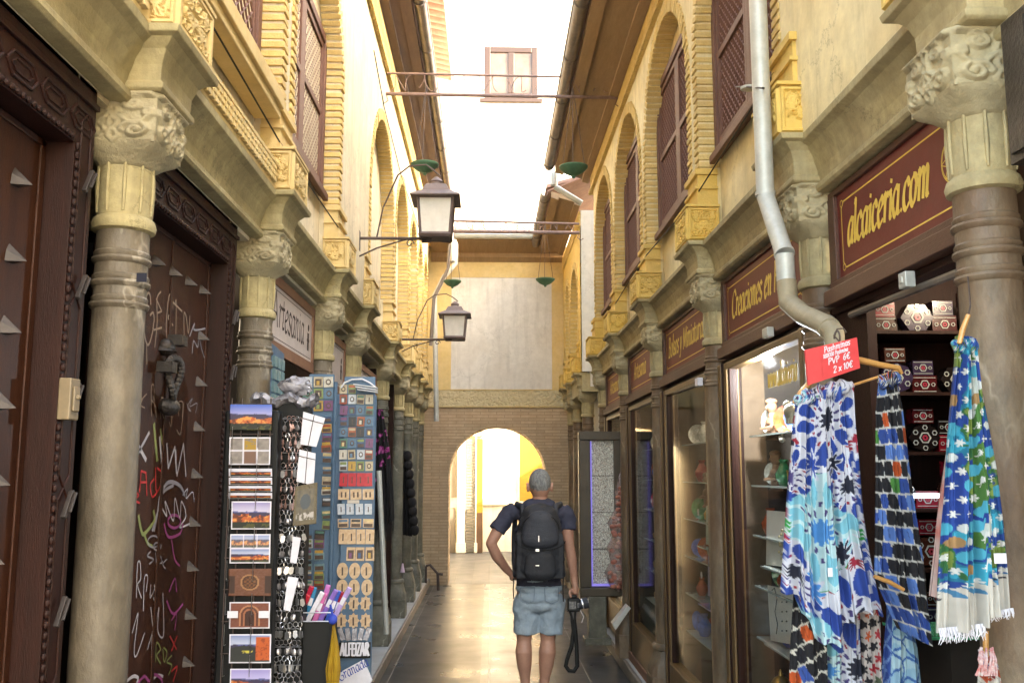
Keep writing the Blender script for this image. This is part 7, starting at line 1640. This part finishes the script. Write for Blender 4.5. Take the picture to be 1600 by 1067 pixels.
# cut the hair back from the face by leaving the face mass proud
# T-shirt
b = MB()
for (y, w, d) in ((793, .135, .088), (806, .178, .118), (828, .172, .124), (855, .160, .120), (882, .156, .115), (903, .164, .118), (912, .166, .12)): b.sph(pm(842, y), (w, d, .072), 22, 12)
b.tube([hc+Vector((0,-.004,-.115)), hc+Vector((0,-.008,-.15)), hc+Vector((0,-.01,-.19))], [.066,.078,.12], 18)
b.tube([pm(806,796), pm(795,802), pm(782,820,-.01), pm(776,829,-.014)], [.060,.064,.063,.066], 18); b.sph(pm(803,801), (.060,.068,.055), 14, 10)
b.tube([pm(878,796), pm(885,803), pm(887,815), pm(888,828,-.01)], [.060,.064,.062,.064], 18); b.sph(pm(878,801), (.060,.068,.055), 14, 10)
shirt = b.build('tshirt', m_shirt, man, smooth=True, auto=180); remesh(shirt, .009, 4); dt2 = bpy.data.textures.new('cloth_folds', 'CLOUDS'); dt2.noise_scale = .075; dt2.noise_depth = 3; dm = shirt.modifiers.new('folds', 'DISPLACE'); dm.texture = dt2; dm.strength = .030; dm.mid_level = .5
# shorts
b = MB()
for (y, w, d) in ((905, .160, .118), (918, .172, .13), (932, .176, .138), (944, .172, .132)): b.sph(pm(842, y), (w, d, .06), 22, 12)
for hip, kn in ((pm(823,935), pm(822,989)), (pm(862,935), pm(860,989))): b.tube([hip, hip.lerp(kn, .35), hip.lerp(kn,.7), kn], [.096,.092,.086,.087], 22, flat=1.05)
sh_ = b.build('shorts', m_short, man, smooth=True, auto=180); remesh(sh_, .009, 3); dm = sh_.modifiers.new('folds', 'DISPLACE'); dm.texture = dt2; dm.strength = .034; dm.mid_level = .5
b = MB()
for x in (823, 860):
    c = pm(x, 925, -.138); q = [(c.x-.05, c.z+.05), (c.x+.05, c.z+.05), (c.x+.045, c.z-.04), (c.x, c.z-.06), (c.x-.045, c.z-.04), (c.x-.05, c.z+.05)]
    b.tube([(x_, c.y, z_) for x_, z_ in q], .003, 5)
b.build('pocket_seam', M('denim_seam', (.20,.25,.31), None, 40, .9), man)
for x in (821, 850):
    an = pm(x, 1070); b = MB(); limb(b, [Vector((an.x, YM-.045, .04)), Vector((an.x, YM+.05, .045)), Vector((an.x+.005, YM+.17, .035))], [.042,.048,.042]); b.tube([Vector((an.x, YM-.0, .06)), Vector((an.x, YM, .10))], [.045,.040], 14); b.box(an.x-.045, an.x+.045, YM-.085, YM+.21, .0, .022); o = b.build('shoe', m_black, man, smooth=True, auto=180); remesh(o, .008, 3)
# ---- backpack
bp = thing('backpack', 'black backpack with rounded lid pocket on the back of the person', 'backpack', (pm(841, 905).x, YM-.2, pm(841, 906).z))
b = MB(); c = pm(841, 848, -.19)
m_bp = M('black_nylon', (.014,.014,.018), (.022,.022,.028), 20, .7, .4, 140); m_bp2 = M('charcoal_nylon', (.026,.027,.036), (.036,.037,.048), 20, .65, .4, 140)
for (y, w) in ((803, .125), (812, .145), (822, .158), (834, .168), (846, .174), (858, .178), (870, .180), (882, .180)): b.sph(pm(841, y, -.18), (w, .100, .085), 24, 14)
b.box(c.x-.165, c.x+.165, YM-.24, YM-.115, pm(841, 898).z, pm(841, 830).z); o = b.build('main_bag', m_bp, bp, smooth=True, auto=180); remesh(o, .009, 6)
dm = o.modifiers.new('folds', 'DISPLACE'); dm.texture = dt2; dm.strength = .018; dm.mid_level = .5
b = MB()
for (y, w) in ((810, .095), (817, .113), (824, .124), (831, .131), (838, .134)): b.sph(pm(841, y, -.265), (w, .055, .070), 24, 14)
o = b.build('lid_pocket', m_bp2, bp, smooth=True, auto=180); remesh(o, .007, 6)
b = MB()
for (y, w) in ((866, .108), (873, .112), (880, .115), (887, .116)): b.sph(pm(841, y, -.255), (w, .050, .065), 22, 12)
o = b.build('lower_pocket', m_bp, bp, smooth=True, auto=180); remesh(o, .008, 6)
b = MB(); arc = [pm(841-37*math.cos(a), 840+14*math.sin(a), -.318+.03*abs(math.cos(a))) for a in [math.pi*i/14 for i in range(15)]]; b.tube(arc, .004, 6); b.tube([pm(841-28*math.cos(a), 822-22*math.sin(a), -.305+.03*abs(math.cos(a))) for a in [math.pi*i/14 for i in range(15)]], .003, 6); b.build('zip_line', m_black, bp)
b = MB(); p = pm(838, 836, -.335); b.box(p.x-.003, p.x+.003, p.y-.003, p.y, p.z-.02, p.z+.02); p = pm(836, 853, -.335); b.box(p.x-.012, p.x+.012, p.y-.004, p.y+.004, p.z-.008, p.z+.008); p = pm(836, 876, -.325); b.box(p.x-.012, p.x+.012, p.y-.003, p.y, p.z-.003, p.z+.003); b.build('silver_tab', m_chrome, bp)
for x0, x1, s_ in ((816, 808, -1), (866, 875, 1)):
    b = MB(); P0 = [pm(x0, 806, -.15), pm(x0-s_*0, 790, -.10), pm(x1, 788, -.02), pm(x1+s_*2, 800, .09), pm(x1+s_*4, 840, .125), pm(x1+s_*4, 880, .09), pm(x1+s_*3, 895, -.08)]
    b.tube(P0, [.020]*7, 8, flat=1.3); o = b.build('shoulder_strap', m_bp2, bp, smooth=True, auto=180)
for x0, y0, y1 in ((802, 900, 931), (878, 898, 935)):
    b = MB(); b.tube([pm(x0, y0, -.13), pm(x0-1, (y0+y1)/2, -.14), pm(x0, y1, -.14)], [.012,.011,.011], 6, flat=.4); b.build('loose_strap', m_bp, bp)
b = MB(); hpts = [pm(831, 797, -.12), pm(833, 790, -.13), pm(849, 790, -.13), pm(851, 797, -.12)]; b.tube(hpts, .008, 8); b.build('grab_handle', m_bp, bp, smooth=True)
# ---- camera in the right hand
cm = thing('camera', 'black camera with its lens pointing right, held in the right hand of the person', 'camera', (cb.x, YM, pm(900, 955).z))
b = MB(); p0, p1 = pm(887, 955), pm(906, 934); b.box(p0.x, p1.x, YM-.02, YM+.045, p0.z, p1.z); b.box(p0.x+.02, p1.x-.02, YM-.01, YM+.035, p1.z, p1.z+.022); b.build('camera_body', m_black, cm, bevel=.008)
b = MB(); l0, l1 = pm(903, 945, .01), pm(919, 941, .01); b.tube([l0, l0.lerp(l1, .55), l0.lerp(l1, .56), l1], [.034,.034,.038,.038], 24); b.build('lens', m_bp2, cm, smooth=True); b = MB(); b.tube([l0.lerp(l1, .4), l0.lerp(l1, .5)], .0365, 24); b.tube([l1, l1+Vector((.001,0,0))], .031, 20); b.build('lens_ring', m_chrome, cm, smooth=True)
b = MB(); b.box(p0.x+.01, p1.x-.03, YM-.0225, YM-.0205, p0.z+.02, p1.z-.02); b.box(p1.x-.02, p1.x-.008, YM-.0225, YM-.0205, p0.z+.03, p1.z-.03); b.build('screen', M('camera_screen', (.05,.05,.055), (.2,.19,.18), 60, .2), cm)
b = MB(); st_ = [pm(x, y, .0) for x, y in ((889,950),(893,962),(896,985),(893,1010),(886,1030),(884,1040),(889,1047),(897,1048),(902,1040),(901,1010),(899,985),(898,965),(899,955))]
for (p, q, i) in zip(st_[:-1], st_[1:], range(20)): pass
b.tube(st_, [.003,.003,.0045,.005,.005,.005,.005,.005,.005,.005,.005,.003,.003], 8, flat=2.9); b.build('strap', m_black, cm, smooth=True)
b = MB(); b.tube([pm(906,952), pm(912,963), pm(909,972)], .0025, 5); b.build('thin_cord', m_paper, cm)
